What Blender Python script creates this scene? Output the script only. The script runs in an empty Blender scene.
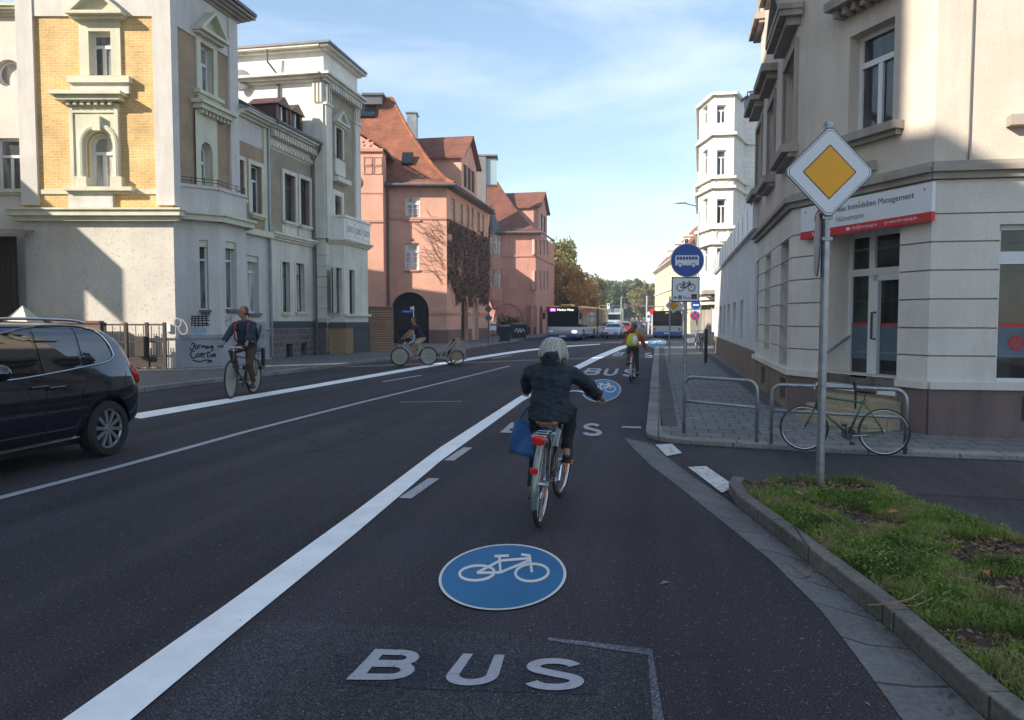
SKYS=.15; SUNS=3.5; EXPO=1.33
import bpy, math, random
import numpy as np
from mathutils import Vector, Matrix, noise as mnoise
random.seed(7); np.random.seed(7)
PI=math.pi; R=math.radians
scene=bpy.context.scene
COL=scene.collection
# ------------------------------------------------------------------ camera
H=1.65; FPX=752.0; YAW=R(11.1); PIT=math.atan(40/752)
W,HH=1024,720
rr=Vector((math.cos(YAW),math.sin(YAW),0)); f0=Vector((-math.sin(YAW),math.cos(YAW),0)); zz=Vector((0,0,1))
fw=f0*math.cos(PIT)-zz*math.sin(PIT); upv=f0*math.sin(PIT)+zz*math.cos(PIT)
cd=bpy.data.cameras.new('camera'); cam=bpy.data.objects.new('camera',cd); COL.objects.link(cam)
cd.sensor_width=36; cd.lens=FPX/W*36; cd.clip_start=.05; cd.clip_end=3000
cam.location=(0,0,H); cam.rotation_euler=(PI/2-PIT,0,YAW); scene.camera=cam
# surveying helpers: sight lines of the surveyed photograph meet the ground or a wall plane
def ray(px,py): return rr*((px-512)/FPX)+upv*((360-py)/FPX)+fw
def G(px,py,z=0.0):
    d=ray(px,py); t=(z-H)/d.z; return Vector((d.x*t,d.y*t,z))
# ------------------------------------------------------------------ mesh builder
ORG={}
SPLIT={'window_trim','apron','plinth','pilaster','string_course','window_sill','cellar_grille','downpipe','balcony_ornament','ledge','plinth_band','strap','gate_post','clamp','basement_wall','seam','leg_guard'}
class Fr:
    """wall frame: A,B ground points left to right seen from outside"""
    def __init__(s,A,B):
        s.a=Vector((A[0],A[1],0)); b=Vector((B[0],B[1],0)); s.L=(b-s.a).length; s.u=(b-s.a)/s.L; s.n=Vector((s.u.y,-s.u.x,0))
    def p(s,u,z,d=0): return s.a+s.u*u+s.n*d+zz*z
    def hit(s,px,py,d=0):
        r=ray(px,py); o=s.a+s.n*d-Vector((0,0,H)); t=o.dot(s.n)/r.dot(s.n); q=r*t
        return (q-s.a).dot(s.u), q.z+H
    def rect(s,x0,y0,x1,y1,d=0):
        xm=(x0+x1)/2; ym=(y0+y1)/2
        return (s.hit(x0,ym,d)[0],s.hit(x1,ym,d)[0],s.hit(xm,y1,d)[1],s.hit(xm,y0,d)[1])
class MB:
    def __init__(s): s.v=[]; s.f=[]; s.m=[]; s.c=[]
    def add(s,vs,fs,m=0):
        b=len(s.v); s.c.append((b,b+len(vs),len(s.f),len(s.f)+len(fs))); s.v+= [tuple(v) for v in vs]; s.f+=[tuple(i+b for i in f) for f in fs]; s.m+=[m]*len(fs); return s
    def poly(s,pts,m=0): return s.add(pts,[tuple(range(len(pts)))],m)
    def prism(s,bot,top,m=0):
        n=len(bot); fs=[tuple(range(n-1,-1,-1)),tuple(range(n,2*n))]+[(i,(i+1)%n,n+(i+1)%n,n+i) for i in range(n)]
        return s.add(list(bot)+list(top),fs,m)
    def box(s,x0,x1,y0,y1,z0,z1,m=0):
        return s.prism([(x0,y0,z0),(x1,y0,z0),(x1,y1,z0),(x0,y1,z0)],[(x0,y0,z1),(x1,y0,z1),(x1,y1,z1),(x0,y1,z1)],m)
    def fb(s,F,u0,u1,z0,z1,d0,d1,m=0):
        return s.prism([F.p(u0,z0,d1),F.p(u1,z0,d1),F.p(u1,z0,d0),F.p(u0,z0,d0)],[F.p(u0,z1,d1),F.p(u1,z1,d1),F.p(u1,z1,d0),F.p(u0,z1,d0)],m)
    def fpoly(s,F,pts,d0,d1,m=0):   # outline in (u,z) extruded along normal
        return s.prism([F.p(u,z,d1) for u,z in pts],[F.p(u,z,d0) for u,z in pts],m)
    def tube(s,pts,r,n=8,m=0,cap=True,closed=False):
        pts=[Vector(p) for p in pts]; k=len(pts)
        if not hasattr(r,'__len__'): r=[r]*k
        vs=[];fs=[]; ref=None
        for i,p in enumerate(pts):
            if closed: t=(pts[(i+1)%k]-pts[i-1])
            else: t=pts[min(i+1,k-1)]-pts[max(i-1,0)]
            if t.length<1e-9: t=Vector((0,0,1))
            t.normalize()
            if ref is None: ref=t.orthogonal().normalized()
            ref=(ref-t*ref.dot(t))
            if ref.length<1e-6: ref=t.orthogonal()
            ref.normalize(); b=t.cross(ref)
            for j in range(n):
                a=2*PI*j/n; vs.append(p+(ref*math.cos(a)+b*math.sin(a))*r[i])
        for i in range(k if closed else k-1):
            i2=(i+1)%k
            for j in range(n): fs.append((i*n+j,i*n+(j+1)%n,i2*n+(j+1)%n,i2*n+j))
        if cap and not closed: fs.append(tuple(range(n-1,-1,-1))); fs.append(tuple((k-1)*n+j for j in range(n)))
        return s.add(vs,fs,m)
    def ring(s,c,ax,Rad,r,n=40,k=6,m=0,r2=None):
        c=Vector(c); ax=Vector(ax).normalized(); a=ax.orthogonal().normalized(); b=ax.cross(a); r2=r2 or r
        vs=[];fs=[]
        for i in range(n):
            t=2*PI*i/n; rad=a*math.cos(t)+b*math.sin(t)
            for j in range(k):
                q=2*PI*j/k; vs.append(c+rad*(Rad+r*math.cos(q))+ax*(r2*math.sin(q)))
        for i in range(n):
            for j in range(k): fs.append((i*k+j,((i+1)%n)*k+j,((i+1)%n)*k+(j+1)%k,i*k+(j+1)%k))
        return s.add(vs,fs,m)
    def disc(s,c,ax,r,t,n=32,m=0):
        c=Vector(c); ax=Vector(ax).normalized(); a=ax.orthogonal().normalized(); b=ax.cross(a)
        P=[c+(a*math.cos(2*PI*i/n)+b*math.sin(2*PI*i/n))*r for i in range(n)]
        return s.prism([p-ax*t/2 for p in P],[p+ax*t/2 for p in P],m)
    def ell(s,c,r,n=14,k=10,m=0,rot=None):
        c=Vector(c); vs=[];fs=[]; M=rot or Matrix.Identity(3)
        for i in range(k+1):
            th=PI*i/k
            for j in range(n):
                a=2*PI*j/n; vs.append(c+M@Vector((r[0]*math.sin(th)*math.cos(a),r[1]*math.sin(th)*math.sin(a),r[2]*math.cos(th))))
        for i in range(k):
            for j in range(n): fs.append((i*n+j,(i+1)*n+j,(i+1)*n+(j+1)%n,i*n+(j+1)%n))
        return s.add(vs,fs,m)
    def loft(s,rings,n=16,m=0):  # rings: (center, rx, ry, [axis x], [axis y])
        vs=[];fs=[]
        for r in rings:
            c=Vector(r[0]); ax=Vector(r[3]) if len(r)>3 else Vector((1,0,0)); ay=Vector(r[4]) if len(r)>4 else Vector((0,1,0))
            for j in range(n):
                a=2*PI*j/n; ca,sa=math.cos(a),math.sin(a)
                ca=math.copysign(abs(ca)**.85,ca); sa=math.copysign(abs(sa)**.85,sa)
                vs.append(c+ax*(r[1]*ca)+ay*(r[2]*sa))
        k=len(rings)
        for i in range(k-1):
            for j in range(n): fs.append((i*n+j,i*n+(j+1)%n,(i+1)*n+(j+1)%n,(i+1)*n+j))
        fs.append(tuple(range(n-1,-1,-1))); fs.append(tuple((k-1)*n+j for j in range(n)))
        return s.add(vs,fs,m)
    def stroke(s,pts,w,fn,m=0,closed=False):   # flat ribbon in 2D mapped by fn(x,y)->3D
        P=[Vector((p[0],p[1])) for p in pts]; k=len(P); L=[];Rr=[]
        for i in range(k):
            t=(P[(i+1)%k]-P[i-1]) if closed else P[min(i+1,k-1)]-P[max(i-1,0)]
            if t.length<1e-9: t=Vector((1,0))
            t.normalize(); nn=Vector((-t.y,t.x))*w/2; L.append(P[i]+nn); Rr.append(P[i]-nn)
        vs=[fn(*q) for q in L]+[fn(*q) for q in Rr]
        fs=[(i,k+i,k+(i+1)%k,(i+1)%k) for i in range(k if closed else k-1)]
        return s.add(vs,fs,m)
    def text(s,txt,fn,x0,y0,w=None,h=None,m=0,shear=0):
        c=bpy.data.curves.new('t','FONT'); c.body=txt; c.resolution_u=2; c.fill_mode='FRONT'
        o=bpy.data.objects.new('t',c); COL.objects.link(o); dg=bpy.context.evaluated_depsgraph_get(); me=bpy.data.meshes.new_from_object(o.evaluated_get(dg))
        P=[v.co for v in me.vertices]
        if P:
            ax=min(p.x for p in P); bx=max(p.x for p in P); ay=min(p.y for p in P); by=max(p.y for p in P)
            sx=w/(bx-ax) if w else h/(by-ay); sy=h/(by-ay) if h else sx
            s.add([fn(x0+(p.x-ax)*sx+shear*(p.y-ay)*sy,y0+(p.y-ay)*sy) for p in P],[tuple(f.vertices) for f in me.polygons],m)
        bpy.data.objects.remove(o); bpy.data.curves.remove(c); bpy.data.meshes.remove(me); return s
    def clusters(s,gap=.05):
        B=[]
        for a,b,c,e in s.c:
            P=s.v[a:b]; B.append([min(p[i] for p in P)-gap for i in range(3)]+[max(p[i] for p in P) for i in range(3)])
        n=len(B); par=list(range(n))
        def fd(i):
            while par[i]!=i: par[i]=par[par[i]]; i=par[i]
            return i
        for i in range(n):
            for j in range(i):
                if all(B[i][k]<=B[j][k+3] and B[j][k]<=B[i][k+3] for k in range(3)): par[fd(i)]=fd(j)
        g={}
        for i in range(n): g.setdefault(fd(i),[]).append(i)
        return list(g.values())
    def build(s,name,mats,parent=None,smooth=False,origin=None,fixn=True,bevel=0):
        if not isinstance(mats,(list,tuple)): mats=[mats]
        if name in SPLIT and parent is not None and len(s.c)>1:
            gs=s.clusters()
            if 1<len(gs)<=60:
                outs=[]
                for g in gs:
                    q=MB()
                    for i in g: a,b,c,e=s.c[i]; q.add(s.v[a:b],[tuple(x-a for x in f) for f in s.f[c:e]]); q.m[-(e-c):]=s.m[c:e]
                    q.c=[(0,len(q.v),0,len(q.f))]; outs.append(q.build(name,mats,parent,smooth,origin,fixn,bevel))
                return outs[0]
        off=Vector((0,0,0))
        if parent is not None: off=ORG.get(parent.name,off)
        elif origin is not None: off=Vector(origin)
        me=bpy.data.meshes.new(name)
        me.from_pydata([(v[0]-off.x,v[1]-off.y,v[2]-off.z) for v in s.v],[],s.f)
        for mt in mats: me.materials.append(mt)
        me.polygons.foreach_set('material_index',s.m)
        if fixn:
            import bmesh
            bm=bmesh.new(); bm.from_mesh(me); bmesh.ops.recalc_face_normals(bm,faces=bm.faces); bm.to_mesh(me); bm.free()
        uvl=me.uv_layers.new(name='UVMap'); me.update()
        vs=me.vertices; buf=[0.0]*(2*len(me.loops))
        for p in me.polygons:
            n=p.normal
            if abs(n.z)>.93:
                for li in p.loop_indices:
                    c=vs[me.loops[li].vertex_index].co; buf[2*li]=c.x; buf[2*li+1]=c.y
            else:
                t=Vector((-n.y,n.x,0)).normalized(); q=n.cross(t)
                for li in p.loop_indices:
                    c=vs[me.loops[li].vertex_index].co; buf[2*li]=c.dot(t); buf[2*li+1]=c.dot(q)
        uvl.data.foreach_set('uv',buf)
        if smooth: me.polygons.foreach_set('use_smooth',[True]*len(me.polygons))
        o=bpy.data.objects.new(name,me); COL.objects.link(o)
        if parent is not None: o.parent=parent
        elif origin is not None: o.location=off
        ORG[o.name]=off
        if bevel:
            b=o.modifiers.new('bevel','BEVEL'); b.width=bevel; b.segments=2; b.limit_method='ANGLE'; b.angle_limit=R(50)
        return o
def tag(o,label=None,cat=None,group=None,kind=None):
    if label: o['label']=label
    if cat: o['category']=cat
    if group: o['group']=group
    if kind: o['kind']=kind
    return o
def empty(name,loc=(0,0,0),label=None,cat=None,group=None):
    o=bpy.data.objects.new(name,None); COL.objects.link(o); o.location=loc; ORG[o.name]=Vector(loc); o.empty_display_size=.2
    return tag(o,label,cat,group)
def struct(o): o['kind']='structure'; return o
def place(root,loc,rz=0,s=1,lean=0):
    root.location=loc; root.rotation_euler=(0,lean,rz); root.scale=(s,s,s); return root
def copy_tree(o,parent=None):
    c=o.copy(); COL.objects.link(c)
    if parent is not None: c.parent=parent
    for ch in list(o.children): copy_tree(ch,c)
    return c
def remesh(mb,name,mats,parent,vox=.01,sm=4,wr=0,wscale=.06,deci=0):
    """overlapping volumes fused into one continuous skin"""
    o=mb.build(name,mats,parent,smooth=True)
    m=o.modifiers.new('r','REMESH'); m.mode='VOXEL'; m.voxel_size=vox; m.use_smooth_shade=True
    if sm: q=o.modifiers.new('s','SMOOTH'); q.iterations=sm; q.factor=.5
    if wr:
        t=bpy.data.textures.new('wr','CLOUDS'); t.noise_scale=wscale; t.noise_depth=2
        d=o.modifiers.new('d','DISPLACE'); d.texture=t; d.strength=wr; d.mid_level=.5; d.texture_coords='LOCAL'
    dg=bpy.context.evaluated_depsgraph_get(); me=bpy.data.meshes.new_from_object(o.evaluated_get(dg))
    o.modifiers.clear(); old=o.data; o.data=me; bpy.data.meshes.remove(old)
    me.polygons.foreach_set('use_smooth',[True]*len(me.polygons))
    return o
def cards(name,cen,size,mats,parent=None,midx=None,up=0.0,origin=None,aspect=.6,nrm=None):
    """many small leaf faces; cen (N,3), size (N,)"""
    N=len(cen); cen=np.asarray(cen,float); size=np.asarray(size,float)
    a=np.random.normal(size=(N,3)); 
    if up: a[:,2]+=up
    a/=np.linalg.norm(a,axis=1,keepdims=True)
    b=np.random.normal(size=(N,3)); 
    if nrm is not None:
        nn=np.asarray(nrm,float)+np.random.normal(size=(N,3))*.45
        a-=nn*(np.sum(a*nn,axis=1,keepdims=True)/np.sum(nn*nn,axis=1,keepdims=True)); a/=np.linalg.norm(a,axis=1,keepdims=True)
        b=np.cross(a,nn)
    else: b-=a*np.sum(a*b,axis=1,keepdims=True)
    b/=np.linalg.norm(b,axis=1,keepdims=True)
    s=size[:,None]
    v=np.stack([cen-a*s*.5,cen+b*s*aspect*.5,cen+a*s*.5,cen-b*s*aspect*.5],axis=1).reshape(-1,3)
    off=Vector((0,0,0))
    if parent is not None: off=ORG.get(parent.name,off)
    elif origin is not None: off=Vector(origin)
    v=v-np.array(off)
    me=bpy.data.meshes.new(name); me.vertices.add(4*N); me.vertices.foreach_set('co',v.ravel())
    me.loops.add(4*N); me.loops.foreach_set('vertex_index',np.arange(4*N,dtype=np.int32))
    me.polygons.add(N); me.polygons.foreach_set('loop_start',np.arange(0,4*N,4,dtype=np.int32))
    for m in (mats if isinstance(mats,(list,tuple)) else [mats]): me.materials.append(m)
    if midx is not None: me.polygons.foreach_set('material_index',np.asarray(midx,dtype=np.int32))
    me.update(calc_edges=True); me.validate()
    o=bpy.data.objects.new(name,me); COL.objects.link(o)
    if parent is not None: o.parent=parent
    elif origin is not None: o.location=off
    return o
# ------------------------------------------------------------------ materials
def newmat(name):
    m=bpy.data.materials.new(name); m.use_nodes=True; nt=m.node_tree; return m,nt,nt.nodes['Principled BSDF']
def N(nt,t,**k):
    n=nt.nodes.new(t)
    for a,b in k.items():
        if a in n.inputs.keys() if hasattr(n.inputs,'keys') else False: n.inputs[a].default_value=b
        else: setattr(n,a,b)
    return n
def coord(nt,kind='Object',scale=(1,1,1)):
    tc=nt.nodes.new('ShaderNodeTexCoord'); mp=nt.nodes.new('ShaderNodeMapping'); mp.inputs['Scale'].default_value=scale
    nt.links.new(tc.outputs[kind],mp.inputs['Vector']); return mp.outputs['Vector']
def noise(nt,vec,scale,detail=4,rough=.55):
    n=nt.nodes.new('ShaderNodeTexNoise'); n.inputs['Scale'].default_value=scale; n.inputs['Detail'].default_value=detail; n.inputs['Roughness'].default_value=rough
    nt.links.new(vec,n.inputs['Vector']); return n.outputs['Fac']
def ramp(nt,fac,stops):
    r=nt.nodes.new('ShaderNodeValToRGB'); e=r.color_ramp.elements
    while len(e)<len(stops): e.new(.5)
    for i,(p,c) in enumerate(stops): e[i].position=p; e[i].color=(*c,1) if len(c)==3 else c
    nt.links.new(fac,r.inputs['Fac']); return r.outputs['Color']
def mixc(nt,fac,a,b,mode='MIX'):
    n=nt.nodes.new('ShaderNodeMix'); n.data_type='RGBA'; n.blend_type=mode
    for s,v in ((n.inputs[0],fac),(n.inputs[6],a),(n.inputs[7],b)):
        if hasattr(v,'links'): nt.links.new(v,s)
        elif isinstance(v,(int,float)): s.default_value=v
        else: s.default_value=(*v,1)
    return n.outputs[2]
def bump(nt,bs,h,strength,dist=.01):
    b=nt.nodes.new('ShaderNodeBump'); b.inputs['Strength'].default_value=strength; b.inputs['Distance'].default_value=dist
    nt.links.new(h,b.inputs['Height']); nt.links.new(b.outputs['Normal'],bs.inputs['Normal'])
def sc(c,k): return tuple(min(1,x*k) for x in c)
def plain(name,col,rough=.6,var=.15,scale=4,bmp=0,bscale=80,metal=0,coat=0,spec=None,emit=0):
    m,nt,bs=newmat(name); v=coord(nt)
    if var: nt.links.new(ramp(nt,noise(nt,v,scale),[(.3,sc(col,1-var)),(.7,sc(col,1+var))]),bs.inputs['Base Color'])
    else: bs.inputs['Base Color'].default_value=(*col,1)
    bs.inputs['Roughness'].default_value=rough; bs.inputs['Metallic'].default_value=metal
    if coat: bs.inputs['Coat Weight'].default_value=coat; bs.inputs['Coat Roughness'].default_value=.04
    if spec is not None: bs.inputs['Specular IOR Level'].default_value=spec
    if bmp: bump(nt,bs,noise(nt,v,bscale,3),bmp)
    if emit: bs.inputs['Emission Color'].default_value=(*col,1); bs.inputs['Emission Strength'].default_value=emit
    return m
def plaster(name,col,dirt=.35,bmp=.35,bscale=70,dcol=None,rough=.9,spots=0,streak=1.0):
    m,nt,bs=newmat(name); v=coord(nt); vs=coord(nt,'Object',(1.6,1.6,.22))
    a=ramp(nt,noise(nt,v,.9,5),[(.35,sc(col,.9)),(.7,sc(col,1.07))])
    dc=dcol or sc(col,.5)
    st=ramp(nt,noise(nt,vs,1.6,6,.65),[(.46,(0,0,0)),(.72,(min(.9,dirt*1.35)*streak,)*3)])
    c=mixc(nt,st,a,dc)
    fine=ramp(nt,noise(nt,v,38,3),[(.3,(.92,)*3),(.6,(1.03,)*3)])
    c=mixc(nt,1.0,c,fine,'MULTIPLY')
    if spots:
        sp=ramp(nt,noise(nt,v,14,2,.6),[(.60,(0,0,0)),(.66,(spots,)*3)]); c=mixc(nt,sp,c,sc(col,.45))
    nt.links.new(c,bs.inputs['Base Color']); bs.inputs['Roughness'].default_value=rough
    bump(nt,bs,noise(nt,v,bscale,3),bmp); return m
def brickmat(name,c1,c2,mortar,bw,bh,ms=.012,off=.5,bmp=.5,rough=.85,var=.12,dirt=.25,rot=0,smooth=.1):
    m,nt,bs=newmat(name); tc=nt.nodes.new('ShaderNodeTexCoord'); mp=nt.nodes.new('ShaderNodeMapping'); mp.inputs['Rotation'].default_value=(0,0,rot)
    nt.links.new(tc.outputs['UV'],mp.inputs['Vector'])
    b=nt.nodes.new('ShaderNodeTexBrick'); nt.links.new(mp.outputs['Vector'],b.inputs['Vector']); b.inputs['Scale'].default_value=1
    b.inputs['Brick Width'].default_value=bw; b.inputs['Row Height'].default_value=bh; b.inputs['Mortar Size'].default_value=ms; b.offset=off
    b.inputs['Mortar Smooth'].default_value=smooth
    b.inputs['Color1'].default_value=(*c1,1); b.inputs['Color2'].default_value=(*c2,1); b.inputs['Mortar'].default_value=(*mortar,1)
    v=coord(nt); n1=ramp(nt,noise(nt,v,1.1,6,.6),[(.3,(1-dirt,)*3),(.7,(1+var,)*3)]); n2=ramp(nt,noise(nt,v,30,3),[(.3,(1-var,)*3),(.7,(1+var,)*3)])
    c=mixc(nt,1.0,b.outputs['Color'],n1,'MULTIPLY'); c=mixc(nt,1.0,c,n2,'MULTIPLY')
    nt.links.new(c,bs.inputs['Base Color']); bs.inputs['Roughness'].default_value=rough
    inv=nt.nodes.new('ShaderNodeMath'); inv.operation='SUBTRACT'; inv.inputs[0].default_value=1; nt.links.new(b.outputs['Fac'],inv.inputs[1])
    ad=nt.nodes.new('ShaderNodeMath'); ad.operation='MULTIPLY_ADD'; nt.links.new(noise(nt,v,60,3),ad.inputs[0]); ad.inputs[1].default_value=.35; nt.links.new(inv.outputs[0],ad.inputs[2])
    bump(nt,bs,ad.outputs[0],bmp,.01); return m
def asphalt(name,col,patch=.25,crack=True):
    m,nt,bs=newmat(name); v=coord(nt)
    big=ramp(nt,noise(nt,v,.35,5,.6),[(.3,sc(col,1-patch*.5)),(.7,sc(col,1+patch))])
    lon=ramp(nt,noise(nt,coord(nt,'Object',(1.3,.06,1)),1.0,4,.6),[(.35,(.66,)*3),(.65,(1.28,)*3)])
    big=mixc(nt,1.0,big,lon,'MULTIPLY')
    f1=ramp(nt,noise(nt,v,95,4,.75),[(.38,(.35,)*3),(.5,(1,)*3),(.63,(2.6,)*3)])
    c=mixc(nt,1.0,big,f1,'MULTIPLY')
    vo=nt.nodes.new('ShaderNodeTexVoronoi'); vo.inputs['Scale'].default_value=55; nt.links.new(v,vo.inputs['Vector'])
    sp=ramp(nt,vo.outputs['Distance'],[(.16,(1,1,1)),(.26,(0,0,0))])
    rnd=ramp(nt,noise(nt,v,23,1),[(.53,(0,0,0)),(.60,(.8,.8,.8))])
    sp=mixc(nt,1.0,sp,rnd,'MULTIPLY')
    c=mixc(nt,sp,c,(.28,.27,.26))
    if crack:
        v2=nt.nodes.new('ShaderNodeTexVoronoi'); v2.feature='DISTANCE_TO_EDGE'; v2.inputs['Scale'].default_value=.16
        dis=nt.nodes.new('ShaderNodeVectorMath'); dis.operation='ADD'
        nn=nt.nodes.new('ShaderNodeTexNoise'); nn.inputs['Scale'].default_value=1.2; nn.inputs['Detail'].default_value=6; nt.links.new(v,nn.inputs['Vector'])
        nt.links.new(v,dis.inputs[0]); nt.links.new(nn.outputs['Color'],dis.inputs[1]); nt.links.new(dis.outputs[0],v2.inputs['Vector'])
        cr=ramp(nt,v2.outputs['Distance'],[(.0,(.75,)*3),(.006,(0,0,0))])
        msk=ramp(nt,noise(nt,v,.25,2),[(.5,(0,0,0)),(.58,(1,1,1))]); cr=mixc(nt,1.0,cr,msk,'MULTIPLY')
        c=mixc(nt,cr,c,sc(col,.35))
    nt.links.new(c,bs.inputs['Base Color']); bs.inputs['Roughness'].default_value=.88; bs.inputs['Specular IOR Level'].default_value=.3
    bump(nt,bs,noise(nt,v,170,3,.7),.55,.006); return m
def glassmat(name,col=(.02,.025,.03),rough=.04,var=0):
    m,nt,bs=newmat(name); bs.inputs['Base Color'].default_value=(*col,1); bs.inputs['Roughness'].default_value=rough
    bs.inputs['IOR'].default_value=1.6
    v=coord(nt); 
    if var: nt.links.new(ramp(nt,noise(nt,coord(nt,'Object',(3,3,.6)),1.2,3),[(.42,col),(.6,sc(col,1+var))]),bs.inputs['Base Color'])
    bump(nt,bs,noise(nt,v,1.5,1),.06,.05); return m
def paint_mark(name,col,wear=.35,wscale=25):
    m,nt,bs=newmat(name); v=coord(nt)
    w=ramp(nt,noise(nt,v,wscale,6,.7),[(.52,(0,0,0)),(.66,(wear,)*3)])
    c=mixc(nt,w,mixc(nt,1.0,(*col,),ramp(nt,noise(nt,v,3,4),[(.3,(.88,)*3),(.7,(1.05,)*3)]),'MULTIPLY'),(.06,.058,.063))
    nt.links.new(c,bs.inputs['Base Color']); bs.inputs['Roughness'].default_value=.65; bump(nt,bs,noise(nt,v,150,3),.3,.004); return m
def leafmat(name,cols,scale=2,trans=.25,rough=.6):
    m,nt,bs=newmat(name); v=coord(nt)
    st=[(.3+.4*i/(len(cols)-1),c) for i,c in enumerate(cols)]
    n=nt.nodes.new('ShaderNodeTexWhiteNoise'); g=nt.nodes.new('ShaderNodeVectorMath'); g.operation='SNAP'; g.inputs[1].default_value=(.17,.17,.17)
    nt.links.new(v,g.inputs[0]); nt.links.new(g.outputs[0],n.inputs['Vector'])
    f=nt.nodes.new('ShaderNodeMath'); f.operation='MULTIPLY_ADD'; nt.links.new(n.outputs['Value'],f.inputs[0]); f.inputs[1].default_value=.25
    k=nt.nodes.new('ShaderNodeMath'); k.operation='SUBTRACT'; nt.links.new(noise(nt,v,scale,3),k.inputs[0]); k.inputs[1].default_value=.12; nt.links.new(k.outputs[0],f.inputs[2])
    c=ramp(nt,f.outputs[0],st); nt.links.new(c,bs.inputs['Base Color']); bs.inputs['Roughness'].default_value=rough
    tr=nt.nodes.new('ShaderNodeBsdfTranslucent'); nt.links.new(c,tr.inputs['Color']); mx=nt.nodes.new('ShaderNodeMixShader'); mx.inputs[0].default_value=trans
    out=nt.nodes['Material Output']; nt.links.new(bs.outputs[0],mx.inputs[1]); nt.links.new(tr.outputs[0],mx.inputs[2]); nt.links.new(mx.outputs[0],out.inputs['Surface']); return m

MT={}
MT['asphalt']=asphalt('asphalt',(.035,.0305,.036))
MT['asphalt2']=asphalt('side_asphalt',(.042,.038,.041),crack=False)
MT['patch']=asphalt('asphalt_patch',(.037,.036,.041),crack=False)
MT['patchdark']=asphalt('asphalt_patch_dark',(.029,.030,.038),crack=False)
MT['white_line']=paint_mark('line_paint',(.95,.95,.93),.05)
MT['old_line']=paint_mark('worn_line_paint',(.42,.42,.44),.55)
MT['bus_paint']=paint_mark('letter_paint',(.40,.40,.44),.35,40)
MT['sign_blue']=paint_mark('disc_blue_paint',(.008,.145,.32),.2,60)
MT['disc_white']=paint_mark('disc_white_paint',(.72,.72,.68),.1,60)
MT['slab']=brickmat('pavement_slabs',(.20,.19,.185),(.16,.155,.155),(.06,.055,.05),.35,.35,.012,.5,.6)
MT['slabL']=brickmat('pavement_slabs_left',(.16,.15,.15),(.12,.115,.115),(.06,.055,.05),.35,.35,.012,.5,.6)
MT['cobble']=brickmat('small_cobbles',(.15,.14,.14),(.08,.08,.08),(.05,.045,.04),.07,.07,.012,.4,1)
MT['kerb']=brickmat('kerb_granite',(.26,.245,.225),(.21,.2,.19),(.08,.075,.07),1.0,3,.012,0,.5,var=.25,dirt=.4)
MT['gutter']=brickmat('gutter_slabs',(.155,.155,.155),(.12,.12,.125),(.05,.048,.045),.5,.5,.012,0,.5,var=.2,dirt=.35)
MT['soil']=plain('soil',(.045,.032,.022),.95,.4,9,1,40)
MT['concrete']=plaster('concrete',(.2,.19,.185),.3,.5)
MT['villa_white']=plaster('villa_roughcast',(.62,.58,.51),.12,.9,30,spots=.5)
MT['villa_smooth']=plaster('villa_smooth_render',(.62,.59,.55),.25,.3,60)
MT['villa_neigh']=plaster('pinkish_roughcast',(.70,.63,.56),.1,.6,40,spots=.2)
MT['villa_trim']=plaster('green_cream_trim',(.64,.62,.48),.25,.2,90)
MT['brick_y']=brickmat('yellow_brick',(.68,.44,.17),(.58,.36,.13),(.66,.52,.31),.26,.085,.010,.5,.5,var=.16)
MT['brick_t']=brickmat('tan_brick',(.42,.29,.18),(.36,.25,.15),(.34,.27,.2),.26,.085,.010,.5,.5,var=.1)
MT['brick_g']=brickmat('grey_tan_brick',(.40,.33,.23),(.35,.29,.20),(.28,.24,.19),.26,.085,.010,.5,.5,var=.1)
MT['h2_white']=plaster('cream_render',(.70,.665,.57),.3,.25)
MT['h2_up']=plaster('tower_white_render',(.80,.78,.72),.15,.2)
MT['h2_stone']=brickmat('basement_rubble',(.16,.12,.105),(.10,.08,.07),(.2,.18,.16),.42,.26,.03,.5,1)
MT['dark_plinth']=plaster('dark_plinth_paint',(.07,.07,.08),.3,.3)
MT['ochre']=plaster('ochre_patch',(.30,.20,.10),.4,.6)
MT['pink']=plaster('pink_render',(.66,.36,.26),.28,.5,50,dcol=(.46,.24,.18))
MT['pink2']=plaster('pink_render_far',(.58,.29,.225),.28,.5,50)
MT['pink_trim']=plaster('pink_trim',(.55,.28,.20),.2,.3)
MT['pink_base']=plaster('brown_base',(.19,.12,.10),.3,.5)
MT['tile']=brickmat('orange_roof_tiles',(.33,.115,.055),(.26,.085,.042),(.15,.06,.035),.20,.16,.014,.5,.8,var=.3,dirt=.4)
MT['tile2']=brickmat('brown_roof_tiles',(.25,.085,.05),(.19,.065,.04),(.10,.045,.03),.20,.16,.014,.5,1,var=.25,dirt=.3)
MT['zinc']=plain('zinc',(.30,.31,.32),.45,.2,3,metal=.6)
MT['zinc_dark']=plain('dark_zinc',(.10,.10,.105),.5,.2,3)
MT['gutter_grey']=plain('gutter_metal',(.12,.115,.11),.5,.2,3)
MT['galv']=plain('galvanised_steel',(.34,.36,.38),.42,.22,14,.15,60,metal=.75)
MT['steel']=plain('bright_steel',(.6,.6,.6),.25,.1,10,metal=1)
MT['black_metal']=plain('black_metal',(.025,.025,.027),.4,.2,10)
MT['iron']=plain('brown_iron',(.05,.036,.03),.55,.3,10)
MT['rubber']=plain('rubber',(.02,.02,.02),.75,.2,20)
MT['wframe']=plain('white_window_frame',(.72,.72,.72),.4,.05,4)
MT['bframe']=plain('brown_window_frame',(.09,.04,.03),.5,.2,4)
MT['glass']=glassmat('window_glass',(.025,.028,.032),.03,2.5)
MT['glass_mid']=glassmat('greyish_glass',(.07,.075,.075),.04,3)
MT['glass_shop']=glassmat('shop_glass',(.018,.02,.02),.03,1.5)
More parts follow.
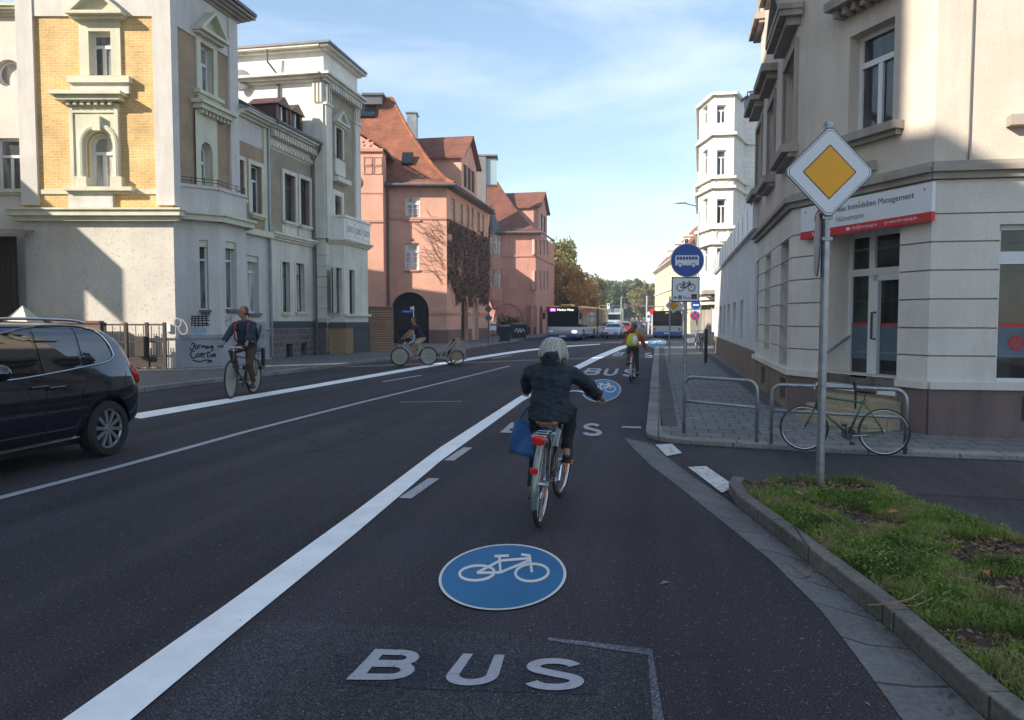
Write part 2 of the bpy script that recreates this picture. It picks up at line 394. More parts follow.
MT['glass_car']=glassmat('car_glass',(.008,.010,.014),.02)
MT['glass_bright']=glassmat('curtained_glass',(.30,.29,.26),.06,1.2)
MT['corner']=plaster('beige_render',(.60,.515,.43),.28,.25,50,dcol=(.34,.28,.235))
MT['corner_lo']=plaster('pale_rusticated_render',(.71,.65,.575),.16,.2,60,dcol=(.34,.3,.27))
MT['corner_base']=plaster('brown_mauve_base',(.19,.135,.125),.45,.5,30,dcol=(.10,.075,.07))
MT['corner_base2']=plaster('ochre_base',(.25,.18,.125),.5,.5,30)
MT['sandstone']=plaster('sandstone_trim',(.38,.33,.28),.45,.3,60,dcol=(.14,.12,.1))
MT['step']=brickmat('sandstone_steps',(.42,.34,.22),(.36,.3,.2),(.2,.16,.12),.6,.5,.008,.5,.3)
MT['lowwhite']=plaster('white_low_wall',(.72,.71,.69),.3,.15,60)
MT['towerw']=brickmat('white_ashlar',(.78,.74,.66),(.74,.70,.62),(.55,.5,.43),.7,.36,.012,.5,.25,var=.06,dirt=.12)
MT['creamf']=plaster('cream_facade',(.72,.62,.42),.2,.2)
MT['creamw']=plaster('white_cream_trim',(.75,.7,.6),.2,.2)
MT['black']=plain('black_gloss',(.012,.012,.013),.3,0)
MT['signwhite']=plain('sign_white',(.72,.72,.74),.35,.04,3)
MT['signred']=plain('sign_red',(.55,.025,.03),.4,.05,3)
MT['signblue']=plain('sign_blue',(.01,.07,.33),.35,.04,3)
MT['signyellow']=plain('sign_yellow',(.88,.38,.006),.4,.04,3)
MT['signblack']=plain('sign_black',(.012,.012,.012),.45,0)
MT['signback']=plain('sign_back',(.10,.115,.13),.45,.1,5)
MT['greytext']=plain('grey_lettering',(.16,.17,.19),.5,0)
MT['wood']=plain('weathered_wood',(.28,.17,.10),.7,.35,6,.4,30)
MT['woodslat']=brickmat('wood_slats',(.33,.19,.11),(.27,.15,.09),(.05,.03,.02),3,.12,.012,0,.8)
MT['darkwood']=brickmat('dark_boards',(.05,.032,.025),(.04,.026,.02),(.012,.01,.01),.16,9,.012,0,.8)
MT['gatewood']=brickmat('black_gate_boards',(.035,.028,.032),(.028,.023,.028),(.01,.01,.01),.2,9,.012,0,.8)
MT['graf']=plain('black_spray_paint',(.015,.013,.015),.6,.1,4)
MT['graf_blue']=plain('pale_blue_spray',(.30,.42,.48),.7,.1,4)
MT['graf_grey']=plain('grey_spray',(.28,.26,.28),.7,.1,4)
WR=random.Random(11)
# ------------------------------------------------------------------ architecture helpers
def wall(mb,F,u0,u1,z0,z1,holes=(),dep=.22,m=0,d=0,mr=None):
    """wall face with real openings; holes (u0,u1,z0,z1[,arch])"""
    mr=m if mr is None else mr
    us=sorted({u0,u1,*[min(max(x,u0),u1) for h in holes for x in h[:2]]}); zs=sorted({z0,z1,*[min(max(x,z0),z1) for h in holes for x in h[2:4]]})
    for i in range(len(us)-1):
        for j in range(len(zs)-1):
            a,b,c,e=us[i],us[i+1],zs[j],zs[j+1]
            if b-a<1e-5 or e-c<1e-5: continue
            um,zm=(a+b)/2,(c+e)/2
            if any(h[0]<um<h[1] and h[2]<zm<h[3] for h in holes): continue
            mb.poly([F.p(a,c,d),F.p(b,c,d),F.p(b,e,d),F.p(a,e,d)],m)
    for h in holes:
        a,b,c,e=h[:4]; arch=len(h)>4 and h[4]
        if arch:
            r=(b-a)/2; rise=r if h[4] is True else h[4]; cz=e-rise; n=12
            ar=[(a+r-r*math.cos(PI*k/n),cz+rise*math.sin(PI*k/n)) for k in range(n+1)]
            for k in range(n):
                p,q=ar[k],ar[k+1]
                mb.poly([F.p(p[0],p[1],d),F.p(q[0],q[1],d),F.p(q[0],e,d),F.p(p[0],e,d)],m)
            out=[(a,c)]+ar+[(b,c)]
        else: out=[(a,c),(a,e),(b,e),(b,c)]
        for k in range(len(out)):
            p,q=out[k],out[(k+1)%len(out)]
            mb.poly([F.p(p[0],p[1],d),F.p(q[0],q[1],d),F.p(q[0],q[1],d-dep),F.p(p[0],p[1],d-dep)],mr)
    return mb
def window(F,h,parent,fm='wframe',gm='glass',dep=.16,mull=1,trans=.68,fwid=.055,bars=0,d=0):
    if gm=='glass': gm=WR.choice(['glass']*5+['glass_mid']*4+['glass_bright'])
    a,b,c,e=h[:4]; arch=len(h)>4 and h[4]; w=fwid; k=MB(); d1=d-dep; d0=d1-.06
    e2=e
    k.fb(F,a-.01,a+w,c,e,d0,d1); k.fb(F,b-w,b+.01,c,e,d0,d1)
    k.fb(F,a+w,b-w,c,c+w,d0,d1); k.fb(F,a+w,b-w,e-w,e,d0,d1)
    if arch:
        r=(b-a)/2; rise=r if h[4] is True else h[4]; cz=e-rise; n=12
        for j in range(n):
            p0=PI*j/n; p1=PI*(j+1)/n; f=lambda t,s:(a+r-(r-s)*math.cos(t),cz+(rise-s)*math.sin(t))
            P=[f(p0,0),f(p1,0),f(p1,w),f(p0,w)]; k.fpoly(F,P,d0+.002,d1+.002)
    if trans:
        tz=c+(e-c)*trans; k.fb(F,a+w,b-w,tz-w*.6,tz+w*.6,d0,d1+.02)
    else: tz=e
    for i in range(mull):
        x=a+(b-a)*(i+1)/(mull+1); k.fb(F,x-w*.6,x+w*.6,c+w,(tz-w*.6) if trans else e-w,d0,d1+.012)
    for i in range(bars):
        z=c+(e-c)*(i+1)/(bars+1); k.fb(F,a+w,b-w,z-.015,z+.015,d0,d1-.005)
    fo=k.build('window',MT[fm],parent)
    g=MB(); g.poly([F.p(a,c,d1-.03),F.p(b,c,d1-.03),F.p(b,e,d1-.03),F.p(a,e,d1-.03)]); g.build('pane',MT[gm],fo)
    return fo
def sill(mb,F,a,b,z,th=.10,pr=.14,ex=.08,m=0):
    mb.fb(F,a-ex,b+ex,z-th,z,-.1,pr,m); mb.fb(F,a-ex+.05,b+ex-.05,z-th-.07,z-th,-.05,pr*.55,m)
def surround(mb,F,h,w=.14,pr=.05,m=0,arch=False):
    a,b,c,e=h[:4]
    mb.fb(F,a-w,a,c,e,-.02,pr,m); mb.fb(F,b,b+w,c,e,-.02,pr,m)
    if not arch: mb.fb(F,a-w,b+w,e,e+w,-.02,pr,m)
def pediment(mb,F,a,b,z,hgt=.5,pr=.28,m=0,ex=.18):
    mb.fb(F,a-ex,b+ex,z,z+.09,-.05,pr,m); mb.fb(F,a-ex+.06,b+ex-.06,z-.08,z,-.05,pr*.6,m)
    c=(a+b)/2; A=a-ex; B=b+ex; z1=z+.09
    mb.fpoly(F,[(A+.12,z1),(B-.12,z1),(c,z1+hgt-.10)],-.05,pr*.35,m)
    for s in (-1,1):
        e=A if s<0 else B
        P=[(e,z1),(c,z1+hgt),(c,z1+hgt-.11),(e-s*.17,z1)]
        mb.fpoly(F,P,-.05,pr,m)
def cornice(mb,F,u0,u1,z,pr=.3,h=.3,m=0,steps=3,ex0=0,ex1=0):
    for i in range(steps):
        f=(i+1)/steps; mb.fb(F,u0-ex0*f,u1+ex1*f,z+h*i/steps,z+h*(i+1)/steps,-.05,pr*f,m)
def dentils(mb,F,u0,u1,z,h=.14,pr=.16,w=.11,m=0):
    n=int((u1-u0)/(w*2))
    for i in range(n): x=u0+(i+.5)*(u1-u0)/n; mb.fb(F,x-w/2,x+w/2,z,z+h,-.02,pr,m)
def on(F,d=.004): return lambda x,y: F.p(x,y,d)
# ------------------------------------------------------------------ world + light
SEL,SAZ=R(27),R(46)      # sun 27 deg high, behind the camera and to the left
sd=Vector((-math.sin(SAZ)*math.cos(SEL),-math.cos(SAZ)*math.cos(SEL),math.sin(SEL)))
w=bpy.data.worlds.new('World'); scene.world=w; w.use_nodes=True; nt=w.node_tree; bg=nt.nodes['Background']
sky=nt.nodes.new('ShaderNodeTexSky'); sky.sky_type='NISHITA'; sky.sun_disc=False; sky.sun_elevation=SEL
sky.sun_rotation=math.atan2(sd.x,sd.y); sky.air_density=1.0; sky.dust_density=.35; sky.ozone_density=2.0; sky.altitude=100
tc=nt.nodes.new('ShaderNodeTexCoord'); mp=nt.nodes.new('ShaderNodeMapping'); mp.inputs['Scale'].default_value=(1.2,1.2,5.5); mp.inputs['Rotation'].default_value=(.25,.1,.6)
nt.links.new(tc.outputs['Generated'],mp.inputs['Vector'])
cn=nt.nodes.new('ShaderNodeTexNoise'); cn.inputs['Scale'].default_value=1.7; cn.inputs['Detail'].default_value=7; cn.inputs['Roughness'].default_value=.6; cn.inputs['Distortion'].default_value=.5
nt.links.new(mp.outputs['Vector'],cn.inputs['Vector'])
cf=ramp(nt,cn.outputs['Fac'],[(.46,(0,0,0)),(.80,(.50,)*3)])
gm=nt.nodes.new('ShaderNodeGamma'); gm.inputs[1].default_value=.70; nt.links.new(sky.outputs['Color'],gm.inputs[0])
hs=nt.nodes.new('ShaderNodeHueSaturation'); hs.inputs['Saturation'].default_value=1.12; nt.links.new(gm.outputs[0],hs.inputs['Color'])
skc=mixc(nt,cf,hs.outputs['Color'],(3.6,3.8,4.1))
nt.links.new(skc,bg.inputs['Color']); bg.inputs['Strength'].default_value=SKYS
sl=bpy.data.lights.new('sun','SUN'); sl.energy=SUNS; sl.angle=R(.5); sl.color=(1,.90,.76); so=bpy.data.objects.new('sun',sl); COL.objects.link(so)
so.rotation_euler=(-sd).to_track_quat('-Z','Y').to_euler()
scene.view_settings.view_transform='Standard'; scene.view_settings.look='None'; scene.view_settings.exposure=EXPO; scene.view_settings.gamma=1
scene.render.engine='CYCLES'
# ------------------------------------------------------------------ ground, road, pavements
def sheet(name,pts,z,mat,sub=False):
    mb=MB(); mb.poly([(p[0],p[1],z) for p in pts]); return struct(mb.build(name,mat,fixn=False))
sheet('ground',[(-300,-120),(300,-120),(300,500),(-300,500)],-.03,MT['concrete'])
sheet('road',[(-11.3,-40),(14,-40),(14,9.9),(.9,9.9),(.3,10.2),(-.1,10.9),(-.18,11.6),(-.25,45),(2.2,55),(2.2,90),(-1,120),(-3,150),(-14,480),(-30,480),(-16,150),(-11.6,110),(-11.0,80),(-10.6,40),(-10.6,30),(-11.4,16)],0,MT['asphalt'])
LK=[(-11.6,-40),(-11.6,8),(-11.5,16),(-10.75,29),(-10.7,40),(-11.1,80),(-11.7,110),(-16.1,150),(-30.1,480)]  # left kerb line
def strip(name,line,w,z0,z1,mat,side=1):
    """kerb solid along a polyline, width w to the given side"""
    P=[Vector((p[0],p[1])) for p in line]; Q=[]
    for i in range(len(P)):
        t=(P[min(i+1,len(P)-1)]-P[max(i-1,0)]).normalized(); Q.append(P[i]+Vector((t.y,-t.x))*w*side)
    mb=MB()
    for i in range(len(P)-1):
        b=[(P[i].x,P[i].y,z0),(P[i+1].x,P[i+1].y,z0),(Q[i+1].x,Q[i+1].y,z0),(Q[i].x,Q[i].y,z0)]
        mb.prism(b,[(x,y,z1) for x,y,_ in b])
    return mb.build(name,mat,bevel=.012),Q
KZ=.12; KR=.07
ko,LQ=strip('kerb',LK,.16,-.02,KZ,MT['kerb'],-1); struct(ko)
mb=MB(); 
for i in range(len(LK)-1): mb.poly([(LQ[i].x,LQ[i].y,KZ-.004),(LQ[i+1].x,LQ[i+1].y,KZ-.004),(-40 if i<6 else -60,LQ[i+1].y,KZ-.004),(-40 if i<6 else -60,LQ[i].y,KZ-.004)])
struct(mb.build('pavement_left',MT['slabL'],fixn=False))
# right pavement with rounded corner
arc=[(-.18+.75*(1-math.cos(t)),10.85-.75*math.sin(t)) for t in [PI/2*k/8 for k in range(9)]]
RK=[(14,9.35)]+[(8,9.55),(4.1,9.68),(2.2,9.78)]+arc[::-1]+[(-.22,20),(-.27,45),(.6,49),(2.0,54),(2.2,90),(-.8,120),(-2.8,150),(-13.6,480)]
ko,RQ=strip('kerb',RK,.24,-.02,KR,MT['kerb'],1); struct(ko)
mb=MB(); mb.poly([(q.x,q.y,KR-.004) for q in RQ]+[(60,480,KR-.004),(60,9.3,KR-.004)]); struct(mb.build('pavement_right',MT['slab'],fixn=False))
mb=MB(); mb.poly([(.03,11.4,KR),(.28,11.4,KR),(.24,45,KR),(-.01,45,KR)]); mb.poly([(1.95,14.5,KR),(2.28,14.2,KR),(2.36,40,KR),(2.0,40,KR)])
struct(mb.build('cobble_strip',MT['cobble'],fixn=False))
# gutter slabs between asphalt and the kerb of the verge
GE=[G(x,y) for x,y in ((925,745),(902,720),(855,655),(820,610),(770,560),(735,532),(685,492),(650,465),(632,447),(624,438))]
GI=[G(x,y) for x,y in ((1020,745),(985,720),(925,662),(889,630),(827,579),(775,537),(737,507),(690,475),(668,458),(652,444))]
mb=MB()
for i in range(len(GE)-1): mb.poly([(*GE[i].xy,.004),(*GE[i+1].xy,.004),(*GI[i+1].xy,.004),(*GI[i].xy,.004)])
go=mb.build('gutter',MT['gutter'],fixn=False); struct(go)
# run the slab joints across the strip
uv=go.data.uv_layers[0].data; acc=0
for i,p in enumerate(go.data.polygons):
    L=(GE[i+1]-GE[i]).length; vals=[(acc,0.05),(acc+L,0.05),(acc+L,.45),(acc,.45)]
    for li,vv in zip(p.loop_indices,vals): uv[li].uv=vv
    acc+=L
mb=MB(); mb.poly([(-.62,11.2,.004),(-.2,11.2,.004),(-.28,45,.004),(-.66,45,.004)]); struct(mb.build('gutter',MT['patchdark'],fixn=False))
# verge kerb, soil
VK=[G(x,y) for x,y in ((1110,830),(1010,745),(983,718),(961,698),(889,630),(827,579),(775,537),(737,507))]
VK=[(1.62,-3),(1.60,2.0)]+[(p.x,p.y) for p in VK[2:]]+[(.66,7.35),(.72,7.62)]
MT['kerb_dirty']=brickmat('dirty_kerb',(.17,.155,.135),(.13,.12,.105),(.05,.045,.04),1.0,3,.010,0,.8,var=.3,dirt=.5)
ko,VQ=strip('kerb',VK,.115,-.02,.115,MT['kerb_dirty'],1); struct(ko)
VB=[G(x,y,.05) for x,y in ((752,487),(790,483),(830,482),(880,490),(905,503),(960,523),(1024,548))]
back=[(VB[i].x,VB[i].y) for i in range(len(VB))]+[(4.6,4.6),(7,3.2),(7,-3)]
VERGE=[(q.x,q.y) for q in VQ]+[tuple(q) for q in back]
mb=MB(); mb.poly([(q.x,q.y,.10) for q in VQ]+[(x,y,.08) for x,y in back]); struct(mb.build('verge_soil',MT['soil'],fixn=False))
mb=MB(); mb.poly([(x,y,.075) for x,y in back[3:]]+[(7.4,-3,.075),(7.4,5),(5.2,5.6)] if False else [(VB[3].x,VB[3].y,.03),(VB[6].x,VB[6].y,.03),(7,3.4,.03),(14,3.4,.03),(14,6.6,.03),(5,6.6,.03),G(930,503,.03),G(900,497,.03)])
struct(mb.build('side_path',MT['patch'],fixn=False))
mb=MB(); mb.poly([(.95,7.75,.003),(14,7.0,.003),(14,9.3,.003),(8,9.5,.003),(4.1,9.62,.003),(2.2,9.72,.003),(.6,10.0,.003),(.2,9.5,.003)])
struct(mb.build('side_road',MT['asphalt2'],fixn=False))
# ------------------------------------------------------------------ markings
def gline(name,pts,w,mat,z=.008,widths=None):
    mb=MB(); P=[Vector((p[0],p[1])) for p in pts]; k=len(P)
    for i in range(k-1):
        t=(P[i+1]-P[i]).normalized(); n=Vector((-t.y,t.x))
        t0=(P[min(i+1,k-1)]-P[max(i-1,0)]).normalized(); t1=(P[min(i+2,k-1)]-P[i]).normalized()
        n0=Vector((-t0.y,t0.x)); n1=Vector((-t1.y,t1.x)); w0=(widths[i] if widths else w)/2; w1=(widths[i+1] if widths else w)/2
        mb.poly([(*(P[i]-n0*w0),z),(*(P[i+1]-n1*w1),z),(*(P[i+1]+n1*w1),z),(*(P[i]+n0*w0),z)])
    return struct(mb.build(name,mat,fixn=False))
def gp(*a): return [tuple(G(x,y).xy) for x,y in a]
mb=MB()
quad=[(60,722),(122,722),(357,533),(357,508)]
def gpoly(mb,pts,z,m=0): mb.poly([(*G(x,y).xy,z) for x,y in pts],m)
gpoly(mb,[(20,752),(88,752),(130,722),(240,629),(357,533),(354,513),(220,610),(62,722)],.008)
gpoly(mb,[(357,533),(440,462),(522,402),(516,399),(440,448),(354,513)],.0081)
gpoly(mb,[(522,402),(560,379),(600,359),(623,349),(640,344.5),(654,342),(653,340.6),(637,342.6),(619,346.6),(596,356),(556,375.5),(516,399)],.0082)
struct(mb.build('lane_line',MT['white_line'],fixn=False))
mb=MB(); gpoly(mb,[(134,418),(141,419),(300,390.5),(420,369),(470,360.5),(500,355.5),(527,351.3),(560,347.5),(600,344.6),(600,343.9),(560,346.2),(520,350.3),(496,353.8),(466,358.6),(418,366.6),(300,387),(137,413.5)],.008)
struct(mb.build('lane_line',MT['white_line'],fixn=False))
gline('lane_line',gp((-60,514),(0,498.5),(120,467),(250,431),(360,403),(440,383.5),(510,366)),.12,MT['old_line'])
for a,b,wd in (((405,499),(434,479),.12),((449,461),(468,448),.12),((383,382),(421,375.5),.13),((492,358.5),(512,355.5),.15),((400,402.5),(462,401.5),.06),((540,347.5),(548,346.3),.15),((1,1),(1,1),0)):
    if wd: gline('lane_dash',gp(a,b),wd,MT['old_line'])
gline('stop_line',gp((622,427.3),(641,427.9)),.16,MT['bus_paint'])
mb=MB()
gpoly(mb,[(655,445.5),(672,444.5),(682,454),(667,457)],.0125); gpoly(mb,[(688,468),(706,467),(736,488),(722,494)],.0125)
for pp in ([(662,451),(675,449),(688,459),(673,463)],): pass
struct(mb.build('crossing_dashes',paint_mark('worn_white_blocks',(.62,.62,.60),.95,16),fixn=False))
mb=MB(); gpoly(mb,[(262,622),(430,628),(560,640),(652,650),(664,740),(140,740)],.0035); struct(mb.build('asphalt_patch',MT['patch'],fixn=False))
mb=MB(); gpoly(mb,[(336,655),(372,651),(600,660),(598,696),(420,690),(338,684)],.0055); struct(mb.build('asphalt_patch',MT['patchdark'],fixn=False))
mb=MB(); gpoly(mb,[(548,638.5),(652,650),(664,722),(653,722),(648,656),(548,641.5)],.0065); struct(mb.build('asphalt_seam',asphalt('seam_bitumen',(.11,.115,.135),crack=False),fixn=False))
# BUS lettering, block letters laid on a sheared grid
LET={'B':[[(0,0),(6.6,0),(8,.9),(8,4.2),(6.8,5.3),(8,6.4),(8,9.3),(6.6,10),(0,10)],[[(2.2,1.7),(5.4,1.7),(5.8,2.3),(5.8,3.7),(5.3,4.4),(2.2,4.4)],[(2.2,6.2),(5.3,6.2),(5.8,6.8),(5.8,7.8),(5.4,8.3),(2.2,8.3)]]]}
def strokes(mb,paths,wd,fn,z=None):
    for p in paths: mb.stroke(p,wd,fn)
def arcp(cx,cy,rx,ry,a0,a1,n=14): return [(cx+rx*math.cos(R(a0+(a1-a0)*i/n)),cy+ry*math.sin(R(a0+(a1-a0)*i/n))) for i in range(n+1)]
def letterstroke(ch):
    if ch=='B': return [[(1,0),(1,10)],[(0,9.1),(4.9,9.1)]+arcp(4.9,7.25,2.1,1.85,90,-90,8)+[(1,5.4)],[(1,5.0),(5,5.0)]+arcp(5,2.95,2.2,2.05,90,-90,8)+[(0,.9)]]
    if ch=='U': return [[(1,10),(1,3.4)]+arcp(4,3.4,3,2.5,180,360,12)+[(7,10)]]
    if ch=='S': return [arcp(4,7.3,2.9,1.9,15,180,10)+arcp(4,7.1,2.9,1.7,180,230,4)+[(4,5)]+arcp(4,2.9,3.0,1.7,50,0,4)+arcp(4,2.7,3.0,1.9,0,-165,10)]
def bus_word(boxes,name='bus_lettering',mat='bus_paint',z=.0095,wd=1.9):
    """boxes: per letter four surveyed corners bl,br,tr,tl"""
    mb=MB()
    for ch,(bl,br,tr,tl) in boxes:
        c=[G(*q).xy for q in (bl,br,tr,tl)]
        def fn(x,y,c=c,zc=[z]):
            u=x/8; v=y/10; p=c[0]*(1-u)*(1-v)+c[1]*u*(1-v)+c[2]*u*v+c[3]*(1-u)*v; return (p.x,p.y,z)
        for i,p in enumerate(letterstroke(ch)):
            z+=.0003; mb.stroke(p,wd,lambda x,y,fn=fn,zq=z:(fn(x,y)[0],fn(x,y)[1],zq))
    return struct(mb.build(name,MT[mat],fixn=False))
bus_word([('B',((346,681.5),(409,682),(423,652.5),(375,651))),('U',((438,687),(496,688),(505,657),(463,655.5))),('S',((522,691.5),(585,692.5),(583,661.5),(527,660)))])
bus_word([('B',((500,433),(526,434),(535,424),(511,423))),('U',((539,434.5),(565,435.5),(571,425),(547,424.5))),('S',((581,436),(603,437),(600,424),(584,424)))])
bus_word([('B',((580,375),(598,375.5),(603,368.5),(588,368.5))),('U',((602,376),(616,376),(619,369),(606,369))),('S',((621,376.5),(636,377),(637,369.5),(625,369)))])
bus_word([('B',((611,356),(621,356.3),(626,352.3),(618,352))),('U',((625,356.5),(632,356.7),(635,352.6),(629,352.4))),('S',((644,358),(653,358.3),(652,353),(645,353)))])
def bike_symbol(mb,fn,wd,z):
    S=[arcp(-29,-6,20,8.5,0,360,28),arcp(34,-2,19,10,0,360,28),[(-29,-6),(-2,-4.5)],[(-29,-6),(-2,-18)],[(-2,-24),(-2,-4)],[(-2,-4.5),(33.5,-16.5)],[(-2,-18),(33.5,-18.5)],[(32.5,-22),(34,-2)],[(-7.5,-23.5),(9,-23)],[(23,-23.5),(33.5,-21)]]
    for i,p in enumerate(S): mb.stroke(p,wd,lambda x,y,zq=z+i*.0003:(*fn(x,y),zq))
def road_disc(cx,cy,rx,ry,tilt,name='cycle_symbol'):
    def e(k,a): 
        x=rx*k*math.cos(a); y=ry*k*math.sin(a); t=R(tilt); return (cx+x*math.cos(t)-y*math.sin(t),cy+x*math.sin(t)+y*math.cos(t))
    mb=MB(); n=56
    mb.poly([(*G(*e(1,-2*PI*i/n)).xy,.010) for i in range(n)],0); mb.poly([(*G(*e(.955,-2*PI*i/n)).xy,.0125) for i in range(n)],1)
    def fn(x,y):
        X=x/72*rx*.98; Y=y/36*ry*.95; t=R(tilt); p=G(cx+X*math.cos(t)-Y*math.sin(t),cy+X*math.sin(t)+Y*math.cos(t)); return (p.x,p.y)
    bike_symbol(mb,lambda x,y:fn(x,y),3.0,.0145)
    for i in range(2,len(mb.m)): mb.m[i]=0
    return struct(mb.build(name,[MT['disc_white'],MT['sign_blue']],fixn=False))
road_disc(502.5,578.5,64,33,-4); road_disc(601.5,391,19.5,11.2,-5); road_disc(656.5,343,9.2,4.7,-3)
# ================================================================== left: brick villa
def addp(a,b,t): return (a[0]+(b[0]-a[0])*t,a[1]+(b[1]-a[1])*t)
RX=(rr.x,rr.y)
C1=(-15.08,21.4)
FS=Fr((C1[0]-14*RX[0],C1[1]-14*RX[1]),C1)          # south face, square to the camera
FE=Fr(C1,(C1[0],C1[1]+20))                          # street face, u = distance up the street
villa=empty('brick_villa',(*C1,0),'corner villa with yellow brick upper floors over pale roughcast, pedimented window, graffiti by the pavement','villa')
def su(px): return FS.hit(px,250)[0]
uL,uP,uR=su(25),su(41.5),14.0; uW0=su(159)
zC=4.95; ZE=12.3
w1=FS.rect(90,32,112,76); w2=FS.rect(89.5,134,113,188)
hol1=[(w1[0],w1[1],w1[2],w1[3])]; hol2=(w2[0],w2[1],w2[2],w2[3],True)
mb=MB()
wall(mb,FS,uL,uR,0,zC+.05,[],0,0)
wall(mb,FS,uL,uR,zC+.05,ZE+.3,[h for h in hol1]+[hol2],.28,1,0,2)
# street side, tower portion
zt=lambda px,py:FE.hit(px,py)
e1=FE.rect(199.5,46,212.5,93); e2=FE.rect(200,144,210.5,192)
uT=FE.hit(238,200)[0]
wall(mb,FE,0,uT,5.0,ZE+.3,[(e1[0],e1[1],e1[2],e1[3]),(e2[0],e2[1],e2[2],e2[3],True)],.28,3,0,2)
Tn=Fr((C1[0],C1[1]+uT),(C1[0]-8,C1[1]+uT)); wall(mb,Tn,0,8,5,ZE+.3)  # north flank above the link
mb.build('wall',[MT['villa_white'],MT['brick_y'],MT['villa_trim'],MT['brick_t']],villa,fixn=False)
# pilasters, frieze, cornices (trim in render)
pl=MB(); zF=11.06
pl.fb(FS,uL,uP,zC+.3,ZE,-.05,.10); pl.fb(FS,uW0,uR+.10,zC+.3,ZE,-.05,.10)
pl.fb(FS,uP,uW0,zF,ZE,-.05,.06); pl.fb(FE,-.0,.28,zC+.3,ZE-.002,-.05,.098); pl.fb(FE,.28,uT-.55,zF-.15,ZE,-.05,.05); pl.fb(FE,uT-.55,uT,zC+.3,ZE-.002,-.05,.10)
pl.build('pilaster',MT['villa_smooth'],villa)
st=MB(); 
for z,h in ((FS.hit(100,192)[1],.14),(FS.hit(100,212)[1],.14)): st.fb(FS,uP,uW0,z-h/2,z+h/2,-.05,.05)
st.fb(FS,su(14),uR+.35,zC-.05,zC+.12,-.05,.35); st.fb(FS,su(18),uR+.2,zC-.2,zC-.05,-.05,.2); st.fb(FS,su(14),uR+.4,zC+.12,zC+.18,-.05,.42)
st.build('string_course',MT['villa_trim'],villa)
co=MB(); cornice(co,FS,uL-.1,uR,ZE,.55,.3,0,4,.0,.55); cornice(co,FE,0,uT,ZE,.55,.3,0,4,0,.5)
co.build('eaves',MT['sandstone'],villa)
rf=MB(); a=FS.p(uL-.2,ZE+.32,.6); b=FS.p(uR+.6,ZE+.32,.6); c=Vector((C1[0]+.6,C1[1]+uT+.5,ZE+.32)); d=Vector((a.x,c.y,ZE+.32)); pk=Vector((C1[0]-4.5,C1[1]+2,ZE+2.3))
rf.prism([a,b,c,d],[a+zz*.12,b+zz*.12,c+zz*.12,d+zz*.12]); 
for p,q in ((a,b),(b,c),(c,d),(d,a)): rf.poly([p+zz*.12,q+zz*.12,pk])
rf.build('roof',MT['zinc_dark'],villa)
# window dressings
tr=MB()
def dress(F,h,top):
    a,b,c,e=h[:4]
surround(tr,FS,w1,.30,.07); pediment(tr,FS,w1[0]-.34,w1[1]+.34,w1[3]+.42,.72,.42); tr.fb(FS,w1[0]-.38,w1[1]+.38,w1[3]+.30,w1[3]+.36,-.05,.12)
tr.fb(FS,w1[0]-.62,w1[1]+.62,w1[2]-.26,w1[2]-.06,-.05,.24)
zc2=FS.hit(100,98)[1]; a,b=su(62),su(132)
tr.fb(FS,a,b,zc2,zc2+.10,-.05,.48); tr.fb(FS,a+.1,b-.1,zc2-.14,zc2,-.05,.36); dentils(tr,FS,a+.35,b-.35,zc2-.27,.13,.26,.1)
P=[(su(73),w2[2]-.02),(su(124),w2[2]-.02),(su(124),zc2-.27),(su(73),zc2-.27)]
# arched surround with a real opening
wall(tr,FS,su(76),su(123),w2[2],zc2-.2,[(w2[0]-.06,w2[1]+.06,w2[2],w2[3]+.06,True)],.12,0,.10)
tr.fb(FS,su(76)-.02,su(79),w2[2],zc2-.2,.0,.14); tr.fb(FS,su(120),su(123)+.02,w2[2],zc2-.2,0,.14); tr.fb(FS,su(79),su(120),w2[3]+.62,w2[3]+.7,0,.14)
cx=(w2[0]+w2[1])/2; rad=(w2[1]-w2[0])/2+.18
apts=[(cx-rad,w2[2]+.3),(cx-rad,w2[3]-.33)]+[(cx-rad*math.cos(R(t)),w2[3]-.33+rad*math.sin(R(t))) for t in range(15,166,15)]+[(cx+rad,w2[3]-.33),(cx+rad,w2[2]+.3)]
tr.tube([FS.p(u,z,.11) for u,z in apts],.09,8); tr.fb(FS,cx-.12,cx+.12,w2[3]+.05,w2[3]+.5,.08,.26); 
for s in (-1,1): tr.fb(FS,cx+s*rad-.18,cx+s*rad+.18,w2[2],w2[2]+.32,.0,.22)
sill(tr,FS,w2[0]-.5,w2[1]+.5,w2[2],.12,.28,.2)
# street side dressings
surround(tr,FE,e1,.22,.06); pediment(tr,FE,e1[0]-.25,e1[1]+.25,e1[3]+.25,.75,.42); sill(tr,FE,e1[0]-.2,e1[1]+.2,e1[2]-.05,.12,.22,.15)
zc3=FE.hit(208,110)[1]; a,b=FE.hit(191,110)[0],FE.hit(227,118)[0]
tr.fb(FE,a,b,zc3,zc3+.12,-.05,.45); tr.fb(FE,a+.1,b-.1,zc3-.15,zc3,-.05,.34); dentils(tr,FE,a+.2,b-.2,zc3-.28,.13,.24,.1)
wall(tr,FE,e2[0]-.32,e2[1]+.32,e2[2]-.1,zc3-.2,[(e2[0]-.04,e2[1]+.04,e2[2]-.1,e2[3]+.04,True)],.12,0,.08)
tr.build('window_trim',MT['villa_trim'],villa)
pn=MB(); pn.fb(FS,w1[0]-.56,w1[1]+.56,zc2+.1,w1[2]-.26,-.05,.14); pn.fb(FS,su(72),su(116),zC+.18,w2[2]-.19,-.05,.12); pn.fb(FE,e1[0]-.2,e1[1]+.2,zc3+.12,e1[2]-.24,-.05,.1)
pn.build('apron',MT['villa_smooth'],villa)
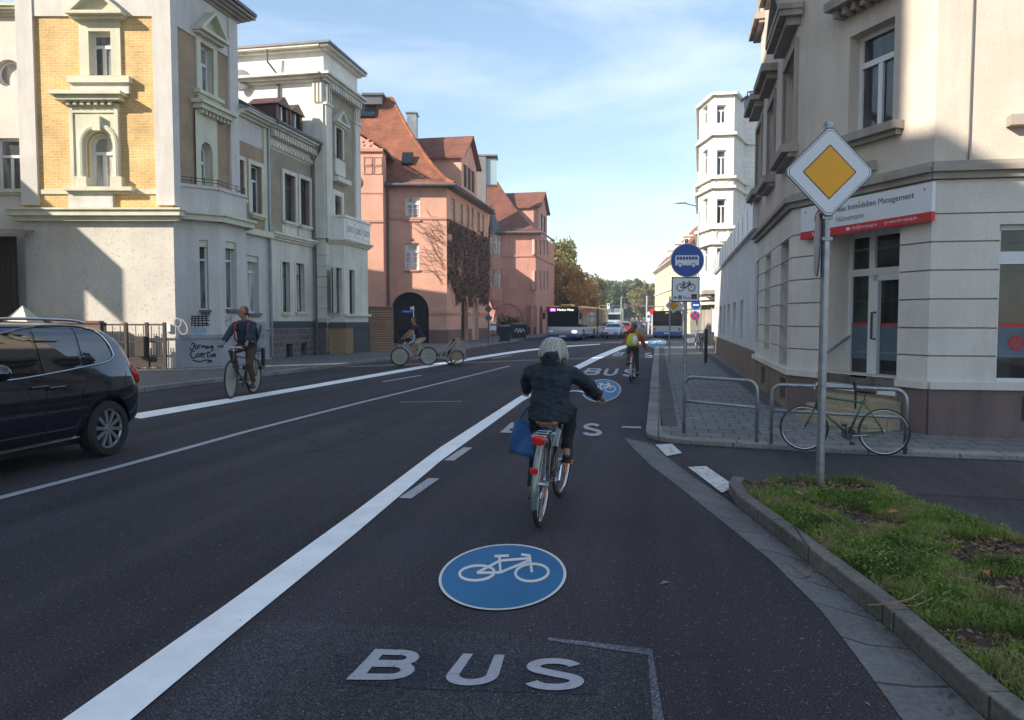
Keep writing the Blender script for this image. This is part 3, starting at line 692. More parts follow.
for F,h,k in ((FS,w1,dict(trans=.70)),(FS,hol2,dict(trans=.66)),(FE,e1,dict(trans=.62)),(FE,(*e2,True),dict(trans=.62))): window(F,h,villa,**k,dep=.2,fwid=.085,gm='glass_bright' if F is FS and h is hol2 else 'glass')
# bay on the street side (ground floor) with balcony parapet
B=[(C1[0],C1[1]+.25),(-14.28,22.62),(-14.28,24.28),(C1[0],24.98)]
bw=MB()
zw0,zw1=.0,zC-.05
Fa=Fr(B[0],B[1]); Fb=Fr(B[1],B[2]); Fc=Fr(B[2],B[3])
wa=Fa.rect(200,240,208.5,310); wb=Fb.rect(226,242,237,309)
uK=27.3-C1[1]
wl=FE.rect(247.5,256,259,313)
wall(bw,Fa,0,Fa.L,1.15,zw1,[wa],.25); wall(bw,Fb,0,Fb.L,1.15,zw1,[wb],.25); wall(bw,Fc,0,Fc.L,1.15,zw1)
wall(bw,FE,0,.25,0,zC); wall(bw,FE,B[3][1]-C1[1],uK,1.15,zC,[wl],.25)
bw.build('wall',MT['villa_smooth'],villa,fixn=False)
bp=MB(); 
for F in (Fa,Fb,Fc): bp.fb(F,-.02,F.L+.02,0,1.05,-.05,.05); bp.fb(F,-.03,F.L+.03,1.05,1.17,-.05,.09)
bp.fb(FE,B[3][1]-C1[1],uK,0,1.05,-.05,.05); bp.fb(FE,B[3][1]-C1[1],uK,1.05,1.17,-.05,.09); bp.fb(FE,0,.25,0,1.05,-.05,.04)
bp.build('plinth',plaster('blue_grey_plinth',(.36,.37,.40),.35,.3),villa)
bc=MB()
for F in (Fa,Fb,Fc): bc.fb(F,-.12,F.L+.12,zC-.1,zC+.08,-.1,.28); bc.fb(F,-.16,F.L+.16,zC+.08,zC+.16,-.1,.36)
bc.fb(FE,B[3][1]-C1[1]+.1,uK,zC-.12,zC+.1,-.05,.25); bc.build('cornice',MT['villa_trim'],villa)
bq=MB()
for F in (Fa,Fb,Fc): bq.fb(F,-.03,F.L+.03,zC+.16,zC+.95,-.12,.03); bq.fb(F,-.07,F.L+.07,zC+.95,zC+1.05,-.16,.08)
bq.poly([(x,y,zC+.16) for x,y in B]); bq.build('balcony_parapet',MT['villa_smooth'],villa)
br=MB()
for F in (Fa,Fb,Fc):
    for z in (.12,.22): br.tube([F.p(0,zC+1.05+z,0),F.p(F.L,zC+1.05+z,0)],.012,5)
    for i in range(4): br.tube([F.p(F.L*i/3,zC+1.04,0),F.p(F.L*i/3,zC+1.3,0)],.012,5)
br.build('railing',MT['iron'],villa)
window(Fa,wa,villa,trans=.72,mull=0,dep=.18); window(Fb,wb,villa,trans=.72,mull=0,dep=.2); window(FE,wl,villa,trans=.72,mull=0,dep=.2)
sm=MB()
for F,h in ((Fa,wa),(Fb,wb),(FE,wl)): sill(sm,F,h[0],h[1],h[2],.08,.10,.05)
sm.build('window_sill',MT['gutter_grey'],villa)
for F,h in ((Fa,wa),(Fb,wb),(FE,wl)):
    k=MB(); k.fb(F,h[0]+.01,h[1]-.01,h[3]-.22,h[3]-.005,-.17,-.06); k.build('blind_box',MT['villa_trim'],villa)
# link block
lk=MB(); wA=FE.rect(237.5,160,243.5,199); wB=FE.rect(250,166,261,214); zl=9.1
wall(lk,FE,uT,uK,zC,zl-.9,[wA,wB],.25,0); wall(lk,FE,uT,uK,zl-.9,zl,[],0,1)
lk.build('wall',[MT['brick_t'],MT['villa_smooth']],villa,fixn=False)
lt=MB(); surround(lt,FE,wA,.14,.05); surround(lt,FE,wB,.16,.06); sill(lt,FE,wA[0],wA[1],wA[2]); sill(lt,FE,wB[0],wB[1],wB[2],.1,.18); lt.fb(FE,uK-.35,uK,zC+.1,zl,-.05,.07); cornice(lt,FE,uT,uK+.1,zl-.05,.45,.22,0,3)
lt.build('window_trim',MT['villa_trim'],villa)
window(FE,wA,villa,mull=0,trans=.7); window(FE,wB,villa,mull=1,trans=.7)
rl=MB(); a=FE.p(uT,zl+.17,.5); b=FE.p(uK+.1,zl+.17,.5); rl.prism([a,b,b+Vector((-5.5,0,0)),a+Vector((-5.5,0,0))],[a+zz*.05,b+zz*.05,b+Vector((-5.5,0,1.9)),a+Vector((-5.5,0,1.9))])
rl.fb(FE,uT,uK,zl+.75,zl+1.35,-1.6,-1.5); rl.build('roof',MT['zinc'],villa)
# graffiti
def scribble(F,path,wd,parent,mat,d=.006,name='graffiti'):
    mb=MB(); k=0
    for p in path: mb.stroke([F.hit(*q) for q in p],wd,lambda x,y,k=k:F.p(x,y,d+k*.001)); k+=1
    return mb.build(name,MT[mat],parent)
def sm_(pts,n=4):
    out=[]
    for i in range(len(pts)-1):
        p0=pts[max(i-1,0)];p1=pts[i];p2=pts[i+1];p3=pts[min(i+2,len(pts)-1)]
        for k in range(n):
            t=k/n; out.append(tuple(.5*((2*p1[j])+(-p0[j]+p2[j])*t+(2*p0[j]-5*p1[j]+4*p2[j]-p3[j])*t*t+(-p0[j]+3*p1[j]-3*p2[j]+p3[j])*t**3) for j in (0,1)))
    out.append(pts[-1]); return out
Z=lambda l:[(180+x/3.79,200+y/3.79) for x,y in l]
word1=[[(40,548),(52,542),(50,560),(42,568),(36,560)],[(58,550),(56,560),(62,564),(66,554),(60,550)],[(70,562),(70,550),(78,550)],[(80,562),(82,551),(87,558),(92,551),(94,562)],[(104,552),(98,556),(100,563),(106,553),(108,563)],[(122,552),(114,554),(116,562),(122,553),(121,570),(112,572)]]
word2=[[(55,572),(42,574),(38,588),(48,600),(58,592)],[(62,582),(60,592),(68,594),(70,584),(63,582)],[(76,588),(84,584),(80,579),(75,590),(84,596)],[(88,596),(88,582),(96,582)],[(104,572),(102,594),(108,594)],[(98,580),(112,578)],[(114,583),(113,594)],[(130,582),(120,586),(122,595),(130,584),(131,596)],[(46,606),(70,612),(96,606),(120,610),(100,614)]]
for F,ws in ((Fa,word1+word2),):
    scribble(F,[sm_(Z(l)) for l in ws],.035,villa,'graf',.056)
blk=[[(42,442),(110,440)],[(40,450),(108,448)],[(46,458),(112,456)],[(42,466),(108,468)],[(50,475),(112,474)],[(46,436),(44,478)],[(58,438),(56,480)],[(70,436),(70,480)],[(84,436),(86,480)],[(98,436),(100,478)]]
scribble(Fa,[sm_(Z(l),2) for l in blk],.035,villa,'graf',.006)
scribble(Fb,[sm_(Z(l)) for l in ([(170,440),(176,455),(172,470),(184,478),(190,460)],[(180,440),(188,450),(196,438),(194,470),(204,480)],[(168,460),(196,452)])],.035,villa,'graf_grey',.006)
scribble(FS,[sm_([(175,320),(178,318),(181,322),(179,327),(175,325),(175,320)]),sm_([(178,328),(182,334),(187,332),(186,324),(181,319)])],.04,villa,'graf_grey',.012)
bl=MB(); bl.fpoly(Fa,[Fa.hit(*q) for q in ((190,328),(200,326),(207,329),(205,334),(194,335))],.0,.005); bl.build('graffiti',MT['graf_blue'],villa)
dp=MB(); dp.tube([FE.p(uK-.08,0.2,.12),FE.p(uK-.08,zl,.12)],.05,8); dp.build('downpipe',MT['zinc'],villa)
ib=MB(); ib.fb(FS,su(165),su(169.5),FS.hit(167,332)[1],FS.hit(167,324)[1],0,.08); ib.build('bell_panel',MT['signwhite'],villa)
# ================================================================== pinkish wing at the left edge
FN=Fr((C1[0]-24*RX[0]+.3*RX[1]*-1,C1[1]-24*RX[1]+.3*RX[0]),FS.p(uL,0,-.3).xy)
wing=empty('rendered_wing',tuple(FN.p(FN.L,0)),'pale pinkish rendered house wing with round window at the left edge of the photo','house')
nw=FN.rect(-3,138,21,190); nr=FN.hit(8,73); rr_=.42
mb=MB()
zsp=nr[1]+.8
wall(mb,FN,0,FN.L,0,zsp-1.6,[nw],.25)
# round window: square hole filled by ring segments
q=.8; sq=(nr[0]-q,nr[0]+q,zsp-1.6,zsp)
wall(mb,FN,0,FN.L,zsp-1.6,zsp,[sq],0); 
n=32
def sqp(t):
    c,s=math.cos(t),math.sin(t); k=q/max(abs(c),abs(s)); return (nr[0]+c*k,nr[1]+s*k)
for i in range(n):
    t0,t1=2*PI*i/n,2*PI*(i+1)/n; c0=(nr[0]+rr_*math.cos(t0),nr[1]+rr_*math.sin(t0)); c1=(nr[0]+rr_*math.cos(t1),nr[1]+rr_*math.sin(t1))
    mb.poly([FN.p(*c0),FN.p(*sqp(t0)),FN.p(*sqp(t1)),FN.p(*c1)]); mb.poly([FN.p(*c0),FN.p(*c1),FN.p(*c1,-.25),FN.p(*c0,-.25)])
ztop=FN.hit(10,17)[1]; wall(mb,FN,0,FN.L,zsp,ztop)
mb.build('wall',MT['villa_neigh'],wing,fixn=False)
fo=MB(); fo.ring(FN.p(*nr,-.2),FN.n,rr_-.03,.05,32,6); fo=fo.build('window',MT['wframe'],wing); g=MB(); g.disc(FN.p(*nr,-.22),FN.n,rr_,.02); g.build('pane',MT['glass_bright'],fo)
window(FN,nw,wing,trans=.66,mull=1,fwid=.07)
cc=MB(); cornice(cc,FN,0,FN.L,ztop,.3,.22); cc.fb(FN,0,FN.L,ztop+.22,ztop+.3,-6,.36); sill(cc,FN,nw[0],nw[1],nw[2]); cc.build('eaves',MT['villa_trim'],wing)
# ================================================================== dark shed with canopy
Cs=G(25,352); 
FD=Fr(FS.p(3.5,0,1.6).xy,FS.p(su(27),0,1.6).xy); 
shed=empty('porch_canopy',tuple(FD.p(FD.L,0)),'dark timber porch under a weathered sheet metal canopy beside the yellow brick villa','porch')
zcn=4.35
mb=MB(); mb.fb(FD,0,FD.L-.15,0,zcn-.1,-1.35,-1.28); mb.build('boarding',MT['darkwood'],shed)
mb=MB(); mb.prism([FD.p(0,zcn-.1,.3),FD.p(FD.L+.3,zcn-.1,.1),FD.p(FD.L+.3,zcn+.05,-1.5),FD.p(0,zcn+.3,-1.5)],[FD.p(0,zcn,.3),FD.p(FD.L+.3,zcn-.02,.1),FD.p(FD.L+.3,zcn+.13,-1.5),FD.p(0,zcn+.4,-1.5)])
for i in range(int(FD.L/.75)): mb.tube([FD.p(.2+i*.75,zcn+.02,.3),FD.p(.2+i*.75,zcn+.38,-1.45)],.03,5)
mb.build('canopy',MT['zinc'],shed)
rl=MB(); pa=FD.hit(0,330,.3); 
F_=FD
for z in (.9,1.25): rl.tube([F_.p(FD.L-3,z+.4,.35),F_.p(FD.L-1.0,z+.4,.35),F_.p(FD.L+.3,z-.3,.35)],.03,6)
for i in range(9): u=FD.L-3+i*.4; zt_=1.65 if u<FD.L-1 else 1.65-.7*(u-FD.L+1)/1.3; rl.tube([F_.p(u,0,.35),F_.p(u,zt_,.35)],.016,5)
tag(rl.build('stair_railing',MT['galv'],None,origin=F_.p(FD.L-2,0,.35)),'steel handrail on the porch steps behind the black minivan','railing')
# ================================================================== metal gate
g0=G(104,366,.12); g1=G(165,371.5,.12)
FG=Fr(FS.p(FS.hit(104,350,.5)[0],0,.5).xy,FS.p(FS.hit(166,350,.5)[0],0,.5).xy); g0=FG.a; gt=empty('metal_gate',(g0.x,g0.y,.12),'brown iron bar gate with a letter box, between the minivan and the villa corner','gate')
gh=FG.hit(135,324)[1]
mb=MB(); 
for u in (0.03,FG.L*.36,FG.L*.70,FG.L-.03): mb.fb(FG,u-.045,u+.045,.1,gh+.05,-.045,.045)
mb.build('gate_post',MT['iron'],gt)
mb=MB()
for z in (.45,gh-.55,gh-.02): mb.fb(FG,0,FG.L,z-.025,z+.025,-.02,.02)
n=24
for i in range(n): u=(i+.5)*FG.L/n; mb.tube([FG.p(u,.3,.0),FG.p(u,gh-.05-(.25 if i%3 else 0),0)],.013,5)
mb.fb(FG,0,FG.L,.18,.50,-.012,.012); mb.build('bar_panel',MT['iron'],gt)
mb=MB(); mb.fb(FG,FG.L*.55,FG.L*.70,gh-1.0,gh-.38,.03,.22); mb.build('letter_box',MT['iron'],gt,bevel=.01)
# stone block with pointed cap and garden wall behind van
gp_=FG.p(-1.2,0,1.0)
pt=MB(); c=G(39,345,.3); c=Vector((FS.p(su(39),0,.9).x,FS.p(su(39),0,.9).y,0)); hz=1.55
pt.box(c.x-.5,c.x+.5,c.y-.35,c.y+.35,.1,hz-.1); v=[(c.x-.58,c.y-.4,hz-.1),(c.x+.58,c.y-.4,hz-.1),(c.x+.58,c.y+.4,hz-.1),(c.x-.58,c.y+.4,hz-.1)]
pt.add(v+[(c.x,c.y,hz+.55)],[(0,1,4),(1,2,4),(2,3,4),(3,0,4),(3,2,1,0)])
tag(pt.build('gate_pillar',MT['villa_smooth'],None,origin=(c.x,c.y,.1)),'pale stone pillar with pyramid cap above the minivan roof','pillar')
mb=MB(); F2=Fr(FG.p(-1.9,0,0).xy,FG.p(-.05,0,0).xy); mb.fb(F2,0,F2.L,.1,gh+.02,-.1,.1); mb.fb(F2,0,F2.L,gh+.02,gh+.1,-.14,.14)
tag(mb.build('low_wall',MT['pink_base'],None,origin=F2.p(0,.1,0)),'brown coped garden wall left of the iron bar gate','wall')
# ================================================================== second house: cream town house
XH=-15.08; FH=Fr((XH,27.3),(XH,31.2)); FT=Fr((-14.5,31.2),(-14.5,34.95)); FTS=Fr((-22.5,31.2),(-14.5,31.2))
th=empty('town_house',(XH,27.3,0),'narrow cream town house with brick upper floor, two dormers and a corner tower','house')
zk=4.85; ze=9.15
hg=[FH.rect(282,262,289.5,312),FH.rect(296,263.5,304,311.5)]; hu=[FH.rect(283.5,175,294.5,222),FH.rect(299.5,180,309,226)]
mb=MB(); wall(mb,FH,0,FH.L,1.55,zk,hg,.3,0); wall(mb,FH,0,FH.L,zk,ze-.75,hu,.25,1); wall(mb,FH,0,FH.L,ze-.75,ze+.1,[],0,0)
zk2=5.05
tg=[FT.rect(334.5,268,341,312),FT.rect(349.5,270,355,312)]
tu=(*FT.rect(333.5,196,340.5,233),True); tp=FT.rect(335,129,341.5,158)
ZT=12.2; ZTT=13.4
wall(mb,FT,0,FT.L,1.5,zk2,[],.3,0); wall(mb,FT,0,FT.L,zk2,ZT,[tu,tp],.25,1); wall(mb,FT,0,FT.L,ZT,ZTT,[],0,2)
wall(mb,FTS,0,8,0,ze-.2,[],0,0); wall(mb,FTS,0,8,ze-.2,ZTT,[],0,2)
Fn=Fr((-14.5,34.95),(-22.5,34.95)); wall(mb,Fn,0,8,0,ZTT,[],0,2)
mb.prism([(-37,32.5,0),(-22.4,32.5,0),(-22.4,34.9,0),(-37,34.9,0)],[(-37,32.5,13.2),(-22.4,32.5,13.2),(-22.4,34.9,13.2),(-37,34.9,13.2)],2)  # unseen rear block, added to throw shade on the lower pink house wall
mb.build('wall',[MT['h2_white'],MT['brick_g'],MT['h2_up']],th,fixn=False)
# projecting ground floor bay of the tower
Fy=Fr((-13.95,31.9),(-13.95,34.7)); Fx=Fr((-14.5,31.45),(-13.95,31.9)); Fz=Fr((-13.95,34.7),(-14.5,35.0))
bw=MB(); hb=[Fy.rect(336.5,268,342,313),Fy.rect(349.5,270,355,314)]
wall(bw,Fy,0,Fy.L,1.5,zk2,hb,.25); wall(bw,Fx,0,Fx.L,1.5,zk2); wall(bw,Fz,0,Fz.L,1.5,zk2); bw.build('wall',MT['h2_white'],th,fixn=False)
t=MB()
t.fb(Fy,-.02,Fy.L+.02,1.5,1.5+.0,0,0) if False else None
for F in (Fy,Fx,Fz): cornice(t,F,-.05,F.L+.05,zk2,.3,.22)
t.fb(Fy,-.05,Fy.L+.05,hb[0][2]-.14,hb[0][2]-.03,-.05,.14)
cornice(t,FH,0,FH.L,zk,.3,.28)
for h in hg: sill(t,FH,h[0],h[1],h[2],.1,.12); surround(t,FH,h,.1,.03)
for h in hu: sill(t,FH,h[0],h[1],h[2],.1,.16); surround(t,FH,h,.16,.07); t.fb(FH,h[0]-.16,h[1]+.16,zk+.35,h[2]-.17,-.05,.03)
dentils(t,FH,0,FH.L,ze-.32,.24,.32,.10); dentils(t,FH,0,FH.L,ze-.68,.14,.12,.12); cornice(t,FH,0,FH.L,ze-.08,.5,.2)
# tower dressings
for z,p,h in ((ZT-.15,.55,.3),):
    cornice(t,FT,-.05,FT.L,z,p*.8,h,0,3,.4,.25); cornice(t,FTS,4,8,z,p,h,0,3,0,0)
dentils(t,FT,.2,FT.L-.2,ZT-.42,.25,.34,.12); cornice(t,FT,0,FT.L,ZTT-.05,.40,.18,0,2,.4,.2); cornice(t,FTS,0,8,ZTT-.05,.45,.18,0,2)
for u0,u1 in ((-.04,.55),(FT.L-.55,FT.L+.04)):
    t.fb(FT,u0,u1,zk2+.2,ZT-1.15,-.02,.12); t.fb(FT,u0-.05,u1+.05,ZT-1.15,ZT-1.05,-.02,.18); dentils(t,FT,u0,u1,ZT-1.05,.8,.15,.08)
t.fb(FTS,7.5,8.0,zk2+.2,ZT-1.15,-.02,.12); dentils(t,FTS,7.5,8.0,ZT-1.05,.8,.15,.08)
surround(t,FT,tp,.14,.07); pediment(t,FT,tp[0]-.15,tp[1]+.15,tp[3]+.16,.55,.3); t.fb(FT,tp[0]-.2,tp[1]+.2,tp[2]-.8,tp[2]-.1,-.02,.1); t.fb(FT,tp[0]-.35,tp[1]+.35,tp[2]-1.15,tp[2]-.95,-.02,.32); surround(t,FT,tu,.22,.09)
for i in range(7):
    z=1.7+i*.47; 
    if z<zk: t.fb(FTS,7.55,8.05,z,z+.44,-.02,.06); t.fb(FT,-.05,.4,z,z+.44,-.02,.058); t.fb(FH,-.01,.28,z,z+.44,-.02,.05)
t.build('window_trim',MT['h2_white'],th)
bb=MB(); FB=Fr((-13.85,31.85),(-13.85,34.75)); zb=zk2+.24
bb.fb(FB,-.1,FB.L+.1,zb,zb+.95,-.7,-.02); bb.fb(FB,-.15,FB.L+.15,zb+.95,zb+1.05,-.75,.05)
for i in range(3): u=.15+i*.95; bb.fb(FB,u,u+.75,zb+.15,zb+.8,-.03,.02)
bb.build('balcony',MT['h2_up'],th)
rn=MB(); 
for i in range(3): 
    u=.52+i*.95; 
    for k in (-1,1): rn.ring(FB.p(u+k*.17,zb+.47,.025),FB.n,.13,.018,16,5)
rn.build('balcony_ornament',MT['sandstone'],th)
pb=MB()
pb.fb(FH,0,FH.L,1.35,1.6,-.05,.07); pb.fb(Fy,-.02,Fy.L+.02,1.3,1.55,-.05,.06); pb.fb(Fx,-.02,Fx.L+.02,1.3,1.55,-.05,.06); pb.fb(FTS,7.3,8.0,1.3,1.55,-.05,.08); pb.fb(Fy,Fy.L*.33,Fy.L*.55,0,1.3,-.05,.04)
pb.build('plinth_band',MT['dark_plinth'],th)
pr_=MB(); cel=[FH.rect(285.5,344,292,357),FH.rect(300.5,343,306,355)]; wall(pr_,FH,0,FH.L,0,1.36,cel,.25,0,.04); ce2=Fy.rect(351,341,356,354); wall(pr_,Fy,Fy.L*.55,Fy.L,0,1.31,[ce2],.2,2,.02); wall(pr_,Fy,0,Fy.L*.33,0,1.31,[],0,1,.02); wall(pr_,Fx,0,Fx.L,0,1.31,[],0,1,.0); wall(pr_,Fz,0,Fz.L,0,1.31,[],0,0); wall(pr_,FTS,7,8,0,1.31,[],0,0,.05)
pr_.build('basement_wall',[MT['h2_stone'],MT['ochre'],MT['dark_plinth']],th,fixn=False)
for F,h in ((FH,cel[0]),(FH,cel[1]),(Fy,ce2)): k=MB(); k.fb(F,h[0],h[1],h[2],h[3],-.2,-.16); k.build('cellar_grille',MT['black_metal'],th)
for h in hg+hu: window(FH,h,th,'bframe','glass',mull=1,trans=.74)
for h in hb: window(Fy,h,th,'bframe','glass',mull=1,trans=.74)
window(FT,tu,th,'bframe','glass'); window(FT,tp,th,'bframe','glass')
dw=MB(); dw.tube([(-14.95,31.12,.1),(-14.95,31.12,ze-.5),(-14.7,31.1,ze-.15),(-14.55,30.9,ze+.1)],.055,8); dw.tube([FTS.p(5.6,ZTT,.5),FTS.p(5.6,ZTT-.5,.45),FTS.p(5.9,ZTT-1.0,.08),FTS.p(5.9,ze+1,.08)],.05,8); dw.build('downpipe',MT['gutter_grey'],th)
rf=MB(); a=FH.p(-.1,ze+.14,.5); b=FH.p(FH.L,ze+.14,.5); rf.prism([a,b,b+Vector((-3,0,0)),a+Vector((-3,0,0))],[a+zz*.05,b+zz*.05,b+Vector((-2.2,0,1.3)),a+Vector((-2.2,0,1.3))])
rf.tube([a+zz*.05,b+zz*.05],.08,8)
tt=FT.p(FT.L+.2,ZTT+.13,.45); t0=FT.p(-.5,ZTT+.13,.5); rf.prism([t0,tt,tt+Vector((-9,0,0)),t0+Vector((-9,0,0))],[t0+zz*.1,tt+zz*.1,tt+Vector((-9,0,.1)),t0+Vector((-9,0,.1))]); mid=(t0+tt)/2+Vector((-2.5,0,.65)); 
rf.poly([t0+zz*.1,tt+zz*.1,mid]); rf.poly([t0+zz*.1,mid,mid+Vector((-5,0,0)),t0+Vector((-9,0,.1))]); rf.poly([tt+zz*.1,mid,mid+Vector((-5,0,0)),tt+Vector((-9,0,.1))])
rf.build('roof',MT['zinc_dark'],th)
for (x0,x1,y0,y1) in ((276,289,101,133),(289.5,303,108,139)):
    FDm=Fr((XH-.35,27.3),(XH-.35,31.2)); h=FDm.rect(x0+3,y0+6,x1-3,y1-4); 
    dm=MB(); a,b=h[0]-.22,h[1]+.22; dm.fb(FDm,a,b,h[2]-.5,h[2],-1.2,0); dm.fb(FDm,a,h[0],h[2],h[3],-1.2,0); dm.fb(FDm,h[1],b,h[2],h[3],-1.2,0); dm.fpoly(FDm,[(a-.08,h[3]),(b+.08,h[3]),((a+b)/2,h[3]+.4)],-1.3,.12)
    do=dm.build('dormer',MT['bframe'],th); window(FDm,h,do,'bframe','glass',mull=1,trans=0) if False else None
    k=MB(); k.fb(FDm,(a+b)/2-.04,(a+b)/2+.04,h[2],h[3],-.12,-.04); k.fb(FDm,h[0],h[1],h[2],h[3],-.15,-.12,1); k.build('window',[MT['wframe'],MT['glass']],do)
sd_=MB(); FQ=FTS; c=FQ.hit(244,82); sd_.ell(FQ.p(c[0],c[1],.25),(.48,.08,.48),20,10,rot=Matrix.Rotation(R(20),3,'Z')); sd_.tube([FQ.p(c[0],c[1],.2),FQ.p(c[0],c[1],.0)],.03); sd_.build('satellite_dish',plain('dish_grey',(.3,.3,.31),.5,.05),th)
# wood screen and hedge
F=Fr((-13.75,35.3),(-13.75,37.2)); mb=MB(); s0=G(362,354,.12); F=Fr((-14.1,35.2),(-13.35,36.6))
mb.fb(F,0,F.L,.1,2.25,-.08,0); mb.fb(F,0,F.L,2.25,2.33,-.14,.05); o=tag(mb.build('timber_screen',MT['woodslat'],None,origin=F.p(0,.1,0)),'brown slatted timber screen right of the cream town house','fence')
bs_=[]
def bush(name,label,c,r,n,mats,cat='shrub',group=None,leaf=.1):
    rt=empty(name,(c[0],c[1],.1),label,cat,group); P=[]
    v=np.random.normal(size=(n,3)); v/=np.linalg.norm(v,axis=1,keepdims=True); v*=(np.random.rand(n,1)**.4)*(1+.25*np.sin(v[:,:1]*5+v[:,2:]*4))
    P=v*np.array(r)+np.array(c); P[:,2]=np.maximum(P[:,2],.12)
    cards('foliage',P,np.random.uniform(.6,1.3,n)*leaf,mats,rt)
    k=MB(); 
    for i in range(6): a=i*1.05; k.tube([(c[0],c[1],.1),(c[0]+r[0]*.4*math.cos(a),c[1]+r[1]*.4*math.sin(a),c[2]),(c[0]+r[0]*.7*math.cos(a),c[1]+r[1]*.7*math.sin(a),c[2]+r[2]*.6)],[.05,.03,.01],5)
    k.build('stem',MT['wood'],rt); return rt
MT['leaf_dark']=leafmat('evergreen_leaves',[(.015,.03,.010),(.03,.05,.016),(.05,.07,.02)],3)
bush('hedge','dark clipped hedge between the timber screen and the pink house',(-14.6,38.6,1.0),(.7,1.2,1.05),2600,MT['leaf_dark'],'hedge')
# ================================================================== pink apartment houses
def pink_house(label,corner,south_len,east_len,ze,zr,s_lo,mat,tmat,far=False):
    pass
CP=(-13.85,48.2)
S1=Fr((CP[0]-13*RX[0],CP[1]-13*RX[1]),CP); E1=Fr(CP,(CP[0]+.0,CP[1]+12.4))
p1=empty('pink_house',(*CP,0),'near pink house with orange tiled roof, dark arched gateway and creeper on one side','house')
def s1(px,py=250): return S1.hit(px,py)[0]
u0=s1(386); uc=13.0; ZS=8.32; ZP=10.45
wu=S1.rect(405,196,420,220); wl=S1.rect(405,243,419,270); ga=S1.hit(391,345)[0]; gb=S1.hit(429,345)[0]; gz=S1.hit(410,292)[1]
gate=(ga,gb,0.12,gz,True)
mb=MB(); wall(mb,S1,u0-.5,uc,1.0,ZP,[wu,wl,(ga,gb,1.0,gz,True)],.35)
eh=[]; 
for px,py0,py1,wd in ((453.5,199,222,.9),(461.5,204,226,.9),(468,206,229,.9),(472.5,208,231,.7),(478.5,212,236,.9),(483,215,238,.8)):
    u,zt_=E1.hit(px,py0); z0=E1.hit(px,py1)[1]; eh.append((u-wd/2,u+wd/2,z0,zt_))
fix=[]
for h in sorted(eh):
    if not fix or h[0]>fix[-1][1]+.15: fix.append(h)
eh=fix
em=[]
for px,py0,py1,wd in ((452.5,247,270,.8),(461.5,249,272,1.1),(476,254,275,.9)):
    u,zt_=E1.hit(px,py0); z0=E1.hit(px,py1)[1]; em.append((u-wd/2,u+wd/2,z0,zt_))
e_arch=[]
for x0,x1,py in ((461,468,296),(472,478.5,297.5)):
    a=E1.hit(x0,320)[0]; b=E1.hit(x1,320)[0]; e_arch.append((a,b,.0,E1.hit((x0+x1)/2,py)[1],True))
wall(mb,E1,0,E1.L,0,ZP,eh+em+e_arch,.3)
wall(mb,Fr((CP[0],CP[1]+E1.L),(CP[0]-10,CP[1]+E1.L)),0,10,0,ZP)
# gabled wing at left, nearer
GW=Fr(S1.p(s1(340)-6,0,1.1).xy,S1.p(S1.hit(383.5,250,1.1)[0],0,1.1).xy); gl=GW.hit(383.5,250)[0]; GW.L
gL=(GW.p(0,0)-GW.a).length; uw=GW.L
z_e=GW.hit(375,150)[1]; gw1=GW.rect(352,152,360.5,169.5); gw2=GW.rect(352,195,360,218.5)
wall(mb,GW,0,uw,0,z_e,[gw1,gw2],.25)
apx=uw-4.6; 
mb.poly([GW.p(apx-4.6,z_e),GW.p(uw,z_e),GW.p(apx,z_e+2.9)])
GR=Fr(GW.p(uw,0).xy,GW.p(uw,0,-3).xy); wall(mb,GR,0,1.3,0,z_e)
mb.build('wall',MT['pink'],p1,fixn=False)
t=MB(); t.fb(S1,u0,uc+.03,ZS-.06,ZS+.08,-.05,.07); t.fb(E1,0,E1.L,ZS-.06,ZS+.08,-.05,.07)
zz3=S1.hit(440,313)[1]; t.fb(S1,gb+.15,uc+.04,zz3-.08,zz3+.1,-.05,.09); t.fb(S1,u0,ga-.15,zz3-.08,zz3+.1,-.05,.09)
ed=[0]+[x for h in sorted(e_arch) for x in (h[0]-.12,h[1]+.12)]+[E1.L]
for i in range(0,len(ed),2): t.fb(E1,ed[i],ed[i+1],zz3-.08,zz3+.1,-.05,.09)
t.fb(GW,0,uw+.03,GW.hit(370,218.5)[1]-.25,GW.hit(370,218.5)[1]-.1,-.05,.08); t.fb(GW,0,uw+.02,GW.hit(370,193)[1]-.04,GW.hit(370,193)[1]+.04,-.05,.04)
# gable cornice and relief
def seg(F,p,q,w,d0,d1,mbx):
    p=Vector(p);q=Vector(q);n=(q-p).normalized(); nn=Vector((-n.y,n.x))*w; mbx.fpoly(F,[tuple(p),tuple(q),tuple(q+nn),tuple(p+nn)],d0,d1)
t.fb(GW,apx-4.7,uw+.05,z_e-.12,z_e+.08,-.05,.16)
for a in (0,1,2,3):
    uq=GW.hit(363.5+9.8*(a%2),160)[0]; ww=.56; zq=GW.hit(368,161 if a<2 else 170)[1]; P=[(uq,zq-.27),(uq+ww,zq-.27),(uq+ww,zq+.27),(uq,zq+.27)]
    for i in range(4): seg(GW,P[i],P[(i+1)%4],.06,-.02,.04,t)
uq,zq=GW.hit(367,143)
for k in range(5): t.ell(GW.p(uq+.35*math.cos(k*1.3),zq+.18*math.sin(k*1.3),.0),(.13,.05,.09),8,6)
uq,zq=GW.hit(355.5,182); t.ring(GW.p(uq,zq,.02),GW.n,.36,.07,20,6); t.ell(GW.p(uq,zq,.02),(.2,.07,.2),8,6)
for h in (wu,wl): sill(t,S1,h[0],h[1],h[2],.08,.1,.05)
t.build('string_course',MT['pink_trim'],p1)
b=MB(); b.fb(S1,u0,ga,0,1.0,-.05,.06); b.fb(S1,gb,uc+.04,0,1.0,-.05,.06)
for i in range(0,len(ed),2): b.fb(E1,ed[i],ed[i+1],0,1.0,-.05,.06)
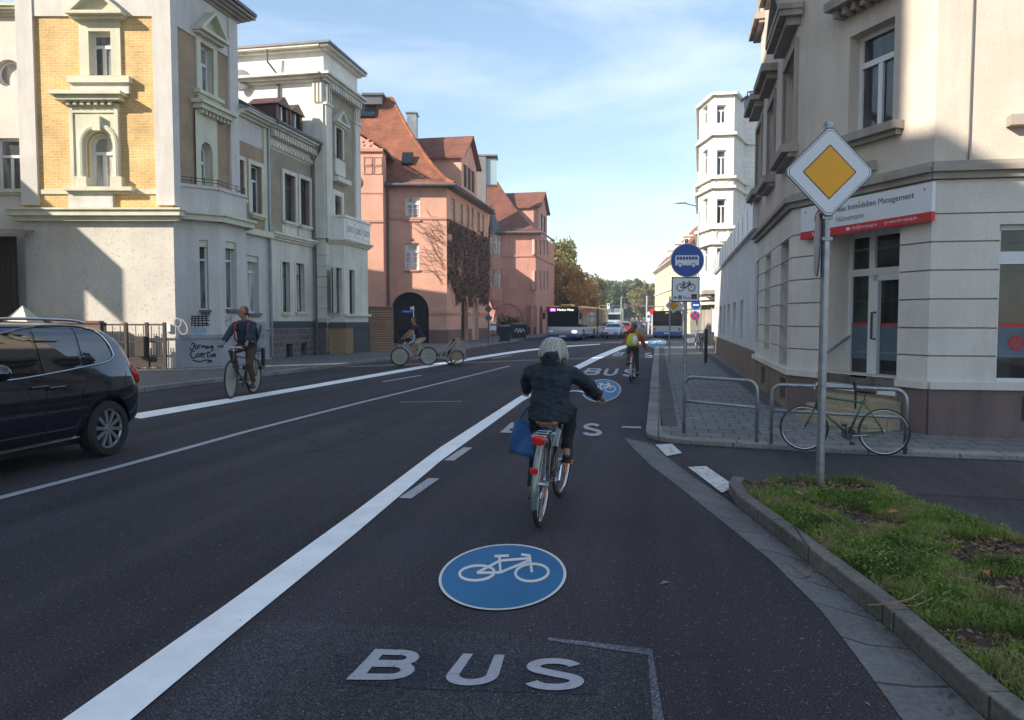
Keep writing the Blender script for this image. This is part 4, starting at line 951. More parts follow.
b.build('plinth',MT['pink_base'],p1)
g=MB(); g.fb(S1,ga-.02,gb+.02,.1,zz3+.2,-.45,-.36); n=20
r_=(gb-ga)/2; cz=gz-r_
g.fpoly(S1,[(ga,cz)]+[(ga+r_-r_*math.cos(PI*k/n),cz+r_*math.sin(PI*k/n)) for k in range(n+1)],-.45,-.37); g.fb(S1,(ga+gb)/2-.03,(ga+gb)/2+.03,.1,zz3+.1,-.37,-.33); g.fb(S1,ga,gb,zz3+.05,zz3+.2,-.4,-.3)
g.build('gateway_door',MT['gatewood'],p1)
for h in e_arch: k=MB(); wall(k,E1,h[0]-.02,h[1]+.02,0,h[3],[],0,0,-.28); k.build('doorway',MT['glass_bright' if h is e_arch[1] else 'black'],p1,fixn=False)
for h in (wu,wl): window(S1,h,p1,mull=1,trans=.68,bars=3,fwid=.08,gm='glass_bright')
for h in (gw1,gw2): window(GW,h,p1,mull=1,trans=.68,bars=3,fwid=.08,gm='glass')
for h in eh+em: window(E1,h,p1,mull=1,trans=.68,bars=2,fwid=.06)
# bell-cast hip roof
def belly(mb,ea,eb,ra,rb,z0,z1,n=7,kick=.55,m=0):
    """roof slope from eave edge ea-eb up to ridge ra-rb with a flared foot"""
    ea,eb,ra,rb=map(Vector,(ea,eb,ra,rb)); prev=None
    for i in range(n+1):
        t=i/n; h=t if kick==0 else (t**1.35); z=z0+(z1-z0)*h
        a=ea+(ra-ea)*t; b_=eb+(rb-eb)*t; row=(Vector((a.x,a.y,z)),Vector((b_.x,b_.y,z)))
        if prev: mb.poly([prev[0],prev[1],row[1],row[0]] if (row[1]-row[0]).length>1e-4 else [prev[0],prev[1],row[1]],m)
        prev=row
zr1=17.6
def hip(mb,F,uA,uB,inset,zE,zR,depth_e,ov=.6):
    """F south frame; eaves along it, ridge runs away along the street side"""
    ea=F.p(uA,0,ov); eb=F.p(uB+ov,0,ov)
    rb=F.p(uB-inset,0,-depth_e); ra=F.p(uA,0,-depth_e)
    belly(mb,ea,eb,ra,rb,zE,zR)
    north=F.p(uB+ov,0,-2*depth_e); nb=F.p(uA,0,-2*depth_e)
    belly(mb,eb,north,rb,rb,zE,zR); belly(mb,north,nb,rb,ra,zE,zR)
    return ea,eb,ra,rb
rf=MB(); ins=uc-S1.hit(392,99,-6.2)[0]
ea,eb,ra,rb=hip(rf,S1,u0-8,uc,ins,ZP,S1.hit(392,99,-6.2)[1],6.2)
rf.build('roof',MT['tile'],p1,fixn=True)
rd=MB(); 
n=10
P=[]
for i in range(n+1):
    t_=i/n; a=Vector(eb)+(Vector(rb)-Vector(eb))*t_; P.append((a.x,a.y,ZP+(S1.hit(392,99,-6.2)[1]-ZP)*t_**1.35+.04))
rd.tube(P,.13,8); rd.tube([(rb.x,rb.y,P[-1][2]),(ra.x,ra.y,P[-1][2])],.13,8); rd.build('ridge_tiles',MT['tile'],p1)
gw=MB(); zR=z_e+2.9
for s in (-1,1):
    e=GW.p(apx+s*4.85,z_e-.05,.25); top=GW.p(apx,zR+.15,.25); back=-5 if s<0 else -3.6
    q=e-GW.n*(abs(back)+.0); qt=top-GW.n*6.5
    gw.prism([e,top,qt,q],[e+zz*.14,top+zz*.14,qt+zz*.14,q+zz*.14])
gw.build('roof',MT['tile'],p1)
gt_=MB(); gt_.tube([S1.p(u0-.3,ZP-.02,.66),S1.p(uc+.66,ZP-.02,.66)],.09,8); gt_.tube([S1.p(uc+.66,ZP-.02,.66),(E1.p(E1.L-1,ZP-.02,.7))],.09,8); gt_.fb(S1,u0-.4,uc+.5,ZP-.12,ZP-.04,-.2,.6); gt_.fb(E1,-.3,E1.L+.3,ZP-.12,ZP-.045,-.2,.6)
gt_.tube([GW.p(uw+.15,ZP-.2,-1.0),GW.p(uw+.15,.3,-1.0)],.06,8)
for i in range(26): u=u0+i*(uc-u0-.3)/25; gt_.tube([S1.p(u,ZP+.12,.1),S1.p(u,ZP+.42,.0)],.02,4)
for z in (.2,.32,.42): gt_.tube([S1.p(u0+.1,ZP+z,.05),S1.p(uc-.2,ZP+z,.05)],.022,4)
gt_.build('rain_gutter',MT['gutter_grey'],p1)
def dormer(F,ua,ub,z0,z1,zr,depth,parent,wall_m,roof_m,holes,apexh,front=-.3):
    d=MB(); wall(d,F,ua,ub,z0,z1,holes,.15,0,front); d.poly([F.p(ua,z1,front),F.p(ub,z1,front),F.p((ua+ub)/2,zr,front)])
    for u in (ua,ub): d.poly([F.p(u,z0,front),F.p(u,z1,front),F.p(u,z1,-depth),F.p(u,z0,-depth)])
    do=d.build('dormer',wall_m,parent,fixn=False)
    r=MB(); c=(ua+ub)/2
    for s,e in ((-1,ua-.35),(1,ub+.35)):
        p=F.p(e,z1-.12,front+.35); q=F.p(c,zr+.12,front+.35); r.prism([p,q,q-F.n*depth,p-F.n*depth],[p+zz*.12,q+zz*.12,q-F.n*depth+zz*.12,p-F.n*depth+zz*.12])
    r.build('dormer_roof',roof_m,do); 
    for h in holes: window(F,h,do,'pinkframe' if 'pinkframe' in MT else 'bframe','glass',mull=0,trans=0,d=front,dep=.1)
    return do
# street dormer: front face over the east facade
zd0=ZP+.3; dz1=E1.hit(470,164,-.4)[1]; 
da=E1.hit(461.5,170,-.4)[0]; db=E1.hit(476.5,170,-.4)[0]; zrd=E1.hit(469,139,-.4)[1]
dh=[(da+.5+i*(db-da-1.0)/3+.08,da+.5+(i+1)*(db-da-1)/3-.08,dz1-2.0,dz1-.35) for i in range(3)]
dormer(E1,da,db,zd0-.4,dz1,zrd,6,p1,MT['pink'],MT['tile2'],dh,1,-.4)
# chimney-like vents, roof windows
v=MB(); D=-5.2; a=S1.hit(364,104,D); b_=S1.hit(382,94,D); v.fb(S1,a[0],b_[0],a[1],b_[1]-.1,D-1.2,D); v.fb(S1,a[0]-.15,b_[0]+.15,b_[1]-.1,b_[1]+.05,D-1.3,D+.15); vo=v.build('roof_vent',MT['zinc_dark'],p1)
v=MB(); D=-9; a=S1.hit(407,140,D); b_=S1.hit(416,113,D); v.fb(S1,a[0],b_[0],a[1]-3,b_[1],D-1.2,D); v.fb(S1,a[0]-.1,b_[0]+.1,b_[1],b_[1]+.08,D-1.3,D+.1); v.build('chimney',MT['zinc'],p1)
def onroof(px,py,w_,h_,name,mat):
    # small skylight lying on the south slope: march the sight line to the slope
    zt1=S1.hit(392,99,-6.2)[1]
    for i in range(400):
        D=.6-6.8*i/400; tt_=i/400; z=ZP+(zt1-ZP)*tt_**1.35; u,zz_=S1.hit(px,py,D)
        if zz_>=z-.02 and abs(zz_-z)<.15: break
    k=MB(); tt2=min(1,tt_+h_/6.8); z2=ZP+(zt1-ZP)*tt2**1.35; D2=D-h_*.75
    k.prism([S1.p(u-w_/2,z+.05,D),S1.p(u+w_/2,z+.05,D),S1.p(u+w_/2,z2+.05,D2),S1.p(u-w_/2,z2+.05,D2)],[S1.p(u-w_/2,z+.2,D+.1),S1.p(u+w_/2,z+.2,D+.1),S1.p(u+w_/2,z2+.2,D2+.1),S1.p(u-w_/2,z2+.2,D2+.1)])
    return k.build(name,mat,p1)
onroof(407,164,.75,.8,'skylight',MT['glass_car']); onroof(367,117,1.1,1.7,'skylight',MT['glass_car'])
# creeper on the street side
iv=empty('creeper',tuple(E1.p(1,.1,.1)),'dense brown leafless creeper covering the street side of the near pink house','climbing plant')
allh=eh+em+e_arch
n=24000; U=np.random.uniform(0.05,E1.L-.1,n); Zv=np.random.uniform(2.6,8.6,n)
keep=[]
for u,z in zip(U,Zv):
    low=2.9+1.6*mnoise.noise(Vector((u*.7,0,3)))+ (0 if u>2 else .8)
    hi=8.3+(1.6*max(0,mnoise.noise(Vector((u*.5,5,1)))) if u>6 else .0)
    if z<low or z>hi: continue
    if mnoise.noise(Vector((u*.9,z*.9,0)))<-.42-.1*random.random(): continue
    if any(h[0]<u<h[1] and h[2]<z<h[3] for h in allh): continue
    keep.append((u,z))
MT['ivy']=leafmat('creeper_leaves',[(.07,.032,.024),(.15,.075,.055),(.24,.125,.085)],1.2,.1)
cen=[tuple(E1.p(u,z,.04+.12*random.random())) for u,z in keep]; cards('foliage',cen,np.random.uniform(.08,.20,len(cen)),MT['ivy'],iv,nrm=(1,0,0))
tw=MB()
for i in range(40):
    u=random.uniform(.2,E1.L-.3); z=random.uniform(2.6,4.5); P=[]
    for k in range(12): P.append(E1.p(max(.1,min(E1.L-.1,u)),z,.05)); u+=random.uniform(-.25,.25); z+=random.uniform(.2,.6)
    tw.tube([p for p in P if p.z<9],[.012]*len([p for p in P if p.z<9]),4)
for i in range(55):
    u=uc-random.uniform(.0,.4); z=random.uniform(4,8.0); du=-random.uniform(.08,.3); P=[]
    for k in range(random.randint(5,11)): 
        P.append(S1.p(u,z,.03)); u+=du+random.uniform(-.1,.05); z+=random.uniform(-.1,.38)
        if z>10.2: break
    if len(P)>2: tw.tube(P,.0075,4)
tw.build('stem',plain('bare_twigs',(.10,.055,.04),.9,.3),iv)
# ------------------------------------------------------------------ far pink house
CQ=(-13.05,79.6)
S2=Fr((CQ[0]-13*RX[0],CQ[1]-13*RX[1]),CQ); E2=Fr(CQ,(CQ[0]+.2,CQ[1]+13)); p2=empty('pink_house',(*CQ,0),'far pink house with brown tiled roof and corner bay, beyond the creeper-clad one','house')
ZQ=S2.hit(520,233)[1]; zs2=S2.hit(510,256)[1]
bx=[S2.hit(x,280)[0] for x in (488.5,502.5)]
mb=MB(); wall(mb,S2,0,13,0,ZQ)
e=[];
for x in (535.8,540.2,544,547.5):
    for y0,y1 in ((240,255),(271,290)):
        u,zt_=E2.hit(x,y0); z0=E2.hit(x,y1)[1]; e.append((u-.6,u+.6,z0,zt_))
ea_=[]
for x0,x1,y in ((533.5,537,304),(539.5,543,305.5),(545.5,548.5,306)):
    a=E2.hit(x0,320)[0]; b_=E2.hit(x1,320)[0]; ea_.append((a,b_,0,E2.hit((x0+x1)/2,y)[1],True))
wall(mb,E2,0,E2.L,0,ZQ,e+ea_,.3); wall(mb,Fr((CQ[0]+.2,CQ[1]+13),(CQ[0]-10,CQ[1]+13)),0,10.3,0,ZQ)
mb.build('wall',MT['pink2'],p2,fixn=False)
for h in e: window(E2,h,p2,trans=.7,fwid=.09)
for i,h in enumerate(ea_): k=MB(); wall(k,E2,h[0],h[1],0,h[3],[],0,0,-.28); k.build('doorway',MT['black' if i==1 else 'glass_bright'],p2,fixn=False)
t=MB(); t.fb(S2,0,13.05,zs2-.08,zs2+.1,-.05,.1); t.fb(E2,0,E2.L,zs2-.08,zs2+.1,-.05,.1)
uu,zA=S2.hit(512,318); ra_=S2.hit(523.5,320)[0]-S2.hit(508.5,320)[0]
t.tube([S2.p(uu-.4+ra_*math.cos(R(a))*1.0,zA-.3+ra_*math.sin(R(a))*1.15,.03) for a in range(0,181,15)],.08,6); t.fb(S2,uu+1.3,13.04,zA-.45,zA-.2,-.05,.1)
t.build('string_course',MT['pink_trim'],p2); b=MB(); b.fb(S2,0,13.05,0,.9,-.05,.07); b.build('plinth',MT['pink_base'],p2)
# oriel
PB=[S2.p(bx[0],0,0),S2.p(bx[0]+.2,0,1.2),S2.p(bx[1]-1.0,0,1.2),S2.p(bx[1],0,0)]
o=MB(); zb0=S2.hit(496,300,1.2)[1]; Fo=Fr(PB[1].xy,PB[2].xy); Fo2=Fr(PB[2].xy,PB[3].xy); ho=[]
F_h={}
for y0,y1 in ((236.5,254),(269.5,287)):
    h=Fo.rect(489.5,y0,497.0,y1); ho.append((Fo,h)); h2=Fo2.rect(498.5,y0,501.8,y1); ho.append((Fo2,h2))
for F in (Fo,Fo2): wall(o,F,0,F.L,zb0,ZQ-.3,[h for G_,h in ho if G_ is F],.15)
wall(o,Fr(PB[0].xy,PB[1].xy),0,(PB[1]-PB[0]).length,zb0,ZQ-.3); o.prism([p*.5+S2.p((bx[0]+bx[1])/2,0,0)*.5+zz*(zb0-.9) for p in PB],[p+zz*zb0 for p in PB]); oo=o.build('oriel',MT['pink2'],p2,fixn=False)
for F,h in ho: window(F,h,oo,trans=.7,fwid=.1,gm='glass_bright')
o=MB(); top=S2.p((bx[0]+bx[1])/2-.5,ZQ+3.2,-.6)
for i in range(3): o.poly([PB[i]+zz*(ZQ-.3),PB[i+1]+zz*(ZQ-.3),top])
o.build('oriel_roof',MT['zinc_dark'],oo)
rf=MB(); Dq=-7.5; iq=13-S2.hit(490,168,Dq)[0]; hip(rf,S2,-1,13,iq,ZQ,S2.hit(490,168,Dq)[1],7.5); rf.build('roof',MT['tile2'],p2)
t=MB(); t.tube([S2.p(0,ZQ,.66),S2.p(13.66,ZQ,.66)],.1,8); t.tube([S2.p(13.66,ZQ,.66),E2.p(E2.L-5,ZQ,.66)],.1,8)
for z in (.25,.45): t.tube([S2.p(3,ZQ+z,.1),S2.p(12.9,ZQ+z,.1)],.03,4)
t.fb(S2,0,13.5,ZQ-.14,ZQ-.06,-.2,.6); t.build('rain_gutter',MT['gutter_grey'],p2)
da=E2.hit(538.5,225,-.4)[0]; db=E2.hit(547,225,-.4)[0]; dz1=E2.hit(542,210,-.4)[1]; zrd=E2.hit(543,194,-.4)[1]
dh=[(da+.8+i*(db-da-1.6)/2+.2,da+.8+(i+1)*(db-da-1.6)/2-.2,dz1-2.3,dz1-.5) for i in range(2)]
dormer(E2,da,db,ZQ-.2,dz1,zrd,8,p2,MT['pink2'],MT['tile2'],dh,1,-.4)
v=MB(); D=2; a=S2.hit(477,184,D); b_=S2.hit(486,155,D); v.fb(S2,a[0],b_[0],a[1]-8,b_[1]-.1,D-2.2,D,0); v.fb(S2,b_[0],b_[0]+1.1,a[1],b_[1]-.3,D-2,D-.3,1); v.fb(S2,a[0]-.1,b_[0]+1.2,b_[1]-.1,b_[1]+.05,D-2.3,D+.1,0); v.build('lift_tower',[MT['concrete'],glassmat('pale_glass',(.3,.38,.42),.05)],p2)
# recess wall between the two pink houses
mb=MB(); Fq=Fr((-21,66),(-14.4,66)); wall(mb,Fr((CP[0]-4.6,CP[1]+E1.L),(CP[0]-4.6,CP[1]+31)),0,17,0,9.5); mb.build('link_wall',MT['pink2'],p2,fixn=False)
MT['leaf_br']=leafmat('autumn_hedge_leaves',[(.03,.02,.012),(.06,.035,.02),(.05,.06,.02)],3)
bush('shrub','dark rounded shrub before the far pink house, behind the white notice box',(-14.6,73,1.0),(1.8,2.6,1.2),2600,MT['leaf_dark'],leaf=.16)
bush('shrub','brownish shrub left of the dark wheelie bin',(-15.2,64,1.0),(1.0,1.5,1.1),1800,MT['leaf_br'],leaf=.16)
# ================================================================== right: corner house
P0=(2.38,19.7); P1=(2.25,13.75); P2=(3.65,11.3); P3=(13.5,11.55)
RE=Fr(P0,P1); RC=Fr(P1,P2); RS=Fr(P2,P3)
chs=empty('corner_house',(P2[0],P2[1],0),'beige rendered corner house with red and white office sign over its steps','house')
MT['groove']=plain('groove_shade',(.36,.33,.30),.9,.15)  # groove shade put into the colour: darker than the courses around it
def rust(mb,F,u0,u1,zs,holes,dep,m=0,mg=1,pr=.03,g=.011,x0=0,x1=0):
    wall(mb,F,u0,u1,zs[0],zs[-1],[tuple(h[:4]) for h in holes],0,mg)
    for i in range(len(zs)-1):
        H=[(h[0],h[1],max(h[2],zs[i]+g),min(h[3],zs[i+1]-g)) for h in holes if h[2]<zs[i+1] and h[3]>zs[i]]
        a,b=zs[i]+(g if i else 0),zs[i+1]-g
        wall(mb,F,u0-x0,u1+x1,a,b,H,0,m,pr)
        mb.poly([F.p(u0,a,0),F.p(u1,a,0),F.p(u1,a,pr),F.p(u0,a,pr)],m); mb.poly([F.p(u0,b,0),F.p(u1,b,0),F.p(u1,b,pr),F.p(u0,b,pr)],m)
    for h in holes:
        a,b,c,e=h[:4]
        for p,q in (((a,c),(a,e)),((a,e),(b,e)),((b,e),(b,c)),((b,c),(a,c))):
            mb.poly([F.p(*p,pr),F.p(*q,pr),F.p(*q,-dep),F.p(*p,-dep)],m)
zPl=.70; zCo=RS.hit(1000,178)[1]
zsC=[.80]+[RS.hit(965,y)[1] for y in (356,328,299,270,241.5,213.5)]+[zCo]
hS=RS.rect(996.5,224,1050,384); hD=(RC.hit(824,300)[0],RC.hit(900,300)[0],.62,RC.hit(880,225)[1])
hE=[RE.rect(781.5,242,789.5,375),RE.rect(766,255,771.5,350),RE.rect(756,262,759.5,342)]
zsE=zsC
mb=MB(); rust(mb,RS,0.0,RS.L,zsC,[hS],.2,x0=.018); rust(mb,RC,0,RC.L,[.8]+zsC[1:],[(hD[0],hD[1],.8,hD[3])],.55,x0=.008,x1=.018); rust(mb,RE,0,RE.L,zsC,hE,.25,x1=.008)
mb.build('wall',[MT['corner_lo'],MT['groove']],chs,fixn=False)
# upper storeys
uW=RC.rect(849,27,893.5,130); ZB=13.5
uE=[RE.rect(784.5,62,795.5,152),RE.rect(768.5,105,775,180),RE.rect(757,128,762,192)]
uE2=[(h[0],h[1],h[2]+4.1,h[3]+4.1) for h in uE]
mb=MB(); wall(mb,RS,0,RS.L,zCo+.2,ZB,[(3.0,4.3,zCo+.95,zCo+3.2)],.22); wall(mb,RC,0,RC.L,zCo+.2,ZB,[uW,(uW[0],uW[1],uW[2]+3.75,uW[3]+3.75)],.24); wall(mb,RE,0,RE.L,zCo+.2,ZB,uE+uE2,.25)
Fb_=Fr((12,19.7),P0); wall(mb,Fb_,0,Fb_.L,0,ZB)
mb.build('upper_wall',MT['corner'],chs,fixn=False)
mb=MB(); mb.fb(RS,0,RS.L,0,zPl,-.1,.06); mb.fb(RC,hD[1]+.05,RC.L+.02,0,zPl,-.1,.06); mb.fb(RC,0,hD[0]-.05,0,zPl,-.1,.06)
mb.build('plinth',MT['corner_base'],chs)
cel=[RE.rect(782,399,788,415),RE.rect(763,379,767,397)]
mb=MB(); wall(mb,RE,0,RE.L,0,zPl,[(h[0],h[1],.2,.6) for h in cel],.3,0,.05); mb.build('plinth',MT['corner_base2'],chs,fixn=False)
mb=MB()
for h in cel: mb.fb(RE,h[0],h[1],.2,.6,-.25,-.2)
u=RS.rect(1020,396,1027,420); mb.fb(RS,u[0],u[0]+.5,u[2],u[3],.0,.075); mb.build('cellar_grille',MT['black_metal'],chs)
mb=MB(); 
for F in (RS,RE): mb.fb(F,0,F.L,zPl,zPl+.10,-.1,.10)
mb.fb(RC,hD[1]+.03,RC.L+.03,zPl,zPl+.098,-.1,.10); mb.fb(RC,-.02,hD[0]-.03,zPl,zPl+.098,-.1,.10)
mb.build('ledge',MT['corner_lo'],chs)
mb=MB()
for F in (RS,RC,RE):
    mb.fb(F,-.04,F.L+.04,zCo,zCo+.09,-.05,.10); mb.fb(F,-.06,F.L+.06,zCo+.09,zCo+.17,-.05,.17); mb.fb(F,-.02,F.L+.02,zCo+.17,zCo+.24,-.05,.07)
sill(mb,RC,uW[0],uW[1],uW[2],.12,.18,.22); sill(mb,RS,3.0,4.3,zCo+.95,.12,.15,.2); 
for h in uE+uE2: sill(mb,RE,h[0],h[1],h[2],.14,.24,.16)
for h in uE: mb.fb(RE,h[0]-.25,h[1]+.25,h[3]+.45,h[3]+.6,-.05,.32); mb.fb(RE,h[0]-.15,h[1]+.15,h[3]+.32,h[3]+.45,-.05,.2); 
h=uE[0]; pediment(mb,RE,h[0]-.1,h[1]+.1,h[3]+.55,.75,.34)
mb.fb(RC,uW[0]-.25,uW[1]+.25,uW[3]+.42,uW[3]+.55,-.05,.3); dentils(mb,RC,uW[0]-.2,uW[1]+.2,uW[3]+.3,.12,.2,.08)
lb=RS.hit(1006,117); mb.fb(RS,lb[0],lb[0]+2.2,lb[1]-.14,lb[1],-.05,.16)
for h in uE+uE2: surround(mb,RE,h,.12,.04)
cornice(mb,RE,0,RE.L,ZB-.3,.5,.4); cornice(mb,RC,0,RC.L,ZB-.3,.5,.4); cornice(mb,RS,0,RS.L,ZB-.3,.5,.4)
mb.build('window_trim',MT['sandstone'],chs)
rf=MB(); rf.prism([(*P0,ZB+.1),(*P1,ZB+.1),(*P2,ZB+.1),(13.5,11.55,ZB+.1),(13.5,19.7,ZB+.1)],[(P0[0]+2,P0[1]-1,ZB+3),(4.2,14.3,ZB+3),(5,13.5,ZB+3),(12.5,13.5,ZB+3),(12.5,18.7,ZB+3)]); rf.build('roof',MT['tile2'],chs)
window(RC,uW,chs,trans=.70,mull=1,fwid=.07,dep=.2); window(RC,(uW[0],uW[1],uW[2]+3.75,uW[3]+3.75),chs,trans=.7,fwid=.07,dep=.2); window(RS,(3.0,4.3,zCo+.95,zCo+3.2),chs,trans=.7,fwid=.07,dep=.2)
for h in uE+uE2+hE: window(RE,h,chs,trans=.7,mull=1,fwid=.07,dep=.2)
k=MB(); k.tube([RS.p(.42,zCo+.25,.03),RS.p(.44,ZB-.4,.03)],.010,6); k.build('lightning_cable',MT['gutter_grey'],chs)
k=MB(); q=RC.hit(874,166); k.fb(RC,q[0]-.05,q[0]+.06,q[1]-.07,q[1]+.07,0,.1); k.build('junction_box',MT['sandstone'],chs)
# shop window
a,b,c,e=hS; wo=MB(); d1=-.1
wo.fb(RS,a,a+.07,c,e,-.18,d1); wo.fb(RS,a,b,c,c+.07,-.18,d1); wo.fb(RS,a,b,e-.07,e,-.18,d1); tz=RS.hit(1010,257)[1]; wo.fb(RS,a,b,tz-.09,tz+.08,-.18,d1+.03); wo.fb(RS,a-.02,b,c-.05,c,-.2,.05)
wo=wo.build('window',MT['wframe'],chs); g=MB(); g.poly([RS.p(a,c,-.14),RS.p(b,c,-.14),RS.p(b,e,-.14),RS.p(a,e,-.14)]); g.build('pane',MT['glass_shop'],wo)
def film(F,u0,u1,z0,z1,par,d,logo=None):
    k=MB(); k.fb(F,u0,u1,z0,z1,d,d+.004,0); k.fb(F,u0,u1,z1,z1+.045,d,d+.005,1)
    if logo:
        cx,cz,r=logo; k.disc(F.p(cx,cz,d+.008),F.n,r,.004,28,1); k.ring(F.p(cx,cz,d+.012),F.n,r*.82,.006,28,4,0)
        k.fpoly(F,[(cx-r*.55,cz),(cx,cz+r*.5),(cx+r*.55,cz),(cx+r*.42,cz-.0),(cx,cz+r*.34),(cx-r*.42,cz)],d+.011,d+.014,0); k.fb(F,cx-r*.4,cx+r*.4,cz-r*.45,cz-r*.3,d+.011,d+.014,0)
        for x in (-.3,0,.3): k.fb(F,cx+r*x-r*.06,cx+r*x+r*.06,cz-r*.3,cz-.01,d+.0112,d+.0142,0)
    return k.build('privacy_film',[plain('grey_blue_film',(.10,.15,.19),.35,.1),MT['signred']],par)
fz0=RS.hit(1010,358)[1]; fz1=RS.hit(1010,327)[1]; lg=RS.hit(1016,343,-.13)
film(RS,a+.07,b,fz0,fz1,wo,-.135,(lg[0],lg[1],.105))
# door recess
a,b,c,e=hD; D=-.5
do=MB()
su_=lambda px:RC.hit(px,310,D)[0]
x0=a; x1=su_(868.5); x2=su_(874); x3=b
fr=.08; tz=RC.hit(875,272,D)[1]
do.fb(RC,a,su_(851),c,e,D-.08,D); do.fb(RC,b-fr,b,c,e,D-.08,D); do.fb(RC,x1-.0,x2,c,e,D-.08,D+.01); do.fb(RC,a,b,tz-.05,tz+.06,D-.08,D+.02); do.fb(RC,a,b,e-.08,e,D-.08,D)
do.fb(RC,a,x1,c,c+.09,D-.08,D); do.fb(RC,x2,x2+.10,c,tz-.05,D-.07,D+.03); do.fb(RC,b-.16,b-fr,c,tz-.05,D-.07,D+.03); do.fb(RC,x2,b-fr,c,c+.12,D-.07,D+.03); do.fb(RC,x2,b-fr,tz-.14,tz-.05,D-.07,D+.03)
do=do.build('door',MT['wframe'],chs)
k=MB(); k.poly([RC.p(a,c,D-.04),RC.p(b,c,D-.04),RC.p(b,e,D-.04),RC.p(a,e,D-.04)]); k.build('pane',MT['glass_shop'],do)
k=MB(); hx=x2+.06; hz=1.55; k.tube([RC.p(hx,hz-.2,D+.03),RC.p(hx,hz-.2,D+.1),RC.p(hx,hz+.22,D+.1),RC.p(hx,hz+.22,D+.03)],.018,6); k.build('handle',MT['black'],do)
z0f=RC.hit(880,360,D)[1]; z1f=RC.hit(880,326,D)[1]; film(RC,su_(851),x1,z0f,z1f,do,D-.03); film(RC,x2+.11,b-.17,z0f,z1f,do,D-.03,(b-.26,(z0f+z1f)/2+.1,.11))
# back wall, floor and ceiling of the recess; steps
k=MB()
k.fb(RC,a-.02,b+.02,.1,.62,D-.3,.0)
for i,(zt_,dd) in enumerate(((.47,.20),(.32,.42),(.18,.64))): k.fb(RC,a+.12,b+.12,.05,zt_,dd-.22,dd)
k.build('steps',MT['step'],chs,bevel=.01)
k=MB(); k.fb(RC,a+.001,b-.001,.545,.632,-.46,.04); k.build('door_sill',MT['signwhite'],chs)
k=MB(); hr=[RC.p(a+.07,1.38,D+.03),RC.p(a+.07,1.1,.0),RC.p(a+.07,1.06,.06)]; k.tube(hr,.022,8); k.tube([RC.p(a+.07,1.15,-.08),RC.p(a,1.15,-.08)],.012,6); k.tube([RC.p(a+.07,1.3,-.35),RC.p(a,1.3,-.35)],.012,6); k.build('handrail',MT['galv'],chs)
k=MB(); k.fb(RC,-.0,a,0.05,3.3,-.8,-.02) if False else None
# sign over the door
sg=empty('office_sign',tuple(RC.p(.1,2.7,.12)),'white and red office sign board above the corner steps, grey lettering','sign')
sA=RC.hit(801,206,.14); sB=RC.hit(932.5,185,.14); sC=RC.hit(932.5,226,.14); sD=RC.hit(801,235.5,.14)
zt0=(sA[1]+sB[1])/2; zb0=(sC[1]+sD[1])/2; ua,ub=sA[0],sB[0]
FSg=Fr(RC.p(ua,0,.14).xy,RC.p(ub,0,.14).xy); Lg=FSg.L
zr=zb0+(zt0-zb0)*.24
k=MB(); k.fb(FSg,0,Lg,zr,zt0,-.06,0,0); k.fb(FSg,0,Lg,zb0,zr,-.06,.002,1); 
for x in (.12,Lg*.5,Lg-.12):
    for z in (zt0-.08,): k.ell(FSg.p(x,z,.005),(.012,.012,.012),6,5,2)
k.build('board',[MT['signwhite'],MT['signred'],MT['signblack']],sg)
k=MB(); hh=zt0-zr
tx=Lg*.20
k.text('Bau Immobilien Management',lambda x,y:FSg.p(x,y,.004),FSg.hit(838,205)[0],zr+hh*.50,w=FSg.hit(914,200)[0]-FSg.hit(838,205)[0],m=0); k.text('Hönemann',lambda x,y:FSg.p(x,y,.004),FSg.hit(837,213)[0],zr+hh*.17,w=FSg.hit(864,213)[0]-FSg.hit(837,213)[0],m=1); k.build('lettering',[MT['signblack'],MT['greytext']],sg)
k=MB(); k.text('0341 / 30 80',lambda x,y:FSg.p(x,y,.007),Lg*.14,zb0+(zr-zb0)*.3,w=Lg*.13); k.text('info@bim-leipzig.de',lambda x,y:FSg.p(x,y,.007),FSg.hit(852,225)[0],zb0+(zr-zb0)*.26,w=Lg*.19); k.text('www.bim-leipzig.de',lambda x,y:FSg.p(x,y,.007),FSg.hit(889,222)[0],zb0+(zr-zb0)*.3,w=Lg*.19)
zm=(zb0+zr)/2; k.fb(FSg,FSg.hit(848,225)[0]-.03,FSg.hit(848,225)[0]+.04,zm-.022,zm+.022,.003,.006); k.ring(FSg.p(FSg.hit(886,222)[0],zm,.005),FSg.n,.022,.004,16,4); k.tube([FSg.p(Lg*.115,zm+.03,.006),FSg.p(Lg*.118,zm,.006),FSg.p(Lg*.13,zm-.03,.006)],.008,5); k.build('lettering',MT['signwhite'],sg)
k=MB(); cx=FSg.hit(823,215)[0]-.02; cz=zr+hh*.45; r=hh*.36
k.stroke(arcp(cx,cz,r,r,70,290,20),.05,lambda x,y:FSg.p(x,y,.005)); 
for x,h0 in ((-.25,.9),(.05,.6),(.35,.8)): k.fb(FSg,cx+r*x-.02,cx+r*x+.025,cz-r*.7,cz-r*.7+r*h0*1.3,.003,.0075)
k.build('logo',MT['signred'],sg)
